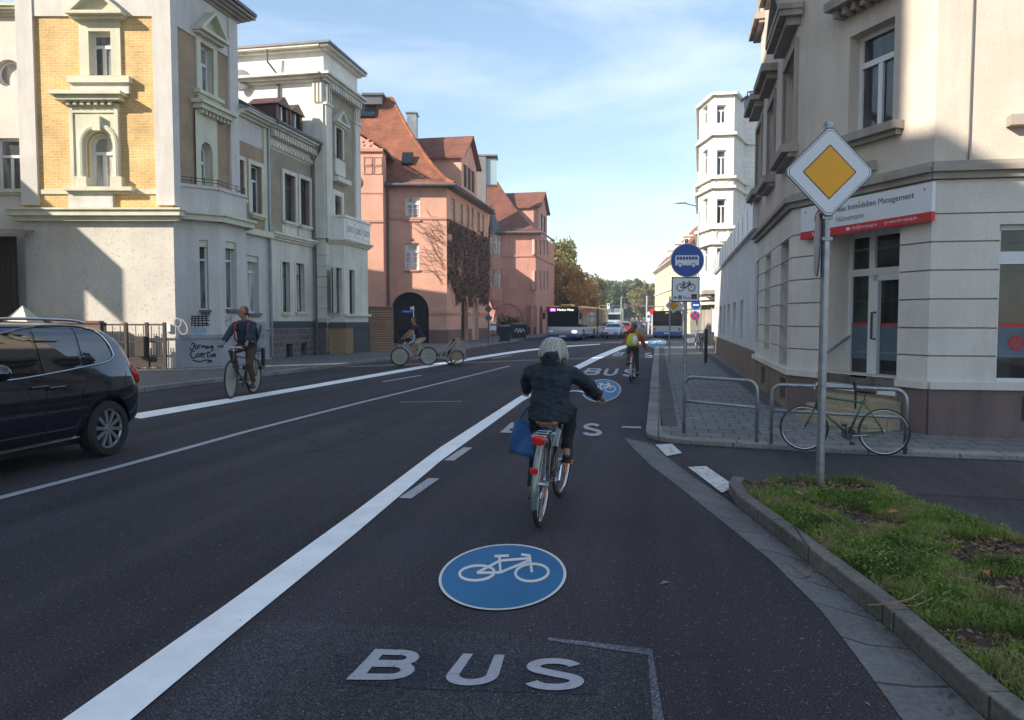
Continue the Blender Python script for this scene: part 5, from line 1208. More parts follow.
# ================================================================== low white building
lwA=(2.72,39.0); LW=Fr(lwA,(P0[0]+.0,P0[1])); lw=empty('low_building',(*lwA,0),'long low white building with a row of slit windows beside the corner house','building')
zt_l=3.55; ztop=LW.hit(745,222)[1]; 
sl_=[(711.5,713),(715,716.6),(719.5,721.2),(723,724.6),(727,729.2),(732.5,735),(739.5,742.5)]
hs=[]
for x0,x1 in sl_:
    a=LW.hit(x0,345)[0]; b=LW.hit(x1,345)[0]; hs.append((a,b,1.02,2.25))
mb=MB(); wall(mb,LW,0,LW.L,.85,ztop-.6,hs,.25,0); 
Fq=Fr((12,39),lwA); wall(mb,Fr(lwA,(lwA[0],lwA[1])) if False else Fr((11,39.02),(2.72,39.0)),0,8.3,0,ztop-.6); mb.build('wall',MT['lowwhite'],lw,fixn=False)
for h in hs: window(LW,h,lw,trans=0,mull=0,fwid=.05,dep=.2,fm='gutter_grey')
mb=MB(); mb.fb(LW,0,LW.L,0,.86,-.1,.05); mb.build('plinth',MT['corner_base2'],lw)
MT['parapet']=plain('galvanised_parapet_sheets',(.62,.64,.66),.35,.1,2,metal=.35)
mb=MB(); mb.prism([LW.p(0,ztop-.6,.12),LW.p(LW.L,ztop-.6,.12),LW.p(LW.L,ztop-.6,-.1),LW.p(0,ztop-.6,-.1)],[LW.p(0,ztop+.1,.12),LW.p(LW.L,ztop+.1,.12),LW.p(LW.L,ztop+.1,-.1),LW.p(0,ztop+.1,-.1)]); 
for i in range(14): u=LW.L*i/13; mb.fb(LW,u-.02,u+.02,ztop-.61,ztop+.11,.12,.135)
mb.build('parapet',MT['parapet'],lw)
mb=MB(); mb.poly([LW.p(0,ztop-.1,0),LW.p(LW.L,ztop-.1,0),(11,19.7,ztop-.1),(11,39,ztop-.1)]); mb.build('roof',MT['zinc_dark'],lw)
gg=MB(); k=0
for px,py,s in ((737,352,1),(746,340,1.3)):
    u,z=LW.hit(px,py); 
    for j in range(6): gg.stroke([(u-.3+.1*j,z-.4+.2*j),(u-.05+.05*j,z-.3+.22*j),(u+.25-.05*j,z-.35+.2*j)],.03,lambda x,y,k=k:LW.p(x,y,.006+k*.0006)); k+=1
gg.build('graffiti',plain('green_spray',(.10,.25,.2),.7,.1),lw)
# ================================================================== white tower house
TX,TY=3.0,48.5
tw_=empty('tower_house',(TX,TY,0),'tall white town house with a polygonal corner bay tower, behind the low white building','house')
pts=[G(697,340),0]
def atZ(px,Zc): x=(px-512)/FPX*Zc; return (-math.sin(YAW)*Zc+math.cos(YAW)*x, math.cos(YAW)*Zc+math.sin(YAW)*x)
pA=atZ(696.5,51.5); pB=atZ(711,48.6); pC=atZ(731,48.4); pD=atZ(741.5,51.0); pE=atZ(775,51.6); pW=atZ(697.5,60)
Fs=[Fr(pW,pA),Fr(pA,pB),Fr(pB,pC),Fr(pC,pD),Fr(pD,pE)]
zT=Fs[2].hit(720,95)[1]
hw=[]
for F,x0,x1,rows in ((Fs[1],702.5,707.5,((106.5,124.5),(150.5,174.5),(199,224.5),(248,272))),(Fs[2],716.8,725.8,((105,123),(150,175),(199,223.5),(248,273)))):
    for y0,y1 in rows: hw.append((F,F.rect(x0,y0,x1,y1)))
mb=MB()
for F in Fs[:4]: wall(mb,F,0,F.L,3.4,zT,[h for G_,h in hw if G_ is F],.2)
zT2=Fs[4].hit(748,100)[1]; wall(mb,Fs[4],0,Fs[4].L,3.4,zT2)
mb.build('wall',MT['towerw'],tw_,fixn=False)
gs=MB(); 
for F in Fs: wall(gs,F,0,F.L,0,3.4,[],0,0,-.3)
gs.build('shop_wall',MT['sandstone'],tw_,fixn=False)
k=MB()
for y in (94,134,177.5,187,227.5,243,298,303):
    z=Fs[2].hit(720,y)[1]
    for F in Fs[:4]: k.fb(F,-.12,F.L+.12,z-.1,z+.08,-.1,.22)
    if y>100: k.fb(Fs[4],0,Fs[4].L,z-.1,z+.08,-.1,.15)
z=Fs[2].hit(720,235)[1]
for F in (Fs[1],Fs[2]): k.ring(F.p(F.L/2,z,.02),F.n,.42,.06,20,5)
z=Fs[2].hit(720,182)[1]; 
for F in (Fs[1],Fs[2]):
    for j in range(5): k.fb(F,F.L*(.25+.1*j),F.L*(.31+.1*j),z-.12,z+.12,0,.05)
k.build('string_course',MT['creamw'],tw_)
k=MB(); top=[Vector((*p,zT)) for p in (pW,pA,pB,pC,pD)]; c=sum(top,Vector())/5+zz*.5
for i in range(4): k.poly([top[i]+zz*.02,top[i+1]+zz*.02,c])
k.poly([top[4],top[0],c]); a=Vector((*pD,zT2)); b=Vector((*pE,zT2)); k.prism([a,b,b+Vector((2,8,0)),a+Vector((2,8,0))],[a+Vector((0,0,.25)),b+Vector((0,0,.25)),b+Vector((2,8,.25)),a+Vector((2,8,.25))]); k.build('roof',MT['zinc_dark'],tw_)
for F,h in hw: window(F,h,tw_,fm='wframe',trans=.72,mull=1,fwid=.06)
k=MB(); k.fb(Fs[2],-.6,Fs[2].L+1.0,3.3,3.55,-.2,.9); k.build('shop_canopy',MT['sandstone'],tw_)
# ================================================================== cream houses further on
cr=empty('cream_house',(*atZ(690,92),0),'cream town house row with an orange mansard roof, above the departing bus','house')
q0=atZ(654.5,135); q1=atZ(690,88); q2=atZ(704,89); CF=Fr(q0,q1); CG=Fr(q1,q2)
zc0=CF.hit(672,261)[1]; hh=[]
for i in range(9):
    for j in range(4):
        u=CF.L*(i+.5)/9; z=zc0-2.6-j*3.0; hh.append((u-.9,u+.9,z-1.0,z+1.1))
mb=MB(); wall(mb,CF,0,CF.L,0,zc0,hh,.25); wall(mb,CG,0,CG.L,0,zc0); mb.build('wall',MT['creamf'],cr,fixn=False)
for h in hh: window(CF,h,cr,trans=.7,fwid=.14)
k=MB(); 
for j in range(4): k.fb(CF,0,CF.L,zc0-4.1-j*3.0,zc0-3.9-j*3.0,-.1,.15)
cornice(k,CF,0,CF.L,zc0-.3,.6,.4); k.build('string_course',MT['creamw'],cr)
k=MB(); a=CF.p(0,zc0+.1,.5); b=CF.p(CF.L+.5,zc0+.1,.5); c=b-CF.n*7+CF.u*-4; d=a-CF.n*7; k.poly([a,b,c+zz*7.5,d+zz*7.5]); e_=CG.p(CG.L,zc0+.1,.3); k.poly([b,e_,c+zz*7.5]); k.build('roof',MT['tile'],cr)
for i in (2,4,6):
    u=CF.L*i/9; dm=MB(); dm.fb(CF,u-.8,u+.8,zc0+1.2,zc0+2.9,-5,-1.2); dm.fb(CF,u-1,u+1,zc0+2.9,zc0+3.1,-5,-1.0); dm.build('dormer',MT['creamw'],cr)
# ================================================================== houses across the street behind the camera (their shade lies on road and corner)
def shade_house(x0,x1,y0,y1,ze,zr,label,mat,cat='house',ov=.4):
    h=empty('apartment_house',(x1,y0,0),label,cat); F=Fr((x1,y0),(x1,y1)); mb=MB(); hl=[]
    n=max(2,int((y1-y0)/2.6)); k=int(ze//3.6)
    for i in range(n):
        for j in range(k): u=(y1-y0)*(i+.5)/n; hl.append((u-.55,u+.55,1.3+j*3.6,3.2+j*3.6))
    wall(mb,F,0,y1-y0,0,ze,hl,.2)
    for A_,B_ in (((x0,y0),(x1,y0)),((x1,y1),(x0,y1)),((x0,y1),(x0,y0))): f=Fr(A_,B_); wall(mb,f,0,f.L,0,ze)
    xm=(x0+x1)/2; mb.poly([(x0,y0,ze),(x1,y0,ze),(xm,y0,zr)]); mb.poly([(x1,y1,ze),(x0,y1,ze),(xm,y1,zr)])
    mb.build('wall',mat,h,fixn=False)
    r=MB(); r.poly([(x1+ov,y0-.2,ze-.1),(x1+ov,y1+.2,ze-.1),(xm,y1+.2,zr+.1),(xm,y0-.2,zr+.1)]); r.poly([(x0-.4,y1+.2,ze-.1),(x0-.4,y0-.2,ze-.1),(xm,y0-.2,zr+.1),(xm,y1+.2,zr+.1)]); r.build('roof',MT['tile2'],h,fixn=False)
    for q in hl:
        window(F,q,h,trans=.7,fwid=.07)
    t=MB(); cornice(t,F,0,y1-y0,ze-.4,.4,.4); t.build('cornice',MT['creamw'],h)
shade_house(-27,-15.2,-6.2,9.0,20.0,23.8,'taller cream apartment house on the left street side, out of frame behind the camera',MT['creamf'])
shade_house(-27,-15.2,-34,-6.6,17.4,20.6,'lower cream apartment house on the left street side, farther behind the camera',MT['creamf'])
# gabled house left of the frame, ridge running towards the sun
gh_=empty('gabled_house',(-27,11,0),'small gabled house left of the frame, its shadow falling on the villa wall','house')
def gP(s_,b_,z): return Vector((-16.67+.6947*s_-.7193*(11+b_),21.08-.7193*s_-.6947*(11+b_),z))
zt_=3.1+11*math.tan(SEL); sl2=.91; wl=-.67; rg=wl-4; zr_=zt_+sl2*(-rg)
k=MB(); pr=[(wl,0),(wl,zt_),(rg,zr_-.25),(2*rg-wl,zt_),(2*rg-wl,0)]
k.prism([gP(s_,.3,z) for s_,z in pr],[gP(s_,3,z) for s_,z in pr]); k.build('wall',MT['creamf'],gh_)
k=MB()
for sg in (0,1):
    e=0 if sg==0 else 2*rg; k.prism([gP(e,0,zt_),gP(rg,0,zr_),gP(rg,3.2,zr_),gP(e,3.2,zt_)],[gP(e,0,zt_+.15),gP(rg,0,zr_+.15),gP(rg,3.2,zr_+.15),gP(e,3.2,zt_+.15)])
k.build('roof',MT['tile2'],gh_)
# ================================================================== street furniture
def polemesh(x,y,h,r=.03,m='galv',par=None,z0=.05,cap=True):
    k=MB(); k.tube([(x,y,z0),(x,y,h)],r,12)
    if cap: k.tube([(x,y,h),(x,y,h+.03)],r*1.15,12)
    return k.build('pole',MT[m],par,smooth=False)
def facing(x,y,px_turn=0):
    """frame of a plate at (x,y) facing the camera side of the street, turned by px_turn degrees"""
    a=R(px_turn); u=Vector((math.cos(a),math.sin(a))); return Fr((x,y),(x+u.x,y+u.y))
def clampm(F,z,par,off=.0):
    k=MB(); 
    for dz in (-.1,.1): k.fb(F,-.05,.05,z+dz-.015,z+dz+.015,-.045,.045)
    return k.build('clamp',MT['galv'],par)
# near priority sign
b=G(820,482,.1); ps=empty('traffic_sign',(b.x,b.y,.08),'tall grey pole with a yellow and white diamond sign, standing in the grass verge','traffic sign')
polemesh(b.x,b.y,3.46,.038,par=ps)
F=facing(b.x,b.y,13); cz=F.hit(829.5,172,.06)[1]; cu=F.hit(829.5,172,.06)[0]; r=.435
def diamond(F,cu,cz,r,par,d=.05):
    def D(q,c=.06): return [(cu-q+c*q,cz-c*q),(cu-q+c*q,cz+c*q),(cu-c*q,cz+q-c*q),(cu+c*q,cz+q-c*q),(cu+q-c*q,cz+c*q),(cu+q-c*q,cz-c*q),(cu+c*q,cz-q+c*q),(cu-c*q,cz-q+c*q)]
    k=MB(); k.fpoly(F,D(r),d,d+.006,2); k.fpoly(F,D(r*.965),d+.006,d+.009,0); k.fpoly(F,D(r*.93),d+.009,d+.0105,1); k.fpoly(F,D(r*.915),d+.0105,d+.012,0)
    k.fpoly(F,D(r*.585,.02),d+.012,d+.0135,1); k.fpoly(F,D(r*.555,.02),d+.0135,d+.015,3)
    return k.build('plate',[MT['signwhite'],MT['signblack'],MT['signback'],MT['signyellow']],par)
diamond(F,cu,cz,r,ps); clampm(F,cz,ps); clampm(F,cz-.28,ps)
k=MB(); zz0=2.36; k.disc((b.x-.07,b.y+.01,zz0),(1,-.11,0),.30,.012,40); ob=k.build('side_plate',MT['signback'],ps); clampm(F,zz0+.15,ps)
# bus lane sign
b=atZ(685.2,13.7); bl_=empty('traffic_sign',(*b,KR),'blue round bus lane sign over a white cycle plate on a grey pole','traffic sign')
polemesh(*b,3.08,.03,par=bl_); F=facing(*b,11)
cz=F.hit(686,260.3,.05)[1]; k=MB(); k.disc(F.p(0.01,cz,.045),F.n,.305,.006,48,0); k.disc(F.p(0.01,cz,.050),F.n,.292,.005,48,1)
k.build('plate',[MT['signwhite'],MT['signblue']],bl_)
k=MB(); k.fpoly(F,[(-.21,cz-.09),(.22,cz-.09),(.22,cz+.07),(.205,cz+.09),(-.19,cz+.09),(-.21,cz+.06)],.053,.0555,0)
for i in range(7): k.fb(F,-.185+i*.055,-.14+i*.055,cz+.01,cz+.065,.0555,.057,1)
for x in (-.12,.12): k.disc(F.p(x,cz-.09,.057),F.n,.042,.004,20,1); k.disc(F.p(x,cz-.09,.060),F.n,.03,.004,20,0)
k.build('bus_emblem',[MT['signwhite'],MT['signblue']],bl_)
z1=F.hit(686,277,.05)[1]; z0=F.hit(686,302,.05)[1]; a=F.hit(671.5,290,.05)[0]; c=F.hit(699.7,290,.05)[0]
k=MB(); k.fb(F,a,c,z0,z1,.045,.05,1); k.fb(F,a+.02,c-.02,z0+.02,z1-.02,.05,.0525,0); k.build('plate',[MT['signwhite'],MT['signblack']],bl_)
k=MB(); s=.0046; cx=(a+c)/2+.005; cy=z0+(z1-z0)*.62
def bs(x,y): return F.p(cx+x*s,cy-y*s,.054)
for p in (arcp(-22,4,14,14,0,360,20),arcp(22,4,14,14,0,360,20),[(-22,4),(-2,6)],[(-22,4),(-8,-12)],[(-10,-17),(-2,6)],[(-2,6),(15,-13)],[(-8,-12),(15,-13)],[(14,-19),(22,4)],[(-15,-18),(-5,-18)],[(14,-19),(8,-20)]): k.stroke(p,3.4,bs)
k.text('frei',lambda x,y:F.p(x,y,.054),cx-.045,z0+.045,w=.125); k.build('lettering',MT['signblack'],bl_)
k=MB(); k.fb(F,c-.15,c-.05,z0+.05,z0+.14,.0525,.054,0); k.fb(F,c-.12,c-.08,z0+.06,z0+.10,.054,.055,1); k.build('sticker',[MT['signblack'],MT['signred']],bl_)
k=MB(); k.fb(F,a+.04,a+.10,z0+.06,z0+.10,.0525,.054); k.fb(F,a+.12,a+.19,z0+.05,z0+.12,.0525,.054); k.build('sticker',MT['greytext'],bl_)
# far priority sign, stop sign pair
b=atZ(669.5,28.3); s_=empty('traffic_sign',(*b,KR),'small yellow and white diamond sign half hidden behind the white cycle plate','traffic sign'); F=facing(*b,11); polemesh(*b,2.5,.03,par=s_)
q=F.hit(673.5,305.5,.05); diamond(F,q[0],q[1],.31,s_)
b=atZ(695.5,44); s_=empty('traffic_sign',(*b,KR),'blue arrow disc above a red-rimmed no parking sign, left of the parked bicycles','traffic sign'); F=facing(*b,11); polemesh(*b,2.9,.03,par=s_)
q=F.hit(696,305,.05); k=MB(); k.disc(F.p(q[0],q[1],.05),F.n,.27,.01,30,0); k.fb(F,q[0]-.17,q[0]+.17,q[1]-.04,q[1]+.04,.055,.06,1); k.fb(F,q[0]-.24,q[0]+.24,q[1]-.55,q[1]-.3,.045,.055,1)
q=F.hit(695,315.5,.05); k.disc(F.p(q[0],q[1],.05),F.n,.29,.01,30,2); k.disc(F.p(q[0],q[1],.057),F.n,.22,.01,30,0); 
for sgn in (1,-1): k.fpoly(F,[(q[0]-.17,q[1]+sgn*.12),(q[0]-.12,q[1]+sgn*.17),(q[0]+.17,q[1]-sgn*.12),(q[0]+.12,q[1]-sgn*.17)],.06+.002*sgn,.066+.002*sgn,2)
k.build('plate',[MT['signblue'],MT['signwhite'],MT['signred']],s_)
# hoops
def hoop(A,B,top,mid,label):
    a=Vector((A[0],A[1],0)); b=Vector((B[0],B[1],0)); u=(b-a).normalized(); L=(b-a).length; r=.13
    h=empty('hoop_barrier',(a.x,a.y,KR),label,'barrier','tubular hoop barriers on the corner pavement')
    P=[a+zz*KR]+[a+u*(r-r*math.cos(R(t)))+zz*(top-r+r*math.sin(R(t))) for t in range(0,91,15)]+[a+u*(L-r+r*math.sin(R(t)))+zz*(top-r+r*math.cos(R(t))) for t in range(0,91,15)]+[b+zz*KR]
    k=MB(); k.tube(P,.024,10); k.build('hoop',MT['galv'],h,smooth=True); k=MB(); k.tube([a+zz*mid,b+zz*mid],.02,10); k.build('mid_rail',MT['galv'],h,smooth=True); return h
def gz(px,py): q=G(px,py,KR); return (q.x,q.y)
hoop(gz(684,433),gz(756.5,442),.86,.52,'empty grey tube hoop left of the one with the green bicycle')
hoop(gz(771,444),gz(905,454),.83,.5,'grey tube hoop with the green bicycle leaning on it')
# dark post by the low building
b=atZ(706,28); k=MB(); k.tube([(*b,0),(*b,1.28)],.06,12); k.ell((*b,1.28),(.062,.062,.05)); tag(k.build('bollard',MT['black_metal'],None,origin=(*b,KR)),'slim black post against the low white building','bollard')
# wall lantern and street lamp
F=RE; q=(0.1,0); k=MB(); c=atZ(743.5,19.6); z=H+(320-108)/FPX*19.6
ln=empty('wall_lantern',(c[0],c[1],z),'grey lantern sticking out from the far edge of the corner house','lamp'); v=Vector((*c,z))
k.prism([v+Vector((x,y,-.25)) for x,y in ((-.06,-.06),(.06,-.06),(.06,.06),(-.06,.06))],[v+Vector((x,y,.1)) for x,y in ((-.12,-.12),(.12,-.12),(.12,.12),(-.12,.12))]); k.build('lamp_glass',plain('lamp_glass_grey',(.45,.47,.48),.2,.1),ln)
k=MB(); k.prism([v+Vector((x,y,.1)) for x,y in ((-.15,-.15),(.15,-.15),(.15,.15),(-.15,.15))],[v+Vector((x,y,.2)) for x,y in ((-.05,-.05),(.05,-.05),(.05,.05),(-.05,.05))]); k.tube([v+zz*.2,v+zz*.3,Vector((2.4,c[1]-.1,z+.3))],.02,6); k.build('bracket',MT['gutter_grey'],ln)
a=atZ(697,46); z=H+(320-207)/FPX*46; sl_=empty('street_lamp',(*a,0),'slender street lamp arm reaching over the pavement before the tower house','lamp')
t_=atZ(680,46); k=MB(); k.tube([(*a,z-.3),(a[0]-.2,a[1],z),(t_[0],t_[1],z+.2)],.035,8); k.build('arm',MT['galv'],sl_); k=MB(); k.ell((t_[0]-.1,t_[1],z+.2),(.42,.16,.09),rot=Matrix.Rotation(YAW,3,'Z')); k.build('lamp_head',MT['signwhite'],sl_)
k=MB(); k.tube([(a[0],a[1],0),(a[0],a[1],z-.3)],.06,8); k.build('pole',MT['galv'],sl_)
# left side small furniture
b=atZ(488.5,47); s_=empty('traffic_sign',(*b,KZ),'dark pole with two dark sign backs before the far pink house','traffic sign'); F=facing(*b,11); polemesh(*b,3.0,.035,'zinc_dark',s_)
k=MB()
for y in (309,318): q=F.hit(488.5,y,.05); k.fpoly(F,[(q[0]-.25,q[1]),(q[0],q[1]-.27),(q[0]+.25,q[1]),(q[0],q[1]+.27)],-.06,-.04)
k.fb(F,.1,.5,H-.35,H-.25,-.06,-.04); k.build('plate',MT['signback'],s_)
b=atZ(493,50); nb=empty('notice_box',(*b,KZ),'white notice box on legs near the dark wheelie bin','notice board'); F=facing(*b,11); k=MB(); z1=F.hit(493,322)[1]; k.fb(F,-.22,.22,z1-.55,z1,-.1,.1); k.build('box',MT['signwhite'],nb); k=MB(); k.tube([F.p(-.18,KZ),F.p(-.18,z1-.5)],.02); k.tube([F.p(.18,KZ),F.p(.18,z1-.5)],.02); k.build('leg',MT['galv'],nb)
def bin_(px,Zc,w_,d_,h_,label,grp=None,graf=False):
    b=atZ(px,Zc); r_=empty('waste_bin',(*b,KZ),label,'bin'); F=facing(*b,18); k=MB()
    P=[(-w_/2*.88,0),(w_/2*.88,0),(w_/2,h_*.9),(-w_/2,h_*.9)]; 
    k.prism([F.p(-w_*.42,KZ+.06,d_*.4),F.p(w_*.42,KZ+.06,d_*.4),F.p(w_*.42,KZ+.06,-d_*.4),F.p(-w_*.42,KZ+.06,-d_*.4)],[F.p(-w_/2,KZ+h_*.9,d_/2),F.p(w_/2,KZ+h_*.9,d_/2),F.p(w_/2,KZ+h_*.9,-d_/2),F.p(-w_/2,KZ+h_*.9,-d_/2)])
    k.build('body',MT['binblue'],r_,bevel=.03); k=MB(); k.prism([F.p(-w_*.53,KZ+h_*.9,d_*.54),F.p(w_*.53,KZ+h_*.9,d_*.54),F.p(w_*.53,KZ+h_*.9,-d_*.54),F.p(-w_*.53,KZ+h_*.9,-d_*.54)],[F.p(-w_*.5,KZ+h_*.96,d_*.5),F.p(w_*.5,KZ+h_*.96,d_*.5),F.p(w_*.5,KZ+h_*1.03,-d_*.5),F.p(-w_*.5,KZ+h_*1.03,-d_*.5)]); k.build('lid',MT['binlid'],r_,bevel=.02)
    for s in (-1,1): k=MB(); k.disc(F.p(s*w_*.45,KZ+.1,-d_*.42),F.u,.1,.05,14); k.build('wheel',MT['rubber'],r_)
    if graf: 
        k=MB(); k.stroke(sm_([(-w_*.35,.55),(-w_*.2,.85),(-w_*.1,.5),(0,.85),(.1,.5),(.25,.8),(.4,.55)]),.05,lambda x,y:F.p(x,y+KZ,d_*.5+.01)); k.build('graffiti',MT['signwhite'],r_)
MT['binblue']=plain('dark_blue_plastic',(.018,.022,.035),.5,.2); MT['binlid']=plain('dark_lid',(.02,.025,.045),.45,.2)
bin_(505,52,.72,.8,1.15,'dark wheelie bin before the far pink house, left of the scribbled one')
bin_(519,62,1.25,1.0,1.25,'larger dark waste container with white scribble by the far pink house',graf=True)
b=atZ(413.8,47.5); s_=empty('street_name_sign',(*b,KZ),'blue street name plate and small lamp before the dark arched gateway','sign'); F=facing(*b,11); z=F.hit(407,311.5)[1]; polemesh(*b,z+.3,.03,'signwhite',s_)
k=MB(); k.fb(F,-.75,-.03,z-.09,z+.09,-.01,.01,0); k.fb(F,-.66,-.14,z-.03,z+.03,.01,.014,1); k.build('plate',[MT['signblue'],MT['graf_blue']],s_); k=MB(); k.fb(F,-.2,.02,z+.12,z+.3,-.08,.1); k.build('lamp_head',MT['signwhite'],s_)
k=MB(); F=Fr((-14.2,42),(-13.6,44)); 
# traffic light gantry at the junction
ZG=108
def P3_(px,py,Zc=ZG): x,y=atZ(px,Zc); return Vector((x,y,H+(320-py)/FPX*Zc))
MT['farpole']=plain('pale_grey_steel',(.30,.32,.33),.5,.1,metal=.4)
g_=empty('signal_gantry',tuple(P3_(646.5,335)),'grey mast with a long arm of traffic lights across the far junction','traffic light'); k=MB(); k.tube([Vector((*atZ(646.5,ZG),0)),P3_(646.5,296)],.14,8); k.build('pole',MT['farpole'],g_); k=MB(); k.tube([P3_(664,306.3),P3_(646.5,306.3),P3_(590,305.5)],.07,6); k.build('arm',MT['farpole'],g_)
for px,py in ((598,306),(608.3,306.5),(625,306.5),(634,305.5),(612.2,310)):
    k=MB(); c=P3_(px,py); k.box(c.x-.2,c.x+.2,c.y-.2,c.y+.2,c.z-.38,c.z+.42,0); o=k.build('signal_head',MT['signwhite'] if px<612 else MT['signback'],g_,bevel=.04)
    k=MB(); k.disc(c+Vector((0,-.21,.22)),(0,1,0),.12,.03,14); k.build('lens',plain('red_lens',(.5,.02,.02),.3,0) if px>620 else MT['black'],o)
for px,top,Zc in ((590.5,284,100),(585,290,112),(582.2,303,105),(621,297,125)):
    a=atZ(px,Zc); k=MB(); k.tube([(*a,0),(*a,H+(320-top)/FPX*Zc)],[.15,.09],8); k.tube([(*a,H+(320-top)/FPX*Zc*.96),(a[0]+1.1,a[1],H+(320-top)/FPX*Zc*.97)],.04,5)
    tag(k.build('lamp_post',MT['farpole'],None,origin=(*a,0)),{590.5:'tallest pale mast behind the articulated bus',585:'second tallest mast behind the articulated bus',582.2:'shortest mast behind the articulated bus',621:'thin mast before the dark trees, right of the truck'}[px],'mast')
k=MB()
for a,b in (((560,284),(660,300)),((585,292),(655,297)),((575,300),(655,304))):
    p,q=P3_(*a,104),P3_(*b,109); m=(p+q)/2-zz*.5; k.tube([p,(p+m)/2-zz*.2,m,(q+m)/2-zz*.2,q],.025,4)
tag(k.build('overhead_wire',MT['zinc_dark'],None,origin=P3_(600,296)),'thin overhead wires slung across the far junction','wire')
for px,Zc,lb in ((648.2,85,'white slim sign post left of the departing bus'),(652,84,'white sign post with a red disc left of the departing bus')):
    b=atZ(px,Zc); s_=empty('traffic_sign',(*b,0),lb,'traffic sign'); F=facing(*b,11); polemesh(*b,2.6,.06,'signwhite',s_)
    k=MB(); 
    if px>650: k.disc(F.p(0,2.6,.07),F.n,.33,.02,20,1)
    else: k.fb(F,-.2,.2,1.5,2.5,.06,.1,0); k.fb(F,-.15,.15,1.9,2.2,.1,.11,2)
    k.build('plate',[MT['signwhite'],MT['signred'],MT['signblue']],s_)
# ================================================================== vehicles
from mathutils.bvhtree import BVHTree
def subsurf(o,lv=2):
    m=o.modifiers.new('s','SUBSURF'); m.levels=lv; m.render_levels=lv
    dg=bpy.context.evaluated_depsgraph_get(); me=bpy.data.meshes.new_from_object(o.evaluated_get(dg)); o.modifiers.clear(); o.data=me
    me.polygons.foreach_set('use_smooth',[True]*len(me.polygons)); return o
def cutwheels(o,wheels,r,W):
    for y in wheels:
        for s in (-1,1):
            k=MB(); k.disc((s*W/2,y,r*1.0),(1,0,0),r*1.17,.5,36); c=k.build('cut',[],None); 
            m=o.modifiers.new('b','BOOLEAN'); m.operation='DIFFERENCE'; m.object=c; m.solver='EXACT'
            dg=bpy.context.evaluated_depsgraph_get(); me=bpy.data.meshes.new_from_object(o.evaluated_get(dg)); o.modifiers.clear(); o.data=me; bpy.data.objects.remove(c)
def wheel(par,x,y,r,wd,side,spokes=5,rimr=.68,twist=.0,dark=False):
    k=MB(); n=40; prof=[(r*rimr,-wd/2),(r*.93,-wd/2),(r,-wd*.32),(r,wd*.32),(r*.93,wd/2),(r*rimr,wd/2)]
    vs=[];fs=[]
    for i in range(n):
        a=2*PI*i/n
        for rr1,xx in prof: vs.append((x+xx,y+rr1*math.cos(a),r+rr1*math.sin(a)))
    m=len(prof)
    for i in range(n):
        for j in range(m): fs.append((i*m+j,((i+1)%n)*m+j,((i+1)%n)*m+(j+1)%m,i*m+(j+1)%m))
    k.add(vs,fs); w_=k.build('wheel',MT['rubber'],par)
    k=MB(); ox=x+side*wd*.30; rr1=r*rimr
    k.ring((ox,y,r),(1,0,0),rr1*.96,.018,36,6,0); k.disc((ox-side*.05,y,r),(1,0,0),rr1*.95,.02,30,1); k.disc((ox,y,r),(1,0,0),r*.12,.05,16,0)
    for i in range(spokes):
        a=2*PI*i/spokes; t=Vector((0,math.cos(a),math.sin(a))); b_=Vector((0,-math.sin(a),math.cos(a))); c0=Vector((ox,y,r)); w0,w1=r*.045,r*.075
        P=[c0+t*r*.1+b_*w0,c0+t*r*.1-b_*w0,c0+t*rr1*.95-b_*w1+b_*twist*r,c0+t*rr1*.95+b_*w1+b_*twist*r]; k.prism([p-Vector((.015,0,0)) for p in P],[p+Vector((.015,0,0)) for p in P],0)
    k.build('rim',[MT['alloy'],MT['black_metal']],w_)
MT['alloy']=plain('alloy_rim',(.5,.5,.52),.3,.1,metal=.8)
def patch(bvh,bot,top,n,axis,side,name,mat,par,off=.006,m=8,up=None):
    """curved pane hugging the body between two polylines given in (y,z) (axis x) or (x,z) (axis y)"""
    def samp(P,t):
        L=[0]; 
        for i in range(len(P)-1): L.append(L[-1]+math.dist(P[i],P[i+1]))
        q=t*L[-1]
        for i in range(len(P)-1):
            if q<=L[i+1]+1e-9: f=(q-L[i])/max(L[i+1]-L[i],1e-9); return (P[i][0]+(P[i+1][0]-P[i][0])*f,P[i][1]+(P[i+1][1]-P[i][1])*f)
        return P[-1]
    k=MB(); V=[]
    for j in range(m+1):
        for i in range(n+1):
            a=samp(bot,i/n); b=samp(top,i/n); p=(a[0]+(b[0]-a[0])*j/m,a[1]+(b[1]-a[1])*j/m)
            if axis=='x': o=Vector((side*5,p[0],p[1])); d=Vector((-side,0,0))
            else: o=Vector((p[0],side*8,p[1])); d=Vector((0,-side,0))
            h=bvh.ray_cast(o,d)
            if h[0] is None: h=(Vector((side*.7,p[0],p[1])) if axis=='x' else Vector((p[0],side*2,p[1])),-d)
            V.append(h[0]+h[1]*off)
    k.add(V,[(j*(n+1)+i,j*(n+1)+i+1,(j+1)*(n+1)+i+1,(j+1)*(n+1)+i) for j in range(m) for i in range(n)])
    return k.build(name,mat,par,smooth=True,fixn=False)
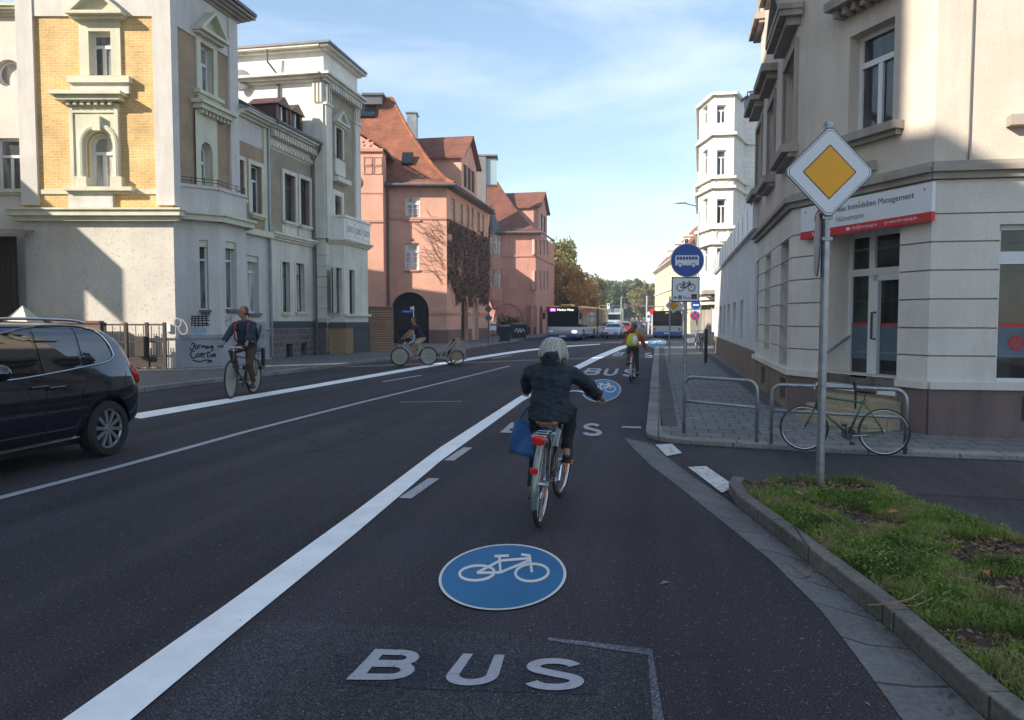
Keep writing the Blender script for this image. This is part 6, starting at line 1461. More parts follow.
def carbody(st,W,mat,par,zlow=.22,roofin=.76,belt=1.0,lv=2):
    """st: (y, ztop, taper, low) stations from rear to front"""
    k=MB(); rings=[]
    for y,zt_,tp,lo in st:
        w_=W/2*tp; cab=zt_>belt+.12
        if cab: f=min(1,(zt_-belt)/.6); re=w_*(1-(1-roofin)*f); pts=[(0,lo),(w_*.82,lo),(w_*.97,lo+.10),(w_,lo+.33),(w_*.99,belt-.12),(w_*.95,belt+.0),(re,zt_-.10),(re*.90,zt_-.025),(0,zt_)]
        else: pts=[(0,lo),(w_*.82,lo),(w_*.97,lo+.10),(w_,lo+(zt_-lo)*.40),(w_*.99,lo+(zt_-lo)*.65),(w_*.96,lo+(zt_-lo)*.82),(w_*.90,lo+(zt_-lo)*.93),(w_*.75,zt_-.01),(0,zt_)]
        full=[(x,y,z) for x,z in pts]+[(-x,y,z) for x,z in pts[-2:0:-1]]; rings.append(full)
    n=len(rings[0]); vs=[v for r_ in rings for v in r_]; fs=[]
    for i in range(len(rings)-1):
        for j in range(n): fs.append((i*n+j,i*n+(j+1)%n,(i+1)*n+(j+1)%n,(i+1)*n+j))
    h=n//2
    for base in (0,(len(rings)-1)*n):
        for j in range(h):
            a=[base+j,base+j+1,base+(n-j-1)%n,base+(n-j)%n]; a=list(dict.fromkeys(a)); fs.append(tuple(a))
    k.add(vs,fs); o=k.build('body',mat,par,smooth=True); return subsurf(o,lv)
def bvhof(o): 
    me=o.data; return BVHTree.FromPolygons([v.co.copy() for v in me.vertices],[tuple(p.vertices) for p in me.polygons])
# ---- black minivan (origin rear axle; +y = forward)
MT['vanpaint']=plain('black_blue_car_paint',(.005,.006,.011),.10,0,coat=1,spec=.6)
MT['glass_van']=glassmat('van_glass',(.006,.007,.009),.015); MT['glass_van'].node_tree.nodes['Principled BSDF'].inputs['IOR'].default_value=2.1
van=empty('minivan',(0,0,0),'black minivan with chrome window line and roof rails, cut off at the left edge','minivan')
W_=1.90
st=[(-.66,.72,.86,.42),(-.64,.98,.90,.36),(-.60,1.12,.94,.30),(-.50,1.36,.965,.27),(-.36,1.53,.985,.25),(-.14,1.605,1,.24),(.3,1.64,1,.22),(1.1,1.66,1,.22),(1.8,1.65,1,.22),(2.3,1.60,1,.22),(2.75,1.36,.99,.22),(3.1,1.12,.98,.22),(3.5,1.04,.96,.22),(3.75,.92,.90,.24),(3.92,.72,.80,.3)]
vb=carbody(st,W_,[MT['vanpaint']],van,belt=1.02,roofin=.77); bv=bvhof(vb); 
VF=Fr((-6.55,0),(-6.55,10)); YR=7.97
def vs_(px,py,dx=0):   # pixel -> (forward distance from rear axle, height), near side
    F=Fr((-6.55-dx,0),(-6.55-dx,10)); u,z=F.hit(px,py); return (YR-u,z)
S_=-1   # in local frame (+y forward) the camera side is ... set below by rotation 180deg: local x -> world -x
wi=[('rear_side_window',[vs_(43,373.5,.05),vs_(81,366.5,.05)],[vs_(33,329,.18),vs_(73,328,.18)]),('quarter_window',[vs_(85,365.5,.05),vs_(105,361,.06),vs_(112,357,.08)],[vs_(76,328.5,.18),vs_(94,331,.18),(vs_(104,339,.16))]),('front_side_window',[(2.35,1.03),vs_(12,378,.05),vs_(40,374,.05)],[(1.98,1.30),vs_(-6,336,.18),vs_(28,330,.18)])]
for nme,bt,tp in wi:
    for sd in (-1,1): patch(bv,bt,tp,10,'x',sd,'window',MT['glass_van'],van)
patch(bv,[(-.72,1.08),(0,1.08),(.72,1.08)],[(-.62,1.45),(0,1.5),(.62,1.45)],12,'y',-1,'rear_window',MT['glass_van'],van)
patch(bv,[(-.78,1.15),(0,1.12),(.78,1.15)],[(-.60,1.58),(0,1.62),(.60,1.58)],12,'y',1,'windscreen',MT['glass_van'],van)
def hug(pts,side,off): 
    out=[]
    for y,z in pts:
        h=bv.ray_cast(Vector((side*5,y,z)),Vector((-side,0,0)))
        if h[0]: out.append(h[0]+h[1]*off)
    return out
def dense(P,n=8): return [ (P[i][0]+(P[i+1][0]-P[i][0])*k/n,P[i][1]+(P[i+1][1]-P[i][1])*k/n) for i in range(len(P)-1) for k in range(n)]+[P[-1]]
for sd in (-1,1):
    k=MB(); ch=dense(sm_([(2.35,1.02),vs_(0,381.5,.05),vs_(43,375,.05),vs_(85,367,.05),vs_(105,362.5,.06),vs_(112.5,358,.07),vs_(114,353,.08),vs_(109,343,.12),vs_(100,333,.16),vs_(88,328,.18),vs_(72,326.3,.18),vs_(40,326.5,.18),vs_(0,334,.18)],4),2)
    k.tube(hug(ch,sd,.010),.011,6); k.build('window_trim',MT['steel'],van)
    k=MB(); k.tube(hug(dense([(.42,.30),(2.5,.28)],8),sd,.010),.012,6); k.build('sill_trim',MT['steel'],van)
    k=MB(); P=[vs_(3,326,.24),vs_(20,319.5,.24),vs_(45,317,.24),vs_(70,318,.24),vs_(84,322,.24)]; 
    rp=[Vector((sd*.69,y,z+.0)) for y,z in sm_([(1.75,1.60),(1.62,1.645),(1.1,1.665),(.55,1.655),(.22,1.64),(.10,1.61)],5)]; k.tube(rp,.017,7); k.build('roof_rail',MT['steel'],van,smooth=True)
    # seams
    k=MB()
    for P in ([vs_(45,376,.02),vs_(46,400),vs_(47,440)],[(-.35,1.0),(-.32,.82),(-.05,.79)],[vs_(97,363),(.47,.75),(.45,.55)],[(1.98,.98),(1.98,.4)]): 
        hp=hug(dense(P,6),sd,.0005)
        if len(hp)>1: k.tube(hp,.004,4)
    k.build('door_seam',MT['black'],van)
    k=MB()
    for px in (38,55):
        y,z=vs_(px,388); hp=hug([(y-.11,z+.0),(y-.05,z),(y+.05,z),(y+.11,z)],sd,.03)
        if len(hp)>1: k.tube(hp,.016,6)
    k.build('door_handle',MT['vanpaint'],van)
    k=MB(); y0,z0=vs_(0,372); y0+=.12; k.ell((sd*1.06,y0+.0,1.12),(.11,.07,.085),14,10); k.tube([(sd*.93,y0+.05,1.05),(sd*1.03,y0+.02,1.08)],.03,6); k.build('wing_mirror',MT['vanpaint'],van,smooth=True)
    k=MB(); k.loft([((sd*(.845-(z-.84)*.1),-.585+(z-.84)*.25,z),.075*s_,.06*s_,) for z,s_ in ((.84,.5),(.88,.95),(.96,1),(1.04,.9),(1.09,.4))],12); k.build('tail_light',plain('red_lamp',(.45,.03,.02),.15,.1,coat=.6),van,smooth=True)
    k=MB(); k.fb(Fr((0,-.665),(1,-.665)),sd*.6-.1,sd*.6+.1,.48,.53,-.02,.012); k.build('reflector',MT['signred'],van)
cutwheels(vb,(0.0,2.9),.34,W_)
k=MB(); k.box(-.80,.80,-.45,3.6,.2,.75); k.build('underbody',MT['black'],van)
for y in (0,2.9):
    for sd in (-1,1): wheel(van,sd*.84,y,.335,.22,sd,10,.72,.10)
k=MB(); k.tube([(-.5,-.6,.33),(.5,-.6,.33)],.05,6); k.fb(Fr((0,-.665),(1,-.665)),-.26,.26,.62,.74,0,.01); k.build('number_plate',MT['signwhite'],van)
place(van,(-6.55-W_/2+.02,YR,0),PI)
# ---- generic small cars
def small_car(loc,rz,L,W,Hc,paint,label,front=True,wagon=False,grp=None):
    c=empty('car',(0,0,0),label,'car',grp); h=L/2
    if wagon: st=[(-h,.62,.84,.38),(-h+.06,.95,.93,.3),(-h+.2,1.25,.97,.25),(-h+.45,Hc-.03,1,.22),(-.3,Hc,1,.2),(.35,Hc-.03,1,.2),(.75,Hc-.25,1,.2),(1.1,1.02,.99,.2),(1.6,.94,.97,.2),(h-.2,.82,.90,.24),(h,.58,.78,.32)]
    else: st=[(-h,.60,.84,.38),(-h+.08,.90,.92,.3),(-h+.55,1.0,.97,.24),(-h+.95,1.22,.99,.22),(-.55,Hc,1,.2),(.3,Hc-.02,1,.2),(.7,Hc-.25,1,.2),(1.1,.98,.99,.2),(1.6,.9,.97,.2),(h-.2,.78,.90,.24),(h,.56,.78,.32)]
    b=carbody(st,W,paint,c,belt=.93,roofin=.78); v=bvhof(b)
    zt_=Hc-.14; r0=-h+.75 if wagon else -h+1.05
    for s in (-1,1):
        patch(v,[(r0-.1,1.0),(-.05,.98)],[(r0+.25,zt_),(-.05,zt_+.02)],6,'x',s,'window',MT['glass_car'],c,m=4); patch(v,[(.02,.98),(.95,.97)],[(.02,zt_+.02),(.5,zt_-.03)],6,'x',s,'window',MT['glass_car'],c,m=4)
        k=MB(); k.ell((s*W/2*.72,h-.13,.66),(.2,.12,.09),10,8); k.build('headlight',MT['lamp_clear'],c,smooth=True); k=MB(); k.ell((s*W/2*.8,-h+.10,.78),(.14,.09,.12),10,8); k.build('tail_light',MT['signred'],c,smooth=True)
        k=MB(); k.ell((s*(W/2+.1),.72,1.0),(.1,.06,.07),8,6); k.build('wing_mirror',paint,c,smooth=True)
    patch(v,[(-.66,1.02),(.66,1.02)],[(-.52,zt_),(.52,zt_)],8,'y',1,'windscreen',MT['glass_car'],c,m=5); patch(v,[(-.62,1.02),(.62,1.02)],[(-.5,zt_-.02),(.5,zt_-.02)],8,'y',-1,'rear_window',MT['glass_car'],c,m=5)
    k=MB(); k.box(-.5,.5,h-.1,h-.01,.42,.56); k.build('grille',MT['black'],c); 
    for s in (-1,1): k=MB(); k.box(-.26,.26,s*(h-.01),s*(h+.012),.44,.54) if s>0 else k.box(-.26,.26,-h-.012,-h+.01,.5,.6); k.build('number_plate',MT['signwhite'],c)
    k=MB(); k.box(-W*.42,W*.42,-h+.3,h-.3,.17,.5); k.build('underbody',MT['black'],c)
    for y in (-L*.29,L*.31):
        for s in (-1,1): wheel(c,s*(W/2-.09),y,.31,.2,s,5)
    return place(c,loc,rz)
MT['lamp_clear']=plain('clear_lamp',(.75,.76,.78),.1,0); MT['silver']=plain('silver_paint',(.42,.45,.50),.25,0,metal=.5,coat=.6); MT['redp']=plain('dark_red_paint',(.20,.012,.02),.2,0,coat=.8); MT['bluep']=plain('blue_paint',(.03,.07,.16),.2,0,coat=.8); MT['darkp']=plain('anthracite_paint',(.03,.032,.04),.2,0,coat=.8)
def W2(px,Zc,z=0): x,y=atZ(px,Zc); return (x,y,z)
small_car(W2(614,68),PI+R(-4),4.3,1.72,1.42,MT['silver'],'silver car coming towards the camera, right of the articulated bus')
small_car(W2(624,84),R(2),4.3,1.75,1.50,MT['redp'],'dark red car seen from behind, right of the silver car',wagon=True)
small_car(W2(608.5,88),PI+R(-3),4.2,1.75,1.48,MT['bluep'],'blue car between the articulated bus and the silver car',wagon=True)
small_car(W2(622,118),PI,4.2,1.75,1.5,MT['darkp'],'pale-windowed car behind the dark red car',wagon=True)
for px,Zc,m,lb in ((633,150,'darkp','left dark car waiting at the far junction'),(638.5,152,'bluep','middle blue car waiting at the far junction'),(643,150,'silver','right silver car waiting at the far junction')): small_car(W2(px,Zc),PI/2,4.3,1.75,1.45,MT[m],lb)
# truck
tk=empty('truck',(0,0,0),'white and grey box truck beyond the dark red car','truck')
k=MB(); k.box(-1.2,1.2,-4,1.2,1.0,3.6); k.build('cargo_box',MT['signwhite'],tk,bevel=.05)
k=MB(); k.box(-1.15,1.15,1.3,3.3,.6,2.9); k.build('cab',MT['graf_blue'],tk,bevel=.15)
k=MB(); k.box(-1.0,1.0,3.31,3.33,1.7,2.6); k.build('windscreen',MT['glass_car'],tk)
for y in (-3,2.4):
    for s in (-1,1): wheel(tk,s*1.05,y,.45,.3,s,6)
place(tk,W2(615,128),PI)
# ---- buses
MT['busgrey']=plain('bus_silver',(.42,.45,.48),.35,.05,metal=.2); MT['busblue']=plain('bus_blue',(.015,.07,.30),.3,.05,coat=.5); MT['busyellow']=plain('bus_yellow',(.75,.36,.01),.35,.05); MT['busglass']=glassmat('bus_glass',(.012,.014,.018),.08); MT['busglass'].node_tree.nodes['Principled BSDF'].inputs['IOR'].default_value=1.25
MT['display']=plain('display_white',(.9,.85,.75),.5,0,emit=1.2); MT['display_mag']=plain('display_magenta',(.65,.05,.5),.5,0,emit=.8); MT['bellows']=plain('bellows_grey',(.10,.095,.085),.8,.2)
def bus_section(par,y0,y1,Wb,Hb,front=False,rear=False):
    x=Wb/2; k=MB()
    F={-1:Fr((-x,y1),(-x,y0)),1:Fr((x,y0),(x,y1))}
    k.box(-x,x,y0,y1,1.02,Hb-.02) ; k.build('body',MT['busglass'],par,bevel=.10)
    k=MB(); k.box(-x-.004,x+.004,y0-.004,y1+.004,.5,1.08); k.build('side_panel',MT['busgrey'],par,bevel=.06)
    k=MB(); k.box(-x-.006,x+.006,y0-.006,y1+.006,.25,.56); k.build('skirt',MT['busblue'],par,bevel=.05)
    k=MB(); k.box(-x-.005,x+.005,y0+(.3 if rear else .05),y1-(.8 if front else .05),Hb-.28,Hb-.02); 
    k.build('roof_panel',MT['busglass' if rear else 'busglass'],par,bevel=.04)
    for s in (-1,1):
        k=MB(); n=max(2,int((y1-y0)/1.6))
        for i in range(n+1): y=y0+.1+(y1-y0-.2)*i/n; k.box(s*x-.012,s*x+.012,y-.04,y+.04,1.02,Hb-.25)
        k.build('window_pillar',MT['black'],par)
def bus_front(par,y,Wb,Hb,disp=True):
    x=Wb/2; F=Fr((x,y),(-x,y)); k=MB()
    k.fb(F,.12,Wb-.12,1.15,Hb-.45,-.02,.03); k.build('windscreen',MT['busglass'],par,bevel=.03)
    k=MB(); k.loft([((0,y-.02,.42),x*.98,.10),((0,y-.02,.6),x,.18),((0,y-.02,.95),x,.16),((0,y-.02,1.12),x*.97,.06)],24); k.build('bumper',MT['busgrey'],par,smooth=True)
    k=MB(); k.fb(F,.02,Wb-.02,.25,.48,0,.12); k.build('bumper',MT['busblue'],par,bevel=.04)
    for s in (-1,1):
        k=MB(); k.ell((s*x*.76,y+.12,.72),(.22,.07,.11)); k.build('headlight',MT['display'] if s==-1 else MT['lamp_clear'],par,smooth=True)
        k=MB(); k.tube([(s*x*.95,y,Hb-.3),(s*(x+.22),y+.3,Hb-.35),(s*(x+.22),y+.3,Hb-.5)],.03,6); k.box(s*(x+.22)-.1,s*(x+.22)+.1,y+.25,y+.32,Hb-1.0,Hb-.5); k.build('wing_mirror',MT['black'],par)
    k=MB(); k.fb(F,.15,Wb-.15,Hb-.42,Hb-.1,0,.03,0); k.fb(F,.20,.68,Hb-.38,Hb-.14,.03,.036,1); k.text('70',lambda a,b:F.p(a,b,.038),.28,Hb-.34,w=.3,h=.16,m=2); k.text('Markus West',lambda a,b:F.p(a,b,.036),.82,Hb-.34,w=1.3,h=.17,m=2); k.build('destination_display',[MT['black'],MT['display_mag'],MT['display']],par)
    k=MB(); k.fb(F,Wb/2-.28,Wb/2+.28,.30,.42,.12,.13); k.build('number_plate',MT['signwhite'],par)
Wb=2.5; Hb=2.72
bu=empty('articulated_bus',(0,0,0),'long grey articulated bus with blue skirt and orange roof edge, facing the camera','bus')
bus_section(bu,0,9.6,Wb,Hb,front=True); bus_front(bu,9.6,Wb,Hb); bus_section(bu,-7.2,-1.0,Wb,Hb,rear=True)
k=MB(); 
for i in range(7): k.box(-1.18+.06*(i%2),1.18-.06*(i%2),-1.0+i*.143,-1.0+(i+1)*.143,.35,Hb-.08+.05*(i%2))
k.build('bellows',MT['bellows'],bu)
for s in (-1,1):
    for a,b in ((-7.0,-1.1),(.1,4.2),(4.4,8.7)):
        k=MB(); k.box(s*1.14-.12,s*1.14+.12,a,b,Hb-.06,Hb+.08); k.build('roof_edge',MT['busyellow'],bu,bevel=.05)
k=MB(); k.box(-.42,.42,6.6,8.4,Hb,Hb+.22); k.build('roof_unit',MT['busyellow'],bu,bevel=.08)
for y in (-4.2,1.6,7.2):
    for s in (-1,1): wheel(bu,s*(Wb/2-.10),y,.46,.28,s,8)
a=Vector(W2(562.8,60)); place(bu,(0,0,0),0); hd=PI-R(4.0); dirv=Vector((-math.sin(hd),math.cos(hd),0)); bu.location=a-dirv*9.6; bu.rotation_euler=(0,0,hd)
b2=empty('city_bus',(0,0,0),'dark-windowed bus seen from behind, pulling away at the right kerb','bus')
Hb2=2.5; bus_section(b2,0,11,2.5,Hb2,rear=True,front=True)
F=Fr((-1.25,0),(1.25,0)); k=MB(); k.fb(F,.12,2.38,1.25,2.2,0,.03); k.build('rear_window',MT['busglass'],b2,bevel=.03)
k=MB(); k.fb(F,.0,2.5,.52,1.12,0,.05); k.fb(F,.5,2.0,.6,1.0,.05,.07); k.build('engine_cover',MT['busgrey'],b2,bevel=.02)
k=MB(); k.fb(F,.0,2.5,.22,.6,.0,.08); k.build('bumper',MT['busblue'],b2,bevel=.04)
for u in (.1,2.28): k=MB(); k.fb(F,u,u+.14,.66,.95,.05,.07); k.build('tail_light',MT['signred'],b2)
k=MB(); k.fb(F,1.0,1.5,.4,.52,.08,.09); k.build('number_plate',MT['signwhite'],b2)
k=MB(); k.fb(F,.95,1.55,Hb2-.30,Hb2-.12,.0,.025); k.text('70',lambda a_,b_:F.p(a_,b_,.03),1.1,Hb2-.27,w=.25,h=.12,m=1); k.build('destination_display',[MT['black'],plain('amber',(.9,.4,.05),.5,0,emit=1)],b2)
for y in (2.8,8.2):
    for s in (-1,1): wheel(b2,s*1.15,y,.46,.28,s,8)
place(b2,W2(666.8,68),R(-2))
# ================================================================== bicycles
MT['tyre']=plain('bicycle_tyre',(.03,.028,.026),.8,.2,20); MT['spoke']=plain('spoke_steel',(.55,.55,.55),.3,0,metal=.8); MT['chrome']=plain('chrome',(.62,.62,.64),.18,0,metal=1)
MT['saddle_brown']=plain('brown_saddle',(.33,.15,.07),.5,.15,20); MT['saddle_black']=plain('black_saddle',(.02,.018,.017),.5,.1); MT['saddle_dbrown']=plain('dark_brown_saddle',(.05,.022,.015),.45,.2)
MT['grip']=plain('dark_grip',(.03,.022,.02),.7,0); MT['reflo']=plain('orange_reflector',(.75,.20,.02),.25,0); MT['reflr']=plain('red_reflector',(.60,.015,.01),.2,0,coat=.5)
MT['guard_silver']=plain('grey_mudguard',(.24,.28,.28),.3,.1,5,metal=.5); MT['greenf']=plain('green_frame_paint',(.035,.10,.035),.35,.1,coat=.4); MT['blackf']=plain('black_frame_paint',(.02,.024,.028),.3,.1,coat=.4); MT['redf']=plain('red_frame_paint',(.28,.02,.03),.35,.1,coat=.4); MT['whitef']=plain('pale_frame_paint',(.50,.56,.58),.35,.05,coat=.4)
def disc_mat(name,col,al):
    m,nt,bs=newmat(name); bs.inputs['Base Color'].default_value=(*col,1); bs.inputs['Roughness'].default_value=.6; bs.inputs['Alpha'].default_value=al; return m
MT['cover']=disc_mat('greyish_backdrop_fill',(.40,.38,.31),.85)  # stands for leftover cut-out backdrop between the spokes, not a real cover
def bwheel(par,y,x,r,rimmat,cover=False,steer=0,piv=None,refl=False,tw=.019,nsp=28):
    root=None
    M=Matrix.Translation((0,0,0))
    if steer: p=Vector((0,piv,0)); M=Matrix.Translation(p)@Matrix.Rotation(steer,4,'Z')@Matrix.Translation(-p)
    def T(k): k.v=[tuple(M@Vector(v)) for v in k.v]; return k
    k=MB(); k.ring((x,y,r),(1,0,0),r-tw,tw,56,8); w_=T(k).build('wheel',MT['tyre'],par,smooth=True)
    k=MB(); k.ring((x,y,r),(1,0,0),r-tw*2.2,.010,56,6,r2=.013); T(k).build('rim',MT[rimmat],w_,smooth=True)
    k=MB()
    for i in range(nsp):
        a=2*PI*i/nsp; b_=a+(.35 if i%2 else -.35); s=.022 if i%4<2 else -.022
        k.tube([(x+s,y+.02*math.cos(b_),r+.02*math.sin(b_)),(x,y+(r-tw*2)*math.cos(a),r+(r-tw*2)*math.sin(a))],.0016,4,cap=False)
    k.tube([(x-.045,y,r),(x+.045,y,r)],.018,10); T(k).build('spokes',MT['spoke'],w_)
    if cover: k=MB(); k.disc((x,y,r),(1,0,0),r-tw*2,.006,40); T(k).build('wheel_fill',MT['cover'],w_)  # pale disc added as backdrop remnant inside the rim
    if refl:
        k=MB()
        for a in (.6,.6+PI): k.box(x-.012,x+.012,-.025,.025,-.01,.01) ; 
        k=MB()
        for a in (2.6,2.6+PI):
            c=Vector((x,y+r*.62*math.cos(a),r+r*.62*math.sin(a))); t=Vector((0,-math.sin(a),math.cos(a))); n_=Vector((0,math.cos(a),math.sin(a)))
            P=[c-t*.045-n_*.016,c+t*.045-n_*.016,c+t*.045+n_*.016,c-t*.045+n_*.016]; k.prism([p-Vector((.008,0,0)) for p in P],[p+Vector((.008,0,0)) for p in P])
        T(k).build('spoke_reflector',MT['reflo'],w_)
    return w_
def guard(k,y,x,r,a0,a1,w_=.026,n=18):
    vs=[];fs=[]
    for i in range(n+1):
        a=R(a0+(a1-a0)*i/n)
        for j,(dx,dr) in enumerate(((-w_,-.012),(-w_*.6,.004),(0,.010),(w_*.6,.004),(w_,-.012))):
            rr1=r+.022+dr; vs.append((x+dx,y+rr1*math.cos(a),r+rr1*math.sin(a)))
    for i in range(n):
        for j in range(4): fs.append((i*5+j,i*5+j+1,(i+1)*5+j+1,(i+1)*5+j))
    k.add(vs,fs)
def bicycle(label,frame='blackf',rim='chrome',saddle='saddle_black',style='diamond',seat=.85,bar='swept',guards=None,rack=False,steer=0,cover=False,refl=False,crank=0.0,group=None,r=.34,light=False,tw=.019,frw=.015):
    b=empty('bicycle',(0,0,0),label,'bicycle',group); RY,FY=-.46,.60; hub=.30
    bwheel(b,RY,0,r,rim,cover,refl=refl,tw=tw); bwheel(b,FY,0,r,rim,cover,steer=steer,piv=.50,refl=refl,tw=tw)
    BB=Vector((0,0,.28)); ST=Vector((0,-.19,seat-.14)); HT=Vector((0,.40,.86)); HB=Vector((0,.445,.68)); 
    k=MB(); k.tube([BB,ST],frw,10)
    if style=='diamond': k.tube([ST+Vector((0,.015,-.04)),HT-Vector((0,.0,.04))],frw*.9,10); k.tube([BB,HB],frw,10)
    else: k.tube([BB,Vector((0,.2,.33)),HB-Vector((0,.01,.03))],frw*1.35,10); k.tube([ST*.35+BB*.65,HB+Vector((0,0,.03))],frw*.8,10) if style=='double' else None
    k.tube([HT+zz*.02,HB-zz*.03],frw*1.25,10)
    for s in (-1,1): k.tube([BB+Vector((s*.02,0,0)),Vector((s*.05,RY,r))],.009,8); k.tube([ST+Vector((s*.012,0,-.03)),Vector((s*.05,RY,r))],.008,8)
    k.build('frame',MT[frame],b,smooth=True)
    M=Matrix.Translation((0,.50,0))@Matrix.Rotation(steer,4,'Z')@Matrix.Translation((0,-.50,0))
    def T(q): q.v=[tuple(M@Vector(v)) for v in q.v]; return q
    k=MB(); 
    k.tube([HB-zz*.02,(0,.475,.60)],.016,8)
    for s in (-1,1): k.tube([(0,.47,.62),(s*.045,.485,.585),(s*.05,.54,.45),(s*.05,FY,r)],[.014,.013,.011,.008],8)
    T(k).build('fork',MT[frame],b,smooth=True)
    k=MB(); k.tube([ST-zz*.02,ST+Vector((0,-.02,.11))],.012,8); k.build('seat_post',MT['chrome'],b)
    sx=ST+Vector((0,-.02,.10)); k=MB(); yy=[(-.14,.085,.02),(-.11,.10,.032),(-.05,.085,.034),(.03,.042,.028),(.10,.024,.02),(.15,.012,.012)]
    k.loft([((sx.x,sx.y+y,sx.z+.03),w_,h_,(1,0,0),(0,0,1)) for y,w_,h_ in yy],14); k.build('saddle',MT[saddle],b,smooth=True)
    if 'saddle' and rack is not None:
        k=MB(); 
        for s in (-1,1): k.ring((sx.x+s*.03,sx.y-.08,sx.z-.015),(0,0,1),.016,.004,12,5)
        k.tube([(sx.x-.06,sx.y-.1,sx.z-.005),(sx.x+.06,sx.y-.1,sx.z-.005)],.006,6); k.build('saddle_spring',MT['chrome'],b)
    k=MB(); top=HT+Vector((0,-.02,.13))
    k.tube([HT,top],.012,8); k.tube([top,top+Vector((0,.05,.0))],.012,8)
    hw=.29; c=top+Vector((0,.05,0))
    if bar=='swept': P=[c+Vector((-hw,-.20,.02)),c+Vector((-hw+.03,-.08,.02)),c+Vector((-.14,.01,.02)),c,c+Vector((.14,.01,.02)),c+Vector((hw-.03,-.08,.02)),c+Vector((hw,-.20,.02))]
    elif bar=='flat': P=[c+Vector((-hw,-.03,.02)),c+Vector((-.14,0,.01)),c,c+Vector((.14,0,.01)),c+Vector((hw,-.03,.02))]
    else: P=[c+Vector((-.21,.03,-.06)),c+Vector((-.21,.12,-.03)),c+Vector((-.20,.05,.02)),c+Vector((-.1,0,.01)),c,c+Vector((.1,0,.01)),c+Vector((.20,.05,.02)),c+Vector((.21,.12,-.03)),c+Vector((.21,.03,-.06))]
    k.tube(P,.0115,8); T(k).build('handlebar',MT['chrome'],b,smooth=True)
    k=MB(); 
    for e,f in ((P[0],P[1]),(P[-1],P[-2])): d=(f-e).normalized(); k.tube([e,e+d*.11],.017,8)
    T(k).build('grip',MT['grip'],b)
    k=MB()
    for e,f in ((P[0],P[1]),(P[-1],P[-2])): d=(f-e).normalized(); q=e+d*.14; k.tube([q,q+d*-.0+Vector((0,.03,-.03)),q-d*.08+Vector((0,.045,-.04))],.006,6)
    k.tube([P[1],Vector((P[1].x*.4,.5,.93)),(0,.49,.72)],.003,5); T(k).build('brake_lever',MT['chrome'],b)
    k=MB(); k.disc((.055,0,.28),(1,0,0),.095,.006,28); k.tube([(-.06,0,.28),(.06,0,.28)],.02,10); k.disc((.052,RY,r),(1,0,0),.04,.02,16)
    for s in (-1,1):
        a=crank+(PI if s<0 else 0); e=Vector((s*.075,.17*math.cos(a),.28+.17*math.sin(a))); k.tube([(s*.07,0,.28),e],.011,6)
    k.build('crankset',MT['chrome'],b)
    for s in (-1,1):
        a=crank+(PI if s<0 else 0); e=Vector((s*.075,.17*math.cos(a),.28+.17*math.sin(a))); k=MB(); k.box(e.x+s*.01 if s>0 else e.x-.1,e.x+.1 if s>0 else e.x-.01,e.y-.035,e.y+.035,e.z-.012,e.z+.012); k.build('pedal',[MT['reflo'] if refl else MT['grip']],b)
    k=MB(); k.tube([(.056,0,.375),(.056,RY,r+.035)],.004,5); k.tube([(.056,0,.185),(.056,RY,r-.035)],.004,5); k.build('chain',MT['black_metal'],b)
    if guards:
        k=MB(); guard(k,RY,0,r,15,200); k.build('mudguard',MT[guards],b,smooth=True)
        k=MB(); guard(k,FY,0,r,-10,150) ; T(k).build('mudguard',MT[guards],b,smooth=True)
    if rack:
        k=MB(); zr=2*r+.075
        for s in (-1,1): k.tube([(s*.055,-.22,zr-.0),(s*.06,-.68,zr+.005)],.006,6); k.tube([(s*.06,-.60,zr),(s*.055,RY-.01,r)],.006,6); k.tube([(s*.06,-.42,zr),(s*.055,RY,r)],.005,6)
        for y in (-.25,-.38,-.5,-.62,-.68): k.tube([(-.058,y,zr),(.058,y,zr)],.005,6)
        k.build('rack',MT['chrome' if rack=='chrome' else 'black_metal'],b)
    if light:
        k=MB(); k.loft([((0,-.70,z),w_,.022) for z,w_ in ((2*r+.015,.035),(2*r+.03,.052),(2*r+.07,.055),(2*r+.085,.04))],14); k.build('rear_light',MT['reflr'],b,smooth=True)
        k=MB(); k.box(-.03,.03,RY-r-.06,RY-r-.035,r+.16,r+.205); k.build('rear_reflector',MT['reflr'],b,bevel=.005)
    # kick stand
    k=MB(); k.tube([(-.04,-.05,.27),(-.07,-.25,.30)],.008,6); k.build('kickstand',MT['chrome'],b)
    return b
# parked green bicycle against the hoop
gb=bicycle('old green bicycle with dark saddle, chained to the right tube hoop','greenf','chrome','saddle_dbrown','diamond',seat=.93,bar='flat',crank=-1.9,tw=.013,frw=.016,rack=None)
sB=.82; pw1=G(884,456,KR); pw2=G(806,451,KR); dv=(pw2-pw1); ang=math.atan2(-dv.x,dv.y)
gb.scale=(sB,)*3; gb.rotation_euler=(0,R(-5),ang); d0=Vector((-math.sin(ang),math.cos(ang),0)); loc=pw1+d0*.46*sB; gb.location=(loc.x,loc.y+.03,KR)
k=MB(); q=G(858,440,.3); F=Fr((0,0),(1,0)); 
lx=atZ(857,8.95); P=[Vector((lx[0],lx[1],H+(320-y)/FPX*8.95)) for y in (385,392,400,409)]
k.tube([P[0]+Vector((0,.02,0)),P[1],P[2],P[3]],.013,8); k.ring(P[0]+Vector((0,.06,.0)),(1,0,0),.04,.010,14,6); tag(k.build('bicycle_lock',MT['black'],None,origin=P[3]),'black lock strap hanging from the right tube hoop to the green bicycle','bicycle lock')
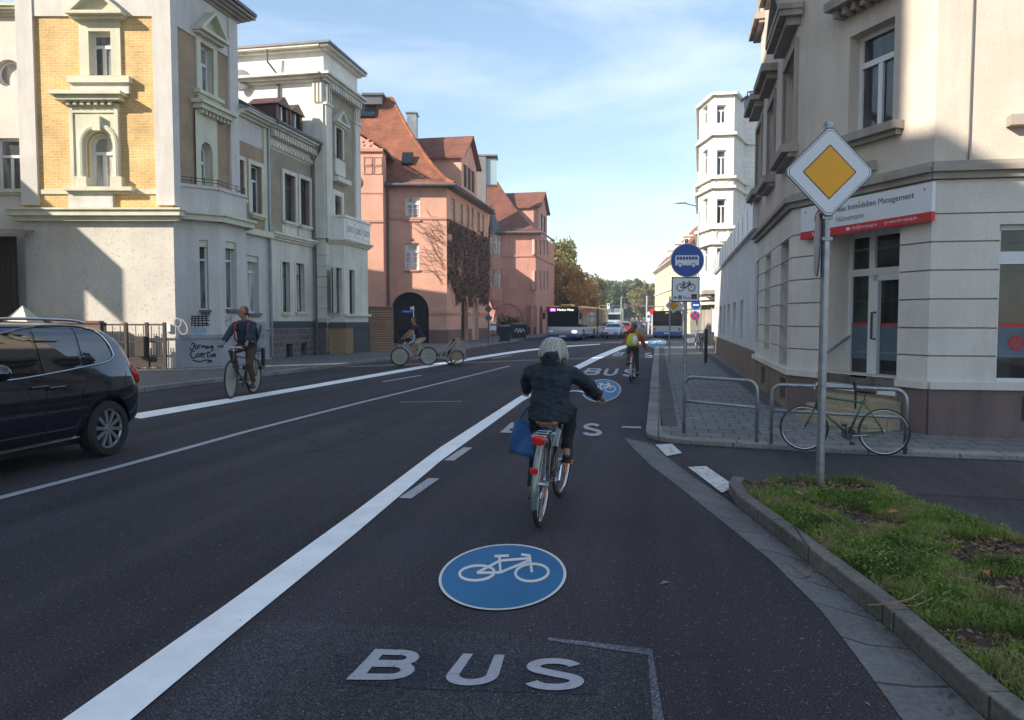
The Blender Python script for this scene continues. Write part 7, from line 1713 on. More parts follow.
# two dark bicycles further up the pavement
pb=bicycle('dark parked bicycle by the low white building, nearer one','blackf','chrome','saddle_black','low',guards='blackf',rack=True,group='dark bicycles parked up the pavement')
place(pb,W2(698.5,41,KR),R(8)); pb2=copy_tree(pb); place(pb2,W2(702,40,KR),R(-8)); pb2['label']='dark parked bicycle by the low white building, farther one'; pb['label']='dark parked bicycle by the low white building, left one'; pb2['label']='dark parked bicycle by the low white building, right one'
# ================================================================== people
def skinmat(n,c): return plain(n,c,.55,.08,30,.15,200)
MT['skin']=skinmat('skin',(.42,.22,.15)); MT['skin_tan']=skinmat('tanned_skin',(.36,.17,.10))
def cloth(n,c,v=.18,r=.85): return plain(n,c,r,v,7,.4,140)
def ik(a,b,l1,l2,pole):
    a=Vector(a);b=Vector(b); d=b-a; L=min(d.length,(l1+l2)*.999); u=d.normalized(); x=(l1*l1-l2*l2+L*L)/(2*L); h=math.sqrt(max(0,l1*l1-x*x)); p=Vector(pole); p=(p-u*p.dot(u)).normalized(); return a+u*x+p*h, a+u*L
def rider(name,label,s,hip,shz,lean,hands,feet,head,cols,vox=.009,hair='bob',sleeve='long',legs='long',yaw=0,jw=1.0,pitch=0,elb=(.8,-.5,-.3),face=True,wr=.012,shoe='shoes',shy=0.0,headoff=(0,0,0)):
    """all in bicycle space; hip centre, shoulder height, forward lean"""
    p=empty('person',(0,0,0),label,'person'); hip=Vector(hip); sh=Vector((0,hip.y+lean,shz)); hs=.185*s*jw; hh=.085*s
    up=(sh-hip).normalized(); X=Vector((1,0,0)); Fwd=X.cross(up)*-1
    Fwd=up.cross(X)*1.0
    nk=sh+up*.06*s; hc=nk+Vector((0,.03*s,.155*s))+Vector(headoff)
    SH={k:sh+X*(k*hs)+Vector((0,0,-.015*s)) for k in(-1,1)}; HP={k:hip+X*(k*hh) for k in(-1,1)}
    hd={-1:Vector(hands[0]),1:Vector(hands[1])}; ft={-1:Vector(feet[0]),1:Vector(feet[1])}
    EL={};WR={};KN={};AN={}
    for k in (-1,1):
        EL[k],WR[k]=ik(SH[k],hd[k],.28*s,.25*s,(k*elb[0],elb[1],elb[2])); an=ft[k]+Vector((0,-.05,.09))*s; KN[k],AN[k]=ik(HP[k],an,.42*s,.42*s,(k*.12,1,.35))
    Mh=Matrix.Rotation(yaw,3,'Z')@Matrix.Rotation(pitch,3,'X')
    def Hp(x,y,z): return hc+Mh@Vector((x,y,z))*s
    # body, one continuous skin
    b=MB()
    b.loft([(hip-up*.06*s,.13*s,.10*s,X,Fwd),(hip+up*.08*s,.135*s,.10*s,X,Fwd),(hip.lerp(sh,.5),.125*s,.09*s,X,Fwd),(hip.lerp(sh,.82),.15*s,.10*s,X,Fwd),(sh,.12*s,.075*s,X,Fwd)],16)
    b.tube([sh-up*.02*s,nk+up*.03*s,hc-zz*.05*s],[.065*s,.055*s,.055*s],12)
    b.ell(Hp(0,0,.02),(.075*s,.095*s,.11*s),18,14,rot=Mh); b.ell(Hp(0,.035,-.045),(.058*s,.062*s,.062*s),14,10,rot=Mh)
    b.ell(Hp(0,.098,-.005),(.013*s,.022*s,.026*s),8,8,rot=Mh); b.ell(Hp(0,.08,.035),(.05*s,.02*s,.014*s),10,8,rot=Mh); b.ell(Hp(0,.088,-.045),(.024*s,.012*s,.010*s),10,8,rot=Mh)
    for k in (-1,1): b.ell(Hp(k*.076,-.005,.0),(.012*s,.022*s,.032*s),8,8,rot=Mh)
    for k in (-1,1):
        b.tube([SH[k],SH[k].lerp(EL[k],.5),EL[k],EL[k].lerp(WR[k],.35),WR[k]],[.052*s,.045*s,.038*s,.038*s,.025*s],12)
        b.tube([HP[k],HP[k].lerp(KN[k],.4),KN[k],KN[k].lerp(AN[k],.35),AN[k],AN[k]+Vector((0,.0,-.05*s))],[.085*s,.075*s,.055*s,.056*s,.036*s,.036*s],12)
        b.ell(ft[k]+Vector((0,.04*s,.025*s)),(.04*s,.115*s,.032*s),12,8)
        # hand: palm, four curled fingers, thumb
        d=(WR[k]-EL[k]).normalized(); side=Vector((k,0,0)); side=(side-d*side.dot(d)).normalized(); dn=d.cross(side)*k
        if dn.z>0: dn=-dn
        c=WR[k]+d*.045*s; b.ell(c,(.036*s,.045*s,.018*s),12,8,rot=Matrix((side,d,dn)).transposed())
        for i,(o,ln) in enumerate(((-.027,.9),(-.009,1.0),(.009,.95),(.027,.78))):
            base=c+side*(o*s)+d*.035*s; j1=base+d*.030*s*ln+dn*.006*s; j2=j1+dn*.026*s*ln+d*.006*s; j3=j2+dn*.010*s-d*.020*s*ln; b.tube([c+side*(o*s*.6),base,j1,j2,j3],[.009*s,.0095*s,.0095*s,.0088*s,.0075*s],7)
        tb=c-side*(.030*s)*(1)-d*.01*s; b.tube([c-side*.012*s-d*.015*s,tb,tb+d*.025*s+dn*.018*s,tb+d*.022*s+dn*.045*s+side*.01*s],[.012*s,.012*s,.0105*s,.009*s],7)
    remesh(b,'body',MT[cols['skin']],p,vox=vox,sm=3)
    if face:
        for k in (-1,1):
            q=MB(); q.ell(Hp(k*.030,.086,.018),(.013*s,.007*s,.008*s),8,6,rot=Mh); q.build('eye',MT['signwhite'],p,smooth=True)
            q=MB(); q.ell(Hp(k*.030,.0925,.018),(.006*s,.004*s,.0065*s),8,6,rot=Mh); q.ell(Hp(k*.030,.088,.040),(.020*s,.008*s,.005*s),8,6,rot=Mh); q.build('eyebrow',MT['grip'],p,smooth=True)
        q=MB(); q.ell(Hp(0,.097,-.045),(.022*s,.006*s,.006*s),10,6,rot=Mh); q.build('mouth',plain('lip',(.30,.09,.08),.5,0),p,smooth=True)
    # trousers
    PL=cols.get('pel',1)
    t=MB(); th=1.0 if legs=='long' else 1.12
    t.loft([(hip-up*.09*s,.15*s*PL,.12*s,X,Fwd),(hip,.172*s*PL,.135*s,X,Fwd),(hip+up*.09*s,.155*s*PL,.115*s,X,Fwd),(hip+up*.15*s,.14*s,.105*s,X,Fwd)],18)
    for k in (-1,1):
        if legs=='long': t.tube([HP[k],HP[k].lerp(KN[k],.35),HP[k].lerp(KN[k],.8),KN[k],KN[k].lerp(AN[k],.3),AN[k]+zz*.03*s],[.105*s,.095*s,.072*s,.070*s,.066*s,.052*s],14)
        else: t.tube([HP[k],HP[k].lerp(KN[k],.4),HP[k].lerp(KN[k],.82)],[.108*s,.105*s,.098*s],14,)
    remesh(t,'trousers',cols['trousers'],p,vox=vox,sm=3,wr=wr,wscale=.09)
    # jacket / shirt
    j=MB(); bulk=cols.get('bulk',.02)*s
    lo=cols.get('hem',.02)
    j.loft([(hip+up*lo*s,.168*s+bulk,.13*s+bulk,X,Fwd),(hip+up*.10*s,.160*s+bulk,.12*s+bulk,X,Fwd),(hip.lerp(sh,.45),.150*s+bulk,.108*s+bulk,X,Fwd),(hip.lerp(sh,.75),.170*s*jw+bulk,.115*s+bulk,X,Fwd),(hip.lerp(sh,.93),.165*s*jw+bulk,.10*s+bulk,X,Fwd),(sh+up*.0*s,.150*s*jw+bulk,.09*s+bulk,X,Fwd),(sh+up*.030*s,.115*s+bulk,.075*s+bulk,X,Fwd),(sh+up*.06*s,.07*s+bulk*.4,.06*s+bulk*.4,X,Fwd)],22)
    for k in (-1,1):
        if sleeve=='long': j.tube([SH[k]+X*(-k*.06*s)-zz*.015*s,SH[k]-zz*.028*s,SH[k].lerp(EL[k],.5),EL[k],EL[k].lerp(WR[k],.5),WR[k]-(WR[k]-EL[k]).normalized()*.012*s],[.050*s+bulk,.052*s+bulk*.9,.050*s+bulk*.9,.048*s+bulk,.042*s+bulk*.9,.036*s+bulk*.8],14)
        else: j.tube([SH[k]+X*(-k*.04*s),SH[k],SH[k].lerp(EL[k],.62)],[.062*s,.064*s,.062*s],14)
    if cols.get('collar'): j.ring(nk+Vector((0,-.015,.050))*s,(0,-.15,1),.088*s,.040*s,24,8,r2=.078*s)
    remesh(j,cols.get('top_name','jacket'),cols['top'],p,vox=vox,sm=2,wr=wr*1.2,wscale=.07)
    # shoes
    for k in (-1,1):
        q=MB(); f=ft[k]; q.loft([(f+Vector((0,-.085,.04))*s,.022*s,.03*s,X,zz),(f+Vector((0,-.06,.04))*s,.036*s,.042*s,X,zz),(f+Vector((0,.0,.04))*s,.040*s,.042*s,X,zz),(f+Vector((0,.08,.03))*s,.046*s,.032*s,X,zz),(f+Vector((0,.14,.024))*s,.040*s,.024*s,X,zz),(f+Vector((0,.17,.02))*s,.018*s,.014*s,X,zz)],14); q.box(f.x-.042*s,f.x+.042*s,f.y-.085*s,f.y+.15*s,f.z-.008*s,f.z+.014*s,1)
        q.build('shoe',[cols['shoe'],cols.get('sole',cols['shoe'])],p,smooth=True)
    # hair
    hm=cols['hair']; q=MB()
    if hair=='short': q.ell(Hp(0,-.018,.045),(.079*s,.092*s,.098*s),18,14,rot=Mh); q.ell(Hp(0,-.05,-.005),(.068*s,.055*s,.075*s),16,12,rot=Mh)
    elif hair=='balding': q.ell(Hp(0,-.045,.005),(.080*s,.062*s,.075*s),16,12,rot=Mh); q.ell(Hp(0,-.03,.06),(.070*s,.07*s,.066*s),16,12,rot=Mh)
    elif hair=='bob':
        prof=[(.150,.02),(.146,.045),(.132,.074),(.105,.098),(.065,.116),(.015,.131),(-.025,.137),(-.045,.13),(-.055,.11)]
        q.loft([(Hp(0,-.03,z),r_*s,r_*.92*s,Mh@Vector((1,0,0)),Mh@Vector((0,1,0))) for z,r_ in prof],24); prof=[(z,r_*.95) for z,r_ in prof]
    elif hair=='long':
        q.ell(Hp(0,-.015,.045),(.088*s,.102*s,.100*s),20,14,rot=Mh); q.tube([Hp(0,-.07,.03),Hp(-.04,-.11,-.08),Hp(-.085,-.12,-.20),Hp(-.12,-.10,-.30)],[.075*s,.082*s,.07*s,.035*s],12)
    ho=remesh(q,'hair',hm,p,vox=vox,sm=4,wr=.006*s,wscale=.05)
    if hair in('bob','long'):
        q=MB(); rnd=random.Random(5)
        for i in range(620 if hair=='bob' else 120):
            a=rnd.uniform(0,2*PI); zc=rnd.uniform(.75,1.0); P=[]
            if hair=='bob':
                if math.sin(a)>.7: continue
                ze=rnd.uniform(-.085,-.03); sw_=rnd.uniform(-.25,.25); ro=rnd.uniform(.0,.010)
                for t_ in range(11):
                    z=.150+(ze-.150)*(t_/10)**1.25
                    for (z0,r0),(z1_,r1) in zip(prof,prof[1:]):
                        if z0>=z>=z1_: rz_=r0+(r1-r0)*(z0-z)/(z0-z1_); break
                    else: rz_=.122+.25*(-.055-z)
                    aa=a+sw_*(t_/10)**2; rz_+=ro+.002; P.append(Hp(math.cos(aa)*rz_,-.03+math.sin(aa)*rz_*.92,z))
            else:
                o=rnd.uniform(-.05,.05); o2=rnd.uniform(-.05,.05); P=[Hp(o,-.10+o2*.3,.06),Hp(-.04+o*1.5,-.17,-.07),Hp(-.085+o*1.5,-.18+o2,-.2),Hp(-.13+o*1.8,-.12+o2,-.33-abs(o))]
            q.tube(P,[(.0042 if hair=='bob' else .0028)*s]*(len(P)-1)+[.001*s],4,m=1 if rnd.random()<.42 else 0)
        q.build('hair_strands',[cols.get('hair2',hm),cols.get('hair3',hm)],ho,smooth=True)
    return p
def ped(crank,side): a=crank+(PI if side<0 else 0); return (side*.125,.17*math.cos(a)-.02,.28+.17*math.sin(a)+.015)
def ride(b,p,loc,rz,s=1,lean=0):
    for o in [b]+p: place(o,loc,rz,s,lean)
# ---- near woman
cr=1.15
b1=bicycle('black city bicycle with brown saddle and big red rear light, ridden by the grey-haired woman','blackf','chrome','saddle_brown','low',seat=.83,guards='guard_silver',rack='chrome',steer=R(-5),refl=True,crank=cr,light=True)
MT['navy']=cloth('dark_navy_padded_cloth',(.017,.024,.036),.3)
def folds(m,sc_,st,dist):
    nt=m.node_tree; bs=nt.nodes['Principled BSDF']; v=coord(nt,'Object',sc_); bump(nt,bs,noise(nt,v,1.0,4,.55),st,dist)
folds(MT['navy'],(4,4,11),.8,.045); MT['darktr']=cloth('black_trousers',(.012,.014,.02)); folds(MT['darktr'],(8,8,14),.9,.04); MT['greyhair']=plain('ash_blonde_hair',(.24,.205,.15),.6,.2,10); MT['greyhair2']=plain('pale_hair_strands',(.53,.51,.45),.4,.0); MT['greyhair3']=plain('grey_hair_strands',(.25,.23,.195),.45,.0)
MT['shoe_black']=plain('black_shoe',(.02,.018,.018),.5,.1)
sw=.90
w1_=rider('person','woman with ash-blonde bob and dark navy jacket riding away in the near bus lane',sw,(0,-.22,.88),1.245,.07,((-.30,.30,1.00),(.42,.34,.93)),(ped(cr,-1),ped(cr,1)),0,dict(skin='skin',trousers=MT['darktr'],top=MT['navy'],bulk=.022,hem=-.08,collar=True,pel=1.17,shoe=MT['shoe_black'],hair=MT['greyhair'],hair2=MT['greyhair2'],hair3=MT['greyhair3']),vox=.008,hair='bob',elb=(1,-.35,-.35),wr=.032,face=True,jw=1.02,headoff=(0,0,-.066))
pr=G(540,526); pf=G(562,508); rz=R(-1)
dirb=Vector((-math.sin(rz),math.cos(rz),0)); loc=pr+dirb*.46
ride(b1,[w1_],loc,rz,1.0,R(2.2))
k=MB(); bagc=Vector((0,0,0)); 
# soft shopping bag hanging at the left
vs=[];fs=[]; nu,nv=10,8
for sd in (-1,1):
    for j in range(nv+1):
        for i in range(nu+1):
            u=i/nu-.5; v=j/nv; th_=.075*(1-v*.75)*(1-(2*u)**2*.8)+.006; vs.append((bagc.x+.05*u+sd*th_*.6+.02*math.sin(7*u+4*v),bagc.y+u*.42,bagc.z-.17+v*.36+.02*math.sin(9*u)*v))
n1=(nu+1)*(nv+1)
for g_ in (0,1):
    for j in range(nv):
        for i in range(nu): a=g_*n1+j*(nu+1)+i; fs.append((a,a+1,a+nu+2,a+nu+1))
for j in range(nv): a=j*(nu+1); fs.append((a,a+nu+1,a+n1+nu+1,a+n1)); a=j*(nu+1)+nu; fs.append((a,a+nu+1,a+n1+nu+1,a+n1))
for i in range(nu): fs.append((i,i+1,i+1+n1,i+n1))
k.add(vs,fs); bag=empty('shopping_bag',(0,0,0),'blue shopping bag hanging at the left of the grey-haired woman','bag'); bo=k.build('bag_body',plain('blue_bag_cloth',(.02,.10,.26),.6,.25,8,.3,60),bag,smooth=True)
k=MB(); k.tube([bagc+Vector((0,-.12,.17)),bagc+Vector((.06,-.05,.34)),bagc+Vector((.06,.05,.34)),bagc+Vector((0,.12,.17))],.012,6); k.build('handle',plain('blue_strap',(.02,.08,.2),.7,.1),bag)
place(bag,loc+Vector((-.205,-.10,.64)),rz+R(55),.80,R(8))
# ---- woman in red jacket with yellow bag
cr=-1.0
b2_=bicycle('red bicycle ridden by the woman with the yellow backpack','redf','chrome','saddle_black','low',seat=.86,guards='whitef',rack=True,steer=R(-8),crank=cr,light=True,tw=.024)
MT['orangej']=cloth('orange_red_jacket',(.78,.12,.03)); folds(MT['orangej'],(6,6,15),.9,.04); MT['greytr']=cloth('grey_green_trousers',(.07,.09,.09)); MT['redhair']=plain('auburn_hair',(.20,.07,.025),.6,.3,40)
w2_=rider('person','long-haired woman in an orange-red jacket with a yellow backpack, cycling ahead in the bus lane',.86,(0,-.2,.93),1.27,.10,((-.24,.36,.98),(.30,.16,.90)),(ped(cr,-1),ped(cr,1)),0,dict(skin='skin',trousers=MT['greytr'],top=MT['orangej'],bulk=.02,hem=-.02,shoe=MT['shoe_black'],hair=MT['redhair'],hair2=MT['redhair']),vox=.013,hair='long',yaw=R(-12),elb=(1,-.6,-.1),wr=.015)
loc=G(631.5,382); rz=R(-2); loc2=loc+Vector((0,.46,0)); ride(b2_,[w2_],loc2,rz,1.0,R(2))
bp_=empty('backpack',(0,0,0),'yellow and white backpack on the back of the woman in orange-red','backpack'); MT['yellowb']=cloth('yellow_bag',(.62,.55,.05)); 
k=MB(); k.loft([((-.02,-.33,1.0),.15,.06),((-.02,-.345,1.06),.17,.085),((-.02,-.33,1.18),.165,.085),((-.02,-.29,1.30),.12,.06),((-.02,-.27,1.35),.07,.035)],16); k.build('bag_body',MT['yellowb'],bp_,smooth=True)
k=MB(); k.loft([((.055,-.372,1.04),.055,.06),((.065,-.378,1.10),.075,.07),((.06,-.365,1.2),.075,.07),((.04,-.33,1.29),.04,.04)],12); k.build('pocket',MT['signwhite'],bp_,smooth=True)
k=MB()
for x in (-.11,.08): k.tube([(x,-.25,1.33),(x*1.1,-.12,1.41),(x*1.15,-.0,1.36)],.012,6)
k.build('strap',MT['yellowb'],bp_); place(bp_,loc2+Vector((0,0,-.06)),rz,1,R(2))
# ---- man with child seat, left
cr=.9
b3=bicycle('dark bicycle with a rear child seat, ridden by the balding man at the left','blackf','blackf','saddle_black','diamond',seat=.93,guards=None,rack=True,crank=cr,cover=True,steer=R(8),bar='flat',r=.375)
MT['navy2']=cloth('navy_anorak',(.022,.035,.055)); folds(MT['navy2'],(6,6,14),1,.04); MT['browntr']=cloth('brown_trousers',(.085,.05,.03)); folds(MT['browntr'],(7,7,12),1,.04); MT['hair_br']=plain('brown_hair',(.09,.05,.03),.7,.3,40)
m1=rider('person','balding man in navy anorak and brown trousers with red straps, cycling at the left',1.0,(0,-.2,1.0),1.47,.12,((-.25,.40,1.04),(.25,.40,1.04)),(ped(cr,-1),ped(cr,1)),0,dict(skin='skin_tan',trousers=MT['browntr'],top=MT['navy2'],bulk=.025,hem=-.04,shoe=MT['shoe_black'],hair=MT['hair_br']),vox=.013,hair='balding',yaw=R(-55),elb=(.8,-.6,-.3),wr=.015)
bk=empty('backpack',(0,0,0),'backpack with red straps worn by the balding man','backpack'); k=MB()
for x in (-.13,.13): k.tube([(x,-.22,1.44),(x,-.11,1.52),(x,.06,1.42),(x*1.05,.085,1.28),(x*1.2,.02,1.12),(x*1.3,-.12,1.08)],.014,7)
k.build('strap',MT['signred'],bk,smooth=True); k=MB(); k.loft([((0,-.36,1.08),.12,.06),((0,-.38,1.16),.16,.09),((0,-.34,1.36),.15,.085),((0,-.28,1.48),.1,.05)],14); k.build('bag_body',MT['darktr'],bk,smooth=True)
cs=empty('child_seat',(0,0,0),'grey and black child seat behind the balding man','child seat'); MT['seatgrey']=plain('grey_seat_shell',(.30,.31,.32),.6,.3,15)
k=MB(); k.loft([((0,-.62,.86),.13,.12),((0,-.64,.98),.16,.15),((0,-.74,1.02),.16,.05),((0,-.80,1.25),.17,.045),((0,-.84,1.42),.15,.05),((0,-.85,1.50),.09,.04)],14); k.build('shell',MT['seatgrey'],cs,smooth=True)
k=MB(); 
for s in (-1,1): k.box(s*.17-.03,s*.17+.03,-.62,-.52,.55,.95); k.box(s*.17-.035,s*.17+.035,-.5,-.38,.5,.58)
k.build('leg_guard',MT['black'],cs,bevel=.015); k=MB(); 
for s in (-1,1): k.tube([(s*.07,-.71,1.42),(s*.06,-.60,1.15),(0,-.55,1.0)],.018,6)
k.build('harness',MT['black'],cs); k=MB(); k.box(-.2,.2,-.86,-.82,1.28,1.32); k.build('reflector',MT['reflr'],cs)
pf=G(232,397); pr=G(250,390.5)
rz=PI+R(6); s3=1.08; dirb=Vector((-math.sin(rz),math.cos(rz),0)); loc=Vector((*atZ(243,16.35),0)); ride(b3,[m1,bk,cs],loc,rz,s3,0)
# ---- man with trailer
cr=2.6
b4=bicycle('pale bicycle with grey leftover backdrop in its wheels, ridden by the man in shorts','whitef','blackf','saddle_black','diamond',seat=.90,crank=cr,cover=True,bar='flat',frw=.02)
MT['purple']=cloth('dark_purple_shirt',(.045,.018,.06)); folds(MT['purple'],(7,7,14),.9,.04); MT['khaki']=cloth('khaki_shorts',(.42,.32,.20))
m2=rider('person','man in dark purple T-shirt and khaki shorts cycling with a child trailer',1.0,(0,-.22,.98),1.42,.24,((-.25,.44,1.02),(.25,.44,1.02)),(ped(cr,-1),ped(cr,1)),0,dict(skin='skin_tan',trousers=MT['khaki'],top=MT['purple'],top_name='shirt',bulk=.008,hem=.0,shoe=MT['saddle_brown'],hair=MT['hair_br']),vox=.013,hair='short',sleeve='short',legs='short',yaw=R(10),elb=(.5,-.6,-.6),wr=.01)
k=MB(); e=MB(); e.fb(Fr((0,0),(1,0)),0,1,0,1,0,1) if False else None
pf=G(402,368.5); pr=G(430,361.5); d_=(pf-pr); rz=R(122); loc=Vector((*atZ(416,27.2),0))
ride(b4,[m2],loc,rz,1.0,0)
def child(label,loc,rz,s,top,lean=0,hat=None):
    c=rider('person',label,s,(0,0,.32*s/.5*.5+.1),.32*s/.5*.5+.1+.42*s,-.03,((-.1,.22,.3),(.1,.22,.3)),((-.07,.36,.12),(.07,.36,.12)),0,dict(skin='skin',trousers=MT['darktr'],top=top,top_name='shirt',bulk=.01,hem=.0,shoe=MT['shoe_black'],hair=MT['hair_br']),vox=.011,hair='short',face=True,wr=.004); place(c,loc,rz); return c
dd=Vector((-math.sin(rz),math.cos(rz),0))
cf=empty('child_seat',(0,0,0),'small white front child seat before the man in shorts','child seat'); k=MB(); k.loft([((0,.16,.80),.09,.07),((0,.17,.86),.12,.10),((0,.09,.92),.12,.04),((0,.06,1.12),.11,.03)],12); k.build('shell',MT['whitef'],cf,smooth=True); k=MB(); k.tube([(0,.17,.82),(0,.25,.70)],.02,6); k.build('bracket',MT['black'],cf)
place(cf,loc,rz)
child('small child in a green top in the front seat of the pale bicycle',loc+dd*.18+zz*.68,rz,.48,cloth('green_child_top',(.20,.32,.26)))
# trailer
tr_=empty('bicycle_trailer',(0,0,0),'beige two-wheeled child trailer with yellow rims towed by the pale bicycle','bicycle trailer')
tc=G(457,360.5); tc=tc+Vector((0,0,0))
MT['trail']=cloth('pink_beige_canvas',(.42,.31,.27)); MT['trail2']=cloth('yellow_canvas',(.55,.33,.10))
bwheel(tr_,0,-.36,.25,'chrome'); bwheel(tr_,0,.36,.25,'chrome')
for x in (-.365,.365): k=MB(); k.disc((x,0,.25),(1,0,0),.12,.012,20); k.build('wheel_fill',MT['trail2'],tr_)
k=MB(); 
for x in (-.27,.27): k.tube([(x,-.35,.22),(x,.35,.22)],.014,6); k.tube([(x,-.35,.22),(x,-.30,.78),(x,-.05,.86),(x,.30,.45),(x,.38,.24)],.014,6)
k.tube([(-.36,0,.25),(.36,0,.25)],.015,6); k.tube([(-.27,.35,.22),(-.27,.6,.24),(-.1,.95,.30)],.016,6); k.build('frame',MT['galv'],tr_)
k=MB(); k.box(-.27,.27,-.35,.35,.18,.26); 
for x in (-.275,.275): k.poly([(x,-.35,.2),(x,.30,.2),(x,.12,.55),(x,-.05,.85),(x,-.30,.77)])
k.build('side_panel',MT['trail'],tr_,fixn=False)
k=MB(); k.poly([(-.27,-.36,.22),(.27,-.36,.22),(.27,-.31,.78),(-.27,-.31,.78)]); k.build('rear_panel',MT['trail'],tr_,fixn=False)
k=MB(); k.loft([((0,-.30,.80),.29,.03),((0,-.16,.87),.29,.06),((0,-.02,.86),.28,.03)],14); k.build('folded_cover',MT['trail2'],tr_,smooth=True)
tc2=loc-dd*1.42+zz*0; place(tr_,(tc2.x,tc2.y,0),rz,1.12)
child('small child in a blue top sitting in the bicycle trailer',tc2+zz*.22-dd*.08,rz,.52,cloth('light_blue_child_top',(.10,.30,.50)))
# ================================================================== vegetation
def tree(name,label,x,y,h,cr,cz,mats,n,leaf,group=None,lobes=9,seed=1,trunk=.25,flat=.8,branchy=True):
    rnd=random.Random(seed); np.random.seed(seed); t=empty(name,(x,y,0),label,'tree',group)
    k=MB(); top=cz; k.tube([(x,y,-.1),(x+.1,y,h*.2),(x-.05,y+.1,h*.45),(x+.1,y,h*.75)],[trunk,trunk*.8,trunk*.55,trunk*.2],8)
    L=[]
    for i in range(lobes):
        a=rnd.uniform(0,2*PI); e=rnd.uniform(-.75,1.0); q=math.sqrt(max(0,1-e*e*.8))*rnd.uniform(.45,.85)
        c=Vector((x+cr*q*math.cos(a),y+cr*q*math.sin(a),cz+(h-cz)*e*.72)); rad=rnd.uniform(.32,.52)*(cr*.55+h*.16); L.append((c,rad))
        k.tube([(x,y,h*rnd.uniform(.22,.5)),(x+(c.x-x)*.5,y+(c.y-y)*.5,(c.z+h*.35)/2),tuple(c)],[trunk*.4,trunk*.22,trunk*.06],6)
    k.build('trunk',MT['wood_bark'],t)
    P=[];S=[]
    for c,rad in L:
        m=int(n/lobes); v=np.random.normal(size=(m,3)); v/=np.linalg.norm(v,axis=1,keepdims=True); rr1=np.random.rand(m,1)**.45
        wob=1+.28*np.sin(v[:,0:1]*6+c.x)+.2*np.sin(v[:,2:3]*8+c.z); P.append(np.array(c)+v*rr1*wob*np.array([rad,rad,rad*flat])); S.append(np.random.uniform(.6,1.4,m)*leaf)
    P=np.concatenate(P); S=np.concatenate(S); cards('crown',P,S,mats,t); return t
MT['wood_bark']=plain('bark',(.06,.045,.035),.9,.4,5)
MT['lf_aut']=leafmat('autumn_leaves',[(.28,.14,.03),(.50,.25,.05),(.66,.36,.08),(.36,.24,.05)],.35,.4)
MT['lf_aut2']=leafmat('yellow_green_leaves',[(.09,.10,.025),(.22,.20,.045),(.36,.28,.07)],.3,.4)
MT['lf_grn']=leafmat('green_leaves',[(.06,.10,.03),(.11,.16,.05),(.17,.21,.07)],.3,.35)
MT['lf_olv']=leafmat('olive_leaves',[(.04,.05,.018),(.09,.10,.03),(.15,.13,.04)],.3,.25)
def tz(px,Zc): return atZ(px,Zc)
def TT(px,Zc,ytop,wpx,mat,label,seed,n=9000,low=.35,leaf=None):
    x,y=tz(px,Zc); h=H+(320-ytop)/FPX*Zc; cr=wpx/2/FPX*Zc; tree('broadleaf_tree',label,x,y,h*.93,cr,h*(low+1)/2*.93,MT[mat],n,leaf or Zc*.0042,'trees lining the far end of the street' ,lobes=20,seed=seed,trunk=.3)
TT(558,110,229,40,'lf_aut2','yellow-green tree right beside the far pink house',11,low=.1)
TT(565,97,252,38,'lf_aut','lowest-hanging orange autumn tree beside the far pink house',12,n=11000,low=.05)
TT(581,101,272,30,'lf_aut','smaller orange autumn tree behind the articulated bus',13,low=.1)
TT(570,122,252,14,'lf_grn','slim green tree rising above the orange autumn trees',14,low=.4)
TT(592,150,272,30,'lf_aut2','yellow-tinged tree beyond the orange autumn trees',15,low=.1)
TT(611,185,275,34,'lf_grn','green tree above the silver car',16,low=.1)
TT(629,190,274,34,'lf_olv','olive tree behind the traffic light arm',17,low=.1)
TT(645,180,274,28,'lf_aut2','brownish tree beside the cream houses',18,low=.1)
TT(600,215,272,40,'lf_grn','farther dark tree behind the yellow-tinged one',19,low=.05)
TT(638,220,277,40,'lf_grn','farther dark tree behind the brownish one',20,low=.05)
TT(621,205,279,40,'lf_grn','farther dark tree between the green and olive trees',22,low=.05)
# distant wooded mass
P=[];
for i in range(26000):
    u=random.uniform(-90,120); y=random.uniform(245,275); z=random.uniform(0,9.0+2.2*mnoise.noise(Vector((u*.09,1,2)))+1.5*mnoise.noise(Vector((u*.3,4,2)))); P.append((-22+u*1.0,y,z))
w_=cards('far_woodland',np.array(P),np.random.uniform(.8,1.6,len(P)),MT['lf_grn'],None,origin=(-20,250,0)); tag(w_,'dark wooded mass closing the view at the far end of the street','woodland',kind='stuff')
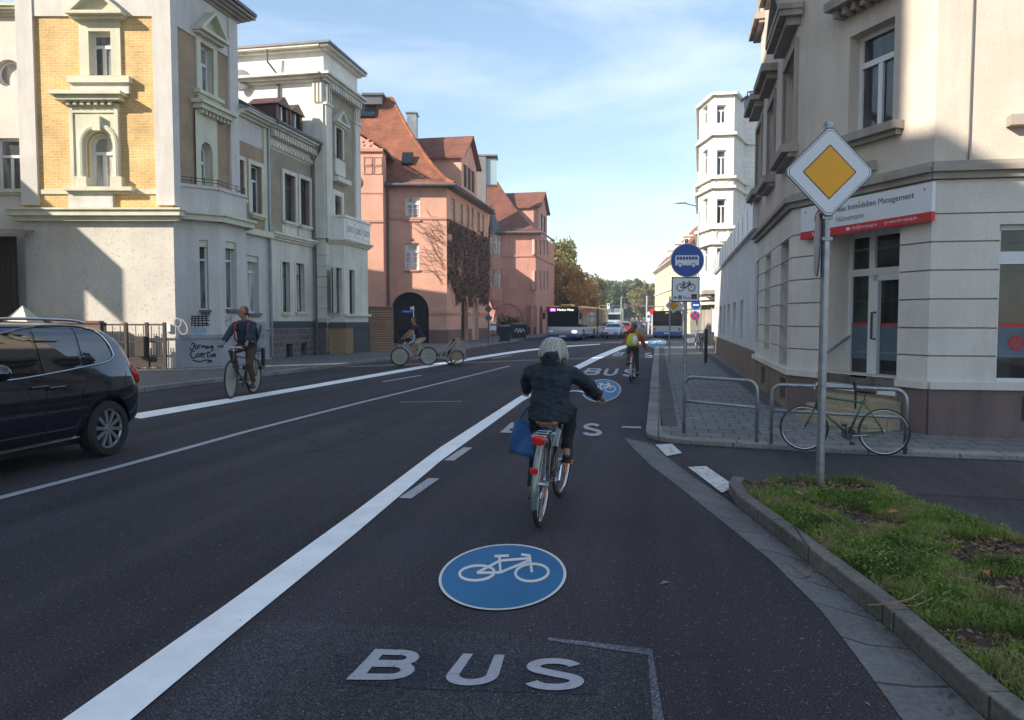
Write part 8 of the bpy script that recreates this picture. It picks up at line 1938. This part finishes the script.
# ---- verge grass, dead leaves, twigs
from mathutils import geometry
def inside(px_,py_,poly):
    c=False; j=len(poly)-1
    for i in range(len(poly)):
        xi,yi=poly[i]; xj,yj=poly[j]
        if (yi>py_)!=(yj>py_) and px_<(xj-xi)*(py_-yi)/(yj-yi)+xi: c=not c
        j=i
    return c
poly=VERGE
MT['grass']=leafmat('grass_blades',[(.07,.11,.018),(.14,.22,.03),(.22,.30,.05),(.34,.30,.12)],2.2,.35,.5)
MT['herb']=leafmat('verge_herbs',[(.07,.13,.02),(.15,.25,.035),(.24,.34,.06)],3,.35,.45)
V=[];Fc=[];nb=0; rnd=random.Random(3)
att=0
while nb<80000 and att<400000:
    att+=1
    # denser near the camera
    y=rnd.uniform(1.5,7.7); x=rnd.uniform(.6,5.5)
    if not inside(x,y,poly): continue
    dn=mnoise.noise(Vector((x*1.7,y*1.7,0)))+.5*mnoise.noise(Vector((x*5,y*5,3)))
    if dn<-.22+rnd.random()*.25-.1: continue
    h_=rnd.uniform(.03,.085)*(1+.5*dn)*(1.0); a=rnd.uniform(0,2*PI); b_=rnd.uniform(0,2*PI); w2=rnd.uniform(.002,.005); ln=rnd.uniform(.2,.9)*h_
    dx,dy=math.cos(a)*w2,math.sin(a)*w2; lx,ly=math.cos(b_)*ln,math.sin(b_)*ln; z0=.085
    i=len(V); V+= [(x-dx,y-dy,z0),(x+dx,y+dy,z0),(x+dx*.8+lx*.4,y+dy*.8+ly*.4,z0+h_*.65),(x-dx*.8+lx*.4,y-dy*.8+ly*.4,z0+h_*.65),(x+lx,y+ly,z0+h_)]
    Fc+= [(i,i+1,i+2,i+3),(i+3,i+2,i+4)]; nb+=1
me=bpy.data.meshes.new('verge_grass'); me.from_pydata(V,[],Fc); me.materials.append(MT['grass']); o=bpy.data.objects.new('verge_grass',me); COL.objects.link(o); tag(o,'short green grass and herbs growing on the kerbed verge','grass',kind='stuff')
P=[]
while len(P)<30000:
    y=rnd.uniform(1.5,7.65); x=rnd.uniform(.6,5.5)
    if not inside(x,y,poly): continue
    dn=mnoise.noise(Vector((x*1.7,y*1.7,0)))+.5*mnoise.noise(Vector((x*5,y*5,3)))
    if dn<-.15+rnd.random()*.2: continue
    P.append((x,y,.09+rnd.random()*.065*(1+dn)))
P=np.array(P); o=cards('verge_herbs',P,np.random.uniform(.012,.034,len(P)),MT['herb'],None,up=0,origin=(2,5,.1),nrm=(0,0,1)); tag(o,'small leafy herbs spreading among the verge grass','ground cover',kind='stuff')
MT['litter']=leafmat('dry_leaf_litter',[(.07,.04,.024),(.17,.10,.05),(.30,.19,.10)],8,.1)
P=[]
while len(P)<16000:
    y=rnd.uniform(1.5,7.65); x=rnd.uniform(.6,5.5)
    if not inside(x,y,poly): continue
    dn=mnoise.noise(Vector((x*1.7,y*1.7,0)))
    if dn>.15 and rnd.random()<.85: continue
    P.append((x,y,.088+rnd.random()*.025))
P=np.array(P); o=cards('leaf_litter',P,np.random.uniform(.015,.055,len(P)),MT['litter'],None,origin=(2,5,.1),nrm=(0,0,1)); tag(o,'brown dry leaf litter and clippings lying between the grass','leaf litter',kind='stuff')
# single fallen leaves and twigs
MT['deadleaf']=plain('dry_leaf',(.30,.17,.08),.8,.3,20); MT['deadleaf2']=plain('orange_dry_leaf',(.36,.12,.04),.8,.3,20)
def leaf(x,y,z,s,rz,mat,label,grp='single fallen leaves'):
    n=10; pts=[]; 
    k=MB(); L=[]
    for i in range(n+1):
        t=i/n; w_=.42*math.sin(PI*t**.8)*(1+.25*math.sin(t*19)); L.append((t-.5,w_*.5))
    top=[(a,b,.10*math.cos(a*3)+.14*abs(b)) for a,b in L]; bot=[(a,-b,.10*math.cos(a*3)+.20*abs(b)) for a,b in L]; mid=[(a,0,.10*math.cos(a*3)) for a,b in L]
    for i in range(n): k.poly([mid[i],mid[i+1],top[i+1],top[i]]); k.poly([bot[i],bot[i+1],mid[i+1],mid[i]])
    k.tube([(-.7,0.05,.02),(-.5,0,.05)],.012,4)
    o=k.build('fallen_leaf',MT[mat],None,fixn=False); tag(o,label,'leaf',grp); o.location=(x,y,z); o.scale=(s,s,s); o.rotation_euler=(rnd.uniform(-.2,.2),rnd.uniform(-.2,.2),rz)
def lf(px,py,z,s,mat,label): q=G(px,py,z); leaf(q.x,q.y,z+.006,s,rnd.uniform(0,6),mat,label)
lf(665,584,0,.065,'deadleaf','pale fallen leaf alone on the asphalt right of the nearest cycle disc')
for i,(px,py) in enumerate(((808,577),(815,572),(821,574))): lf(px,py,.004,.06,'deadleaf2','brown curled leaf of the small heap in the gutter')
for px,py,lb in ((798,494,'large tan leaf at the tip of the grass verge'),(893,513,'orange leaf in the grass right of the sign pole'),(986,574,'orange-brown leaf in the middle of the verge'),(1003,590,'tan leaf low at the right edge of the verge')): lf(px,py,.15,.11,'deadleaf' if 'tan' in lb else 'deadleaf2',lb)
for px,py in ((802,640),(884,691),(913,650),(867,705),(785,620)): lf(px,py,.002,.03,'deadleaf','tiny pale leaf scrap on the asphalt near the gutter')
k=MB(); q=[G(812,507,.14),G(830,517,.15),G(845,528,.15)]; k.tube(q,[.007,.006,.004],6); tag(k.build('twig',MT['deadleaf'],None,origin=q[0]),'thin pale twig lying in the grass near the sign pole','twig')
k=MB(); q=[G(868,605,.15),G(890,604,.16),G(910,599,.17),G(925,590,.18)]; k.tube(q,[.003,.005,.005,.002],6); k.tube([q[1],G(915,606,.16),G(933,598,.15)],.003,5); tag(k.build('twig',MT['wood'],None,origin=q[0]),'forked brown twig leaning over the verge kerb','twig')
k=MB(); q=[G(791,563,.01),G(797,570,.02),G(806,576,.02)]; k.tube(q,.004,5); tag(k.build('twig',MT['wood'],None,origin=q[0]),'short twig beside the brown leaves in the gutter','twig')

P=[]
for i in range(900):
    k_=rnd.randrange(0,len(GI)-1); a_=GI[k_]; b_=GI[k_+1]; t_=rnd.random(); q=a_+(b_-a_)*t_; e_=GE[min(k_,len(GE)-1)]; o_=abs(rnd.gauss(0,.09))+.01; d_=(e_-a_).normalized(); P.append((q.x+d_.x*o_,q.y+d_.y*o_,.010+rnd.random()*.006))
P=np.array(P); o=cards('gutter_debris',P,np.random.uniform(.006,.022,len(P)),MT['litter'],None,origin=(1,5,0),nrm=(0,0,1)); tag(o,'fine dry debris and leaf crumbs gathered along the kerb foot in the gutter','leaf litter',kind='stuff')
P=[]
for i in range(520):
    y=rnd.uniform(2.5,14); P.append((rnd.uniform(-6,1.2) if y<8 else rnd.uniform(-8,-.2),y,.011))
P=np.array(P); o=cards('road_grit',P,np.random.uniform(.006,.016,len(P)),[MT['litter'],MT['concrete']],None,midx=np.random.randint(0,2,len(P)),origin=(-2,6,0),nrm=(0,0,1)); tag(o,'scattered grit and leaf crumbs on the near asphalt','grit',kind='stuff')
m=bpy.data.materials.new('haze_air'); m.use_nodes=True; nt=m.node_tree; nt.nodes.remove(nt.nodes['Principled BSDF']); v=nt.nodes.new('ShaderNodeVolumePrincipled'); v.inputs['Color'].default_value=(.85,.92,1,1); v.inputs['Density'].default_value=.0009; nt.links.new(v.outputs[0],nt.nodes['Material Output'].inputs['Volume'])
k=MB(); k.box(-305,305,-125,505,-1.03,32); tag(k.build('haze',m,None),'thin pale haze that softens the far end of the street','haze',kind='stuff')
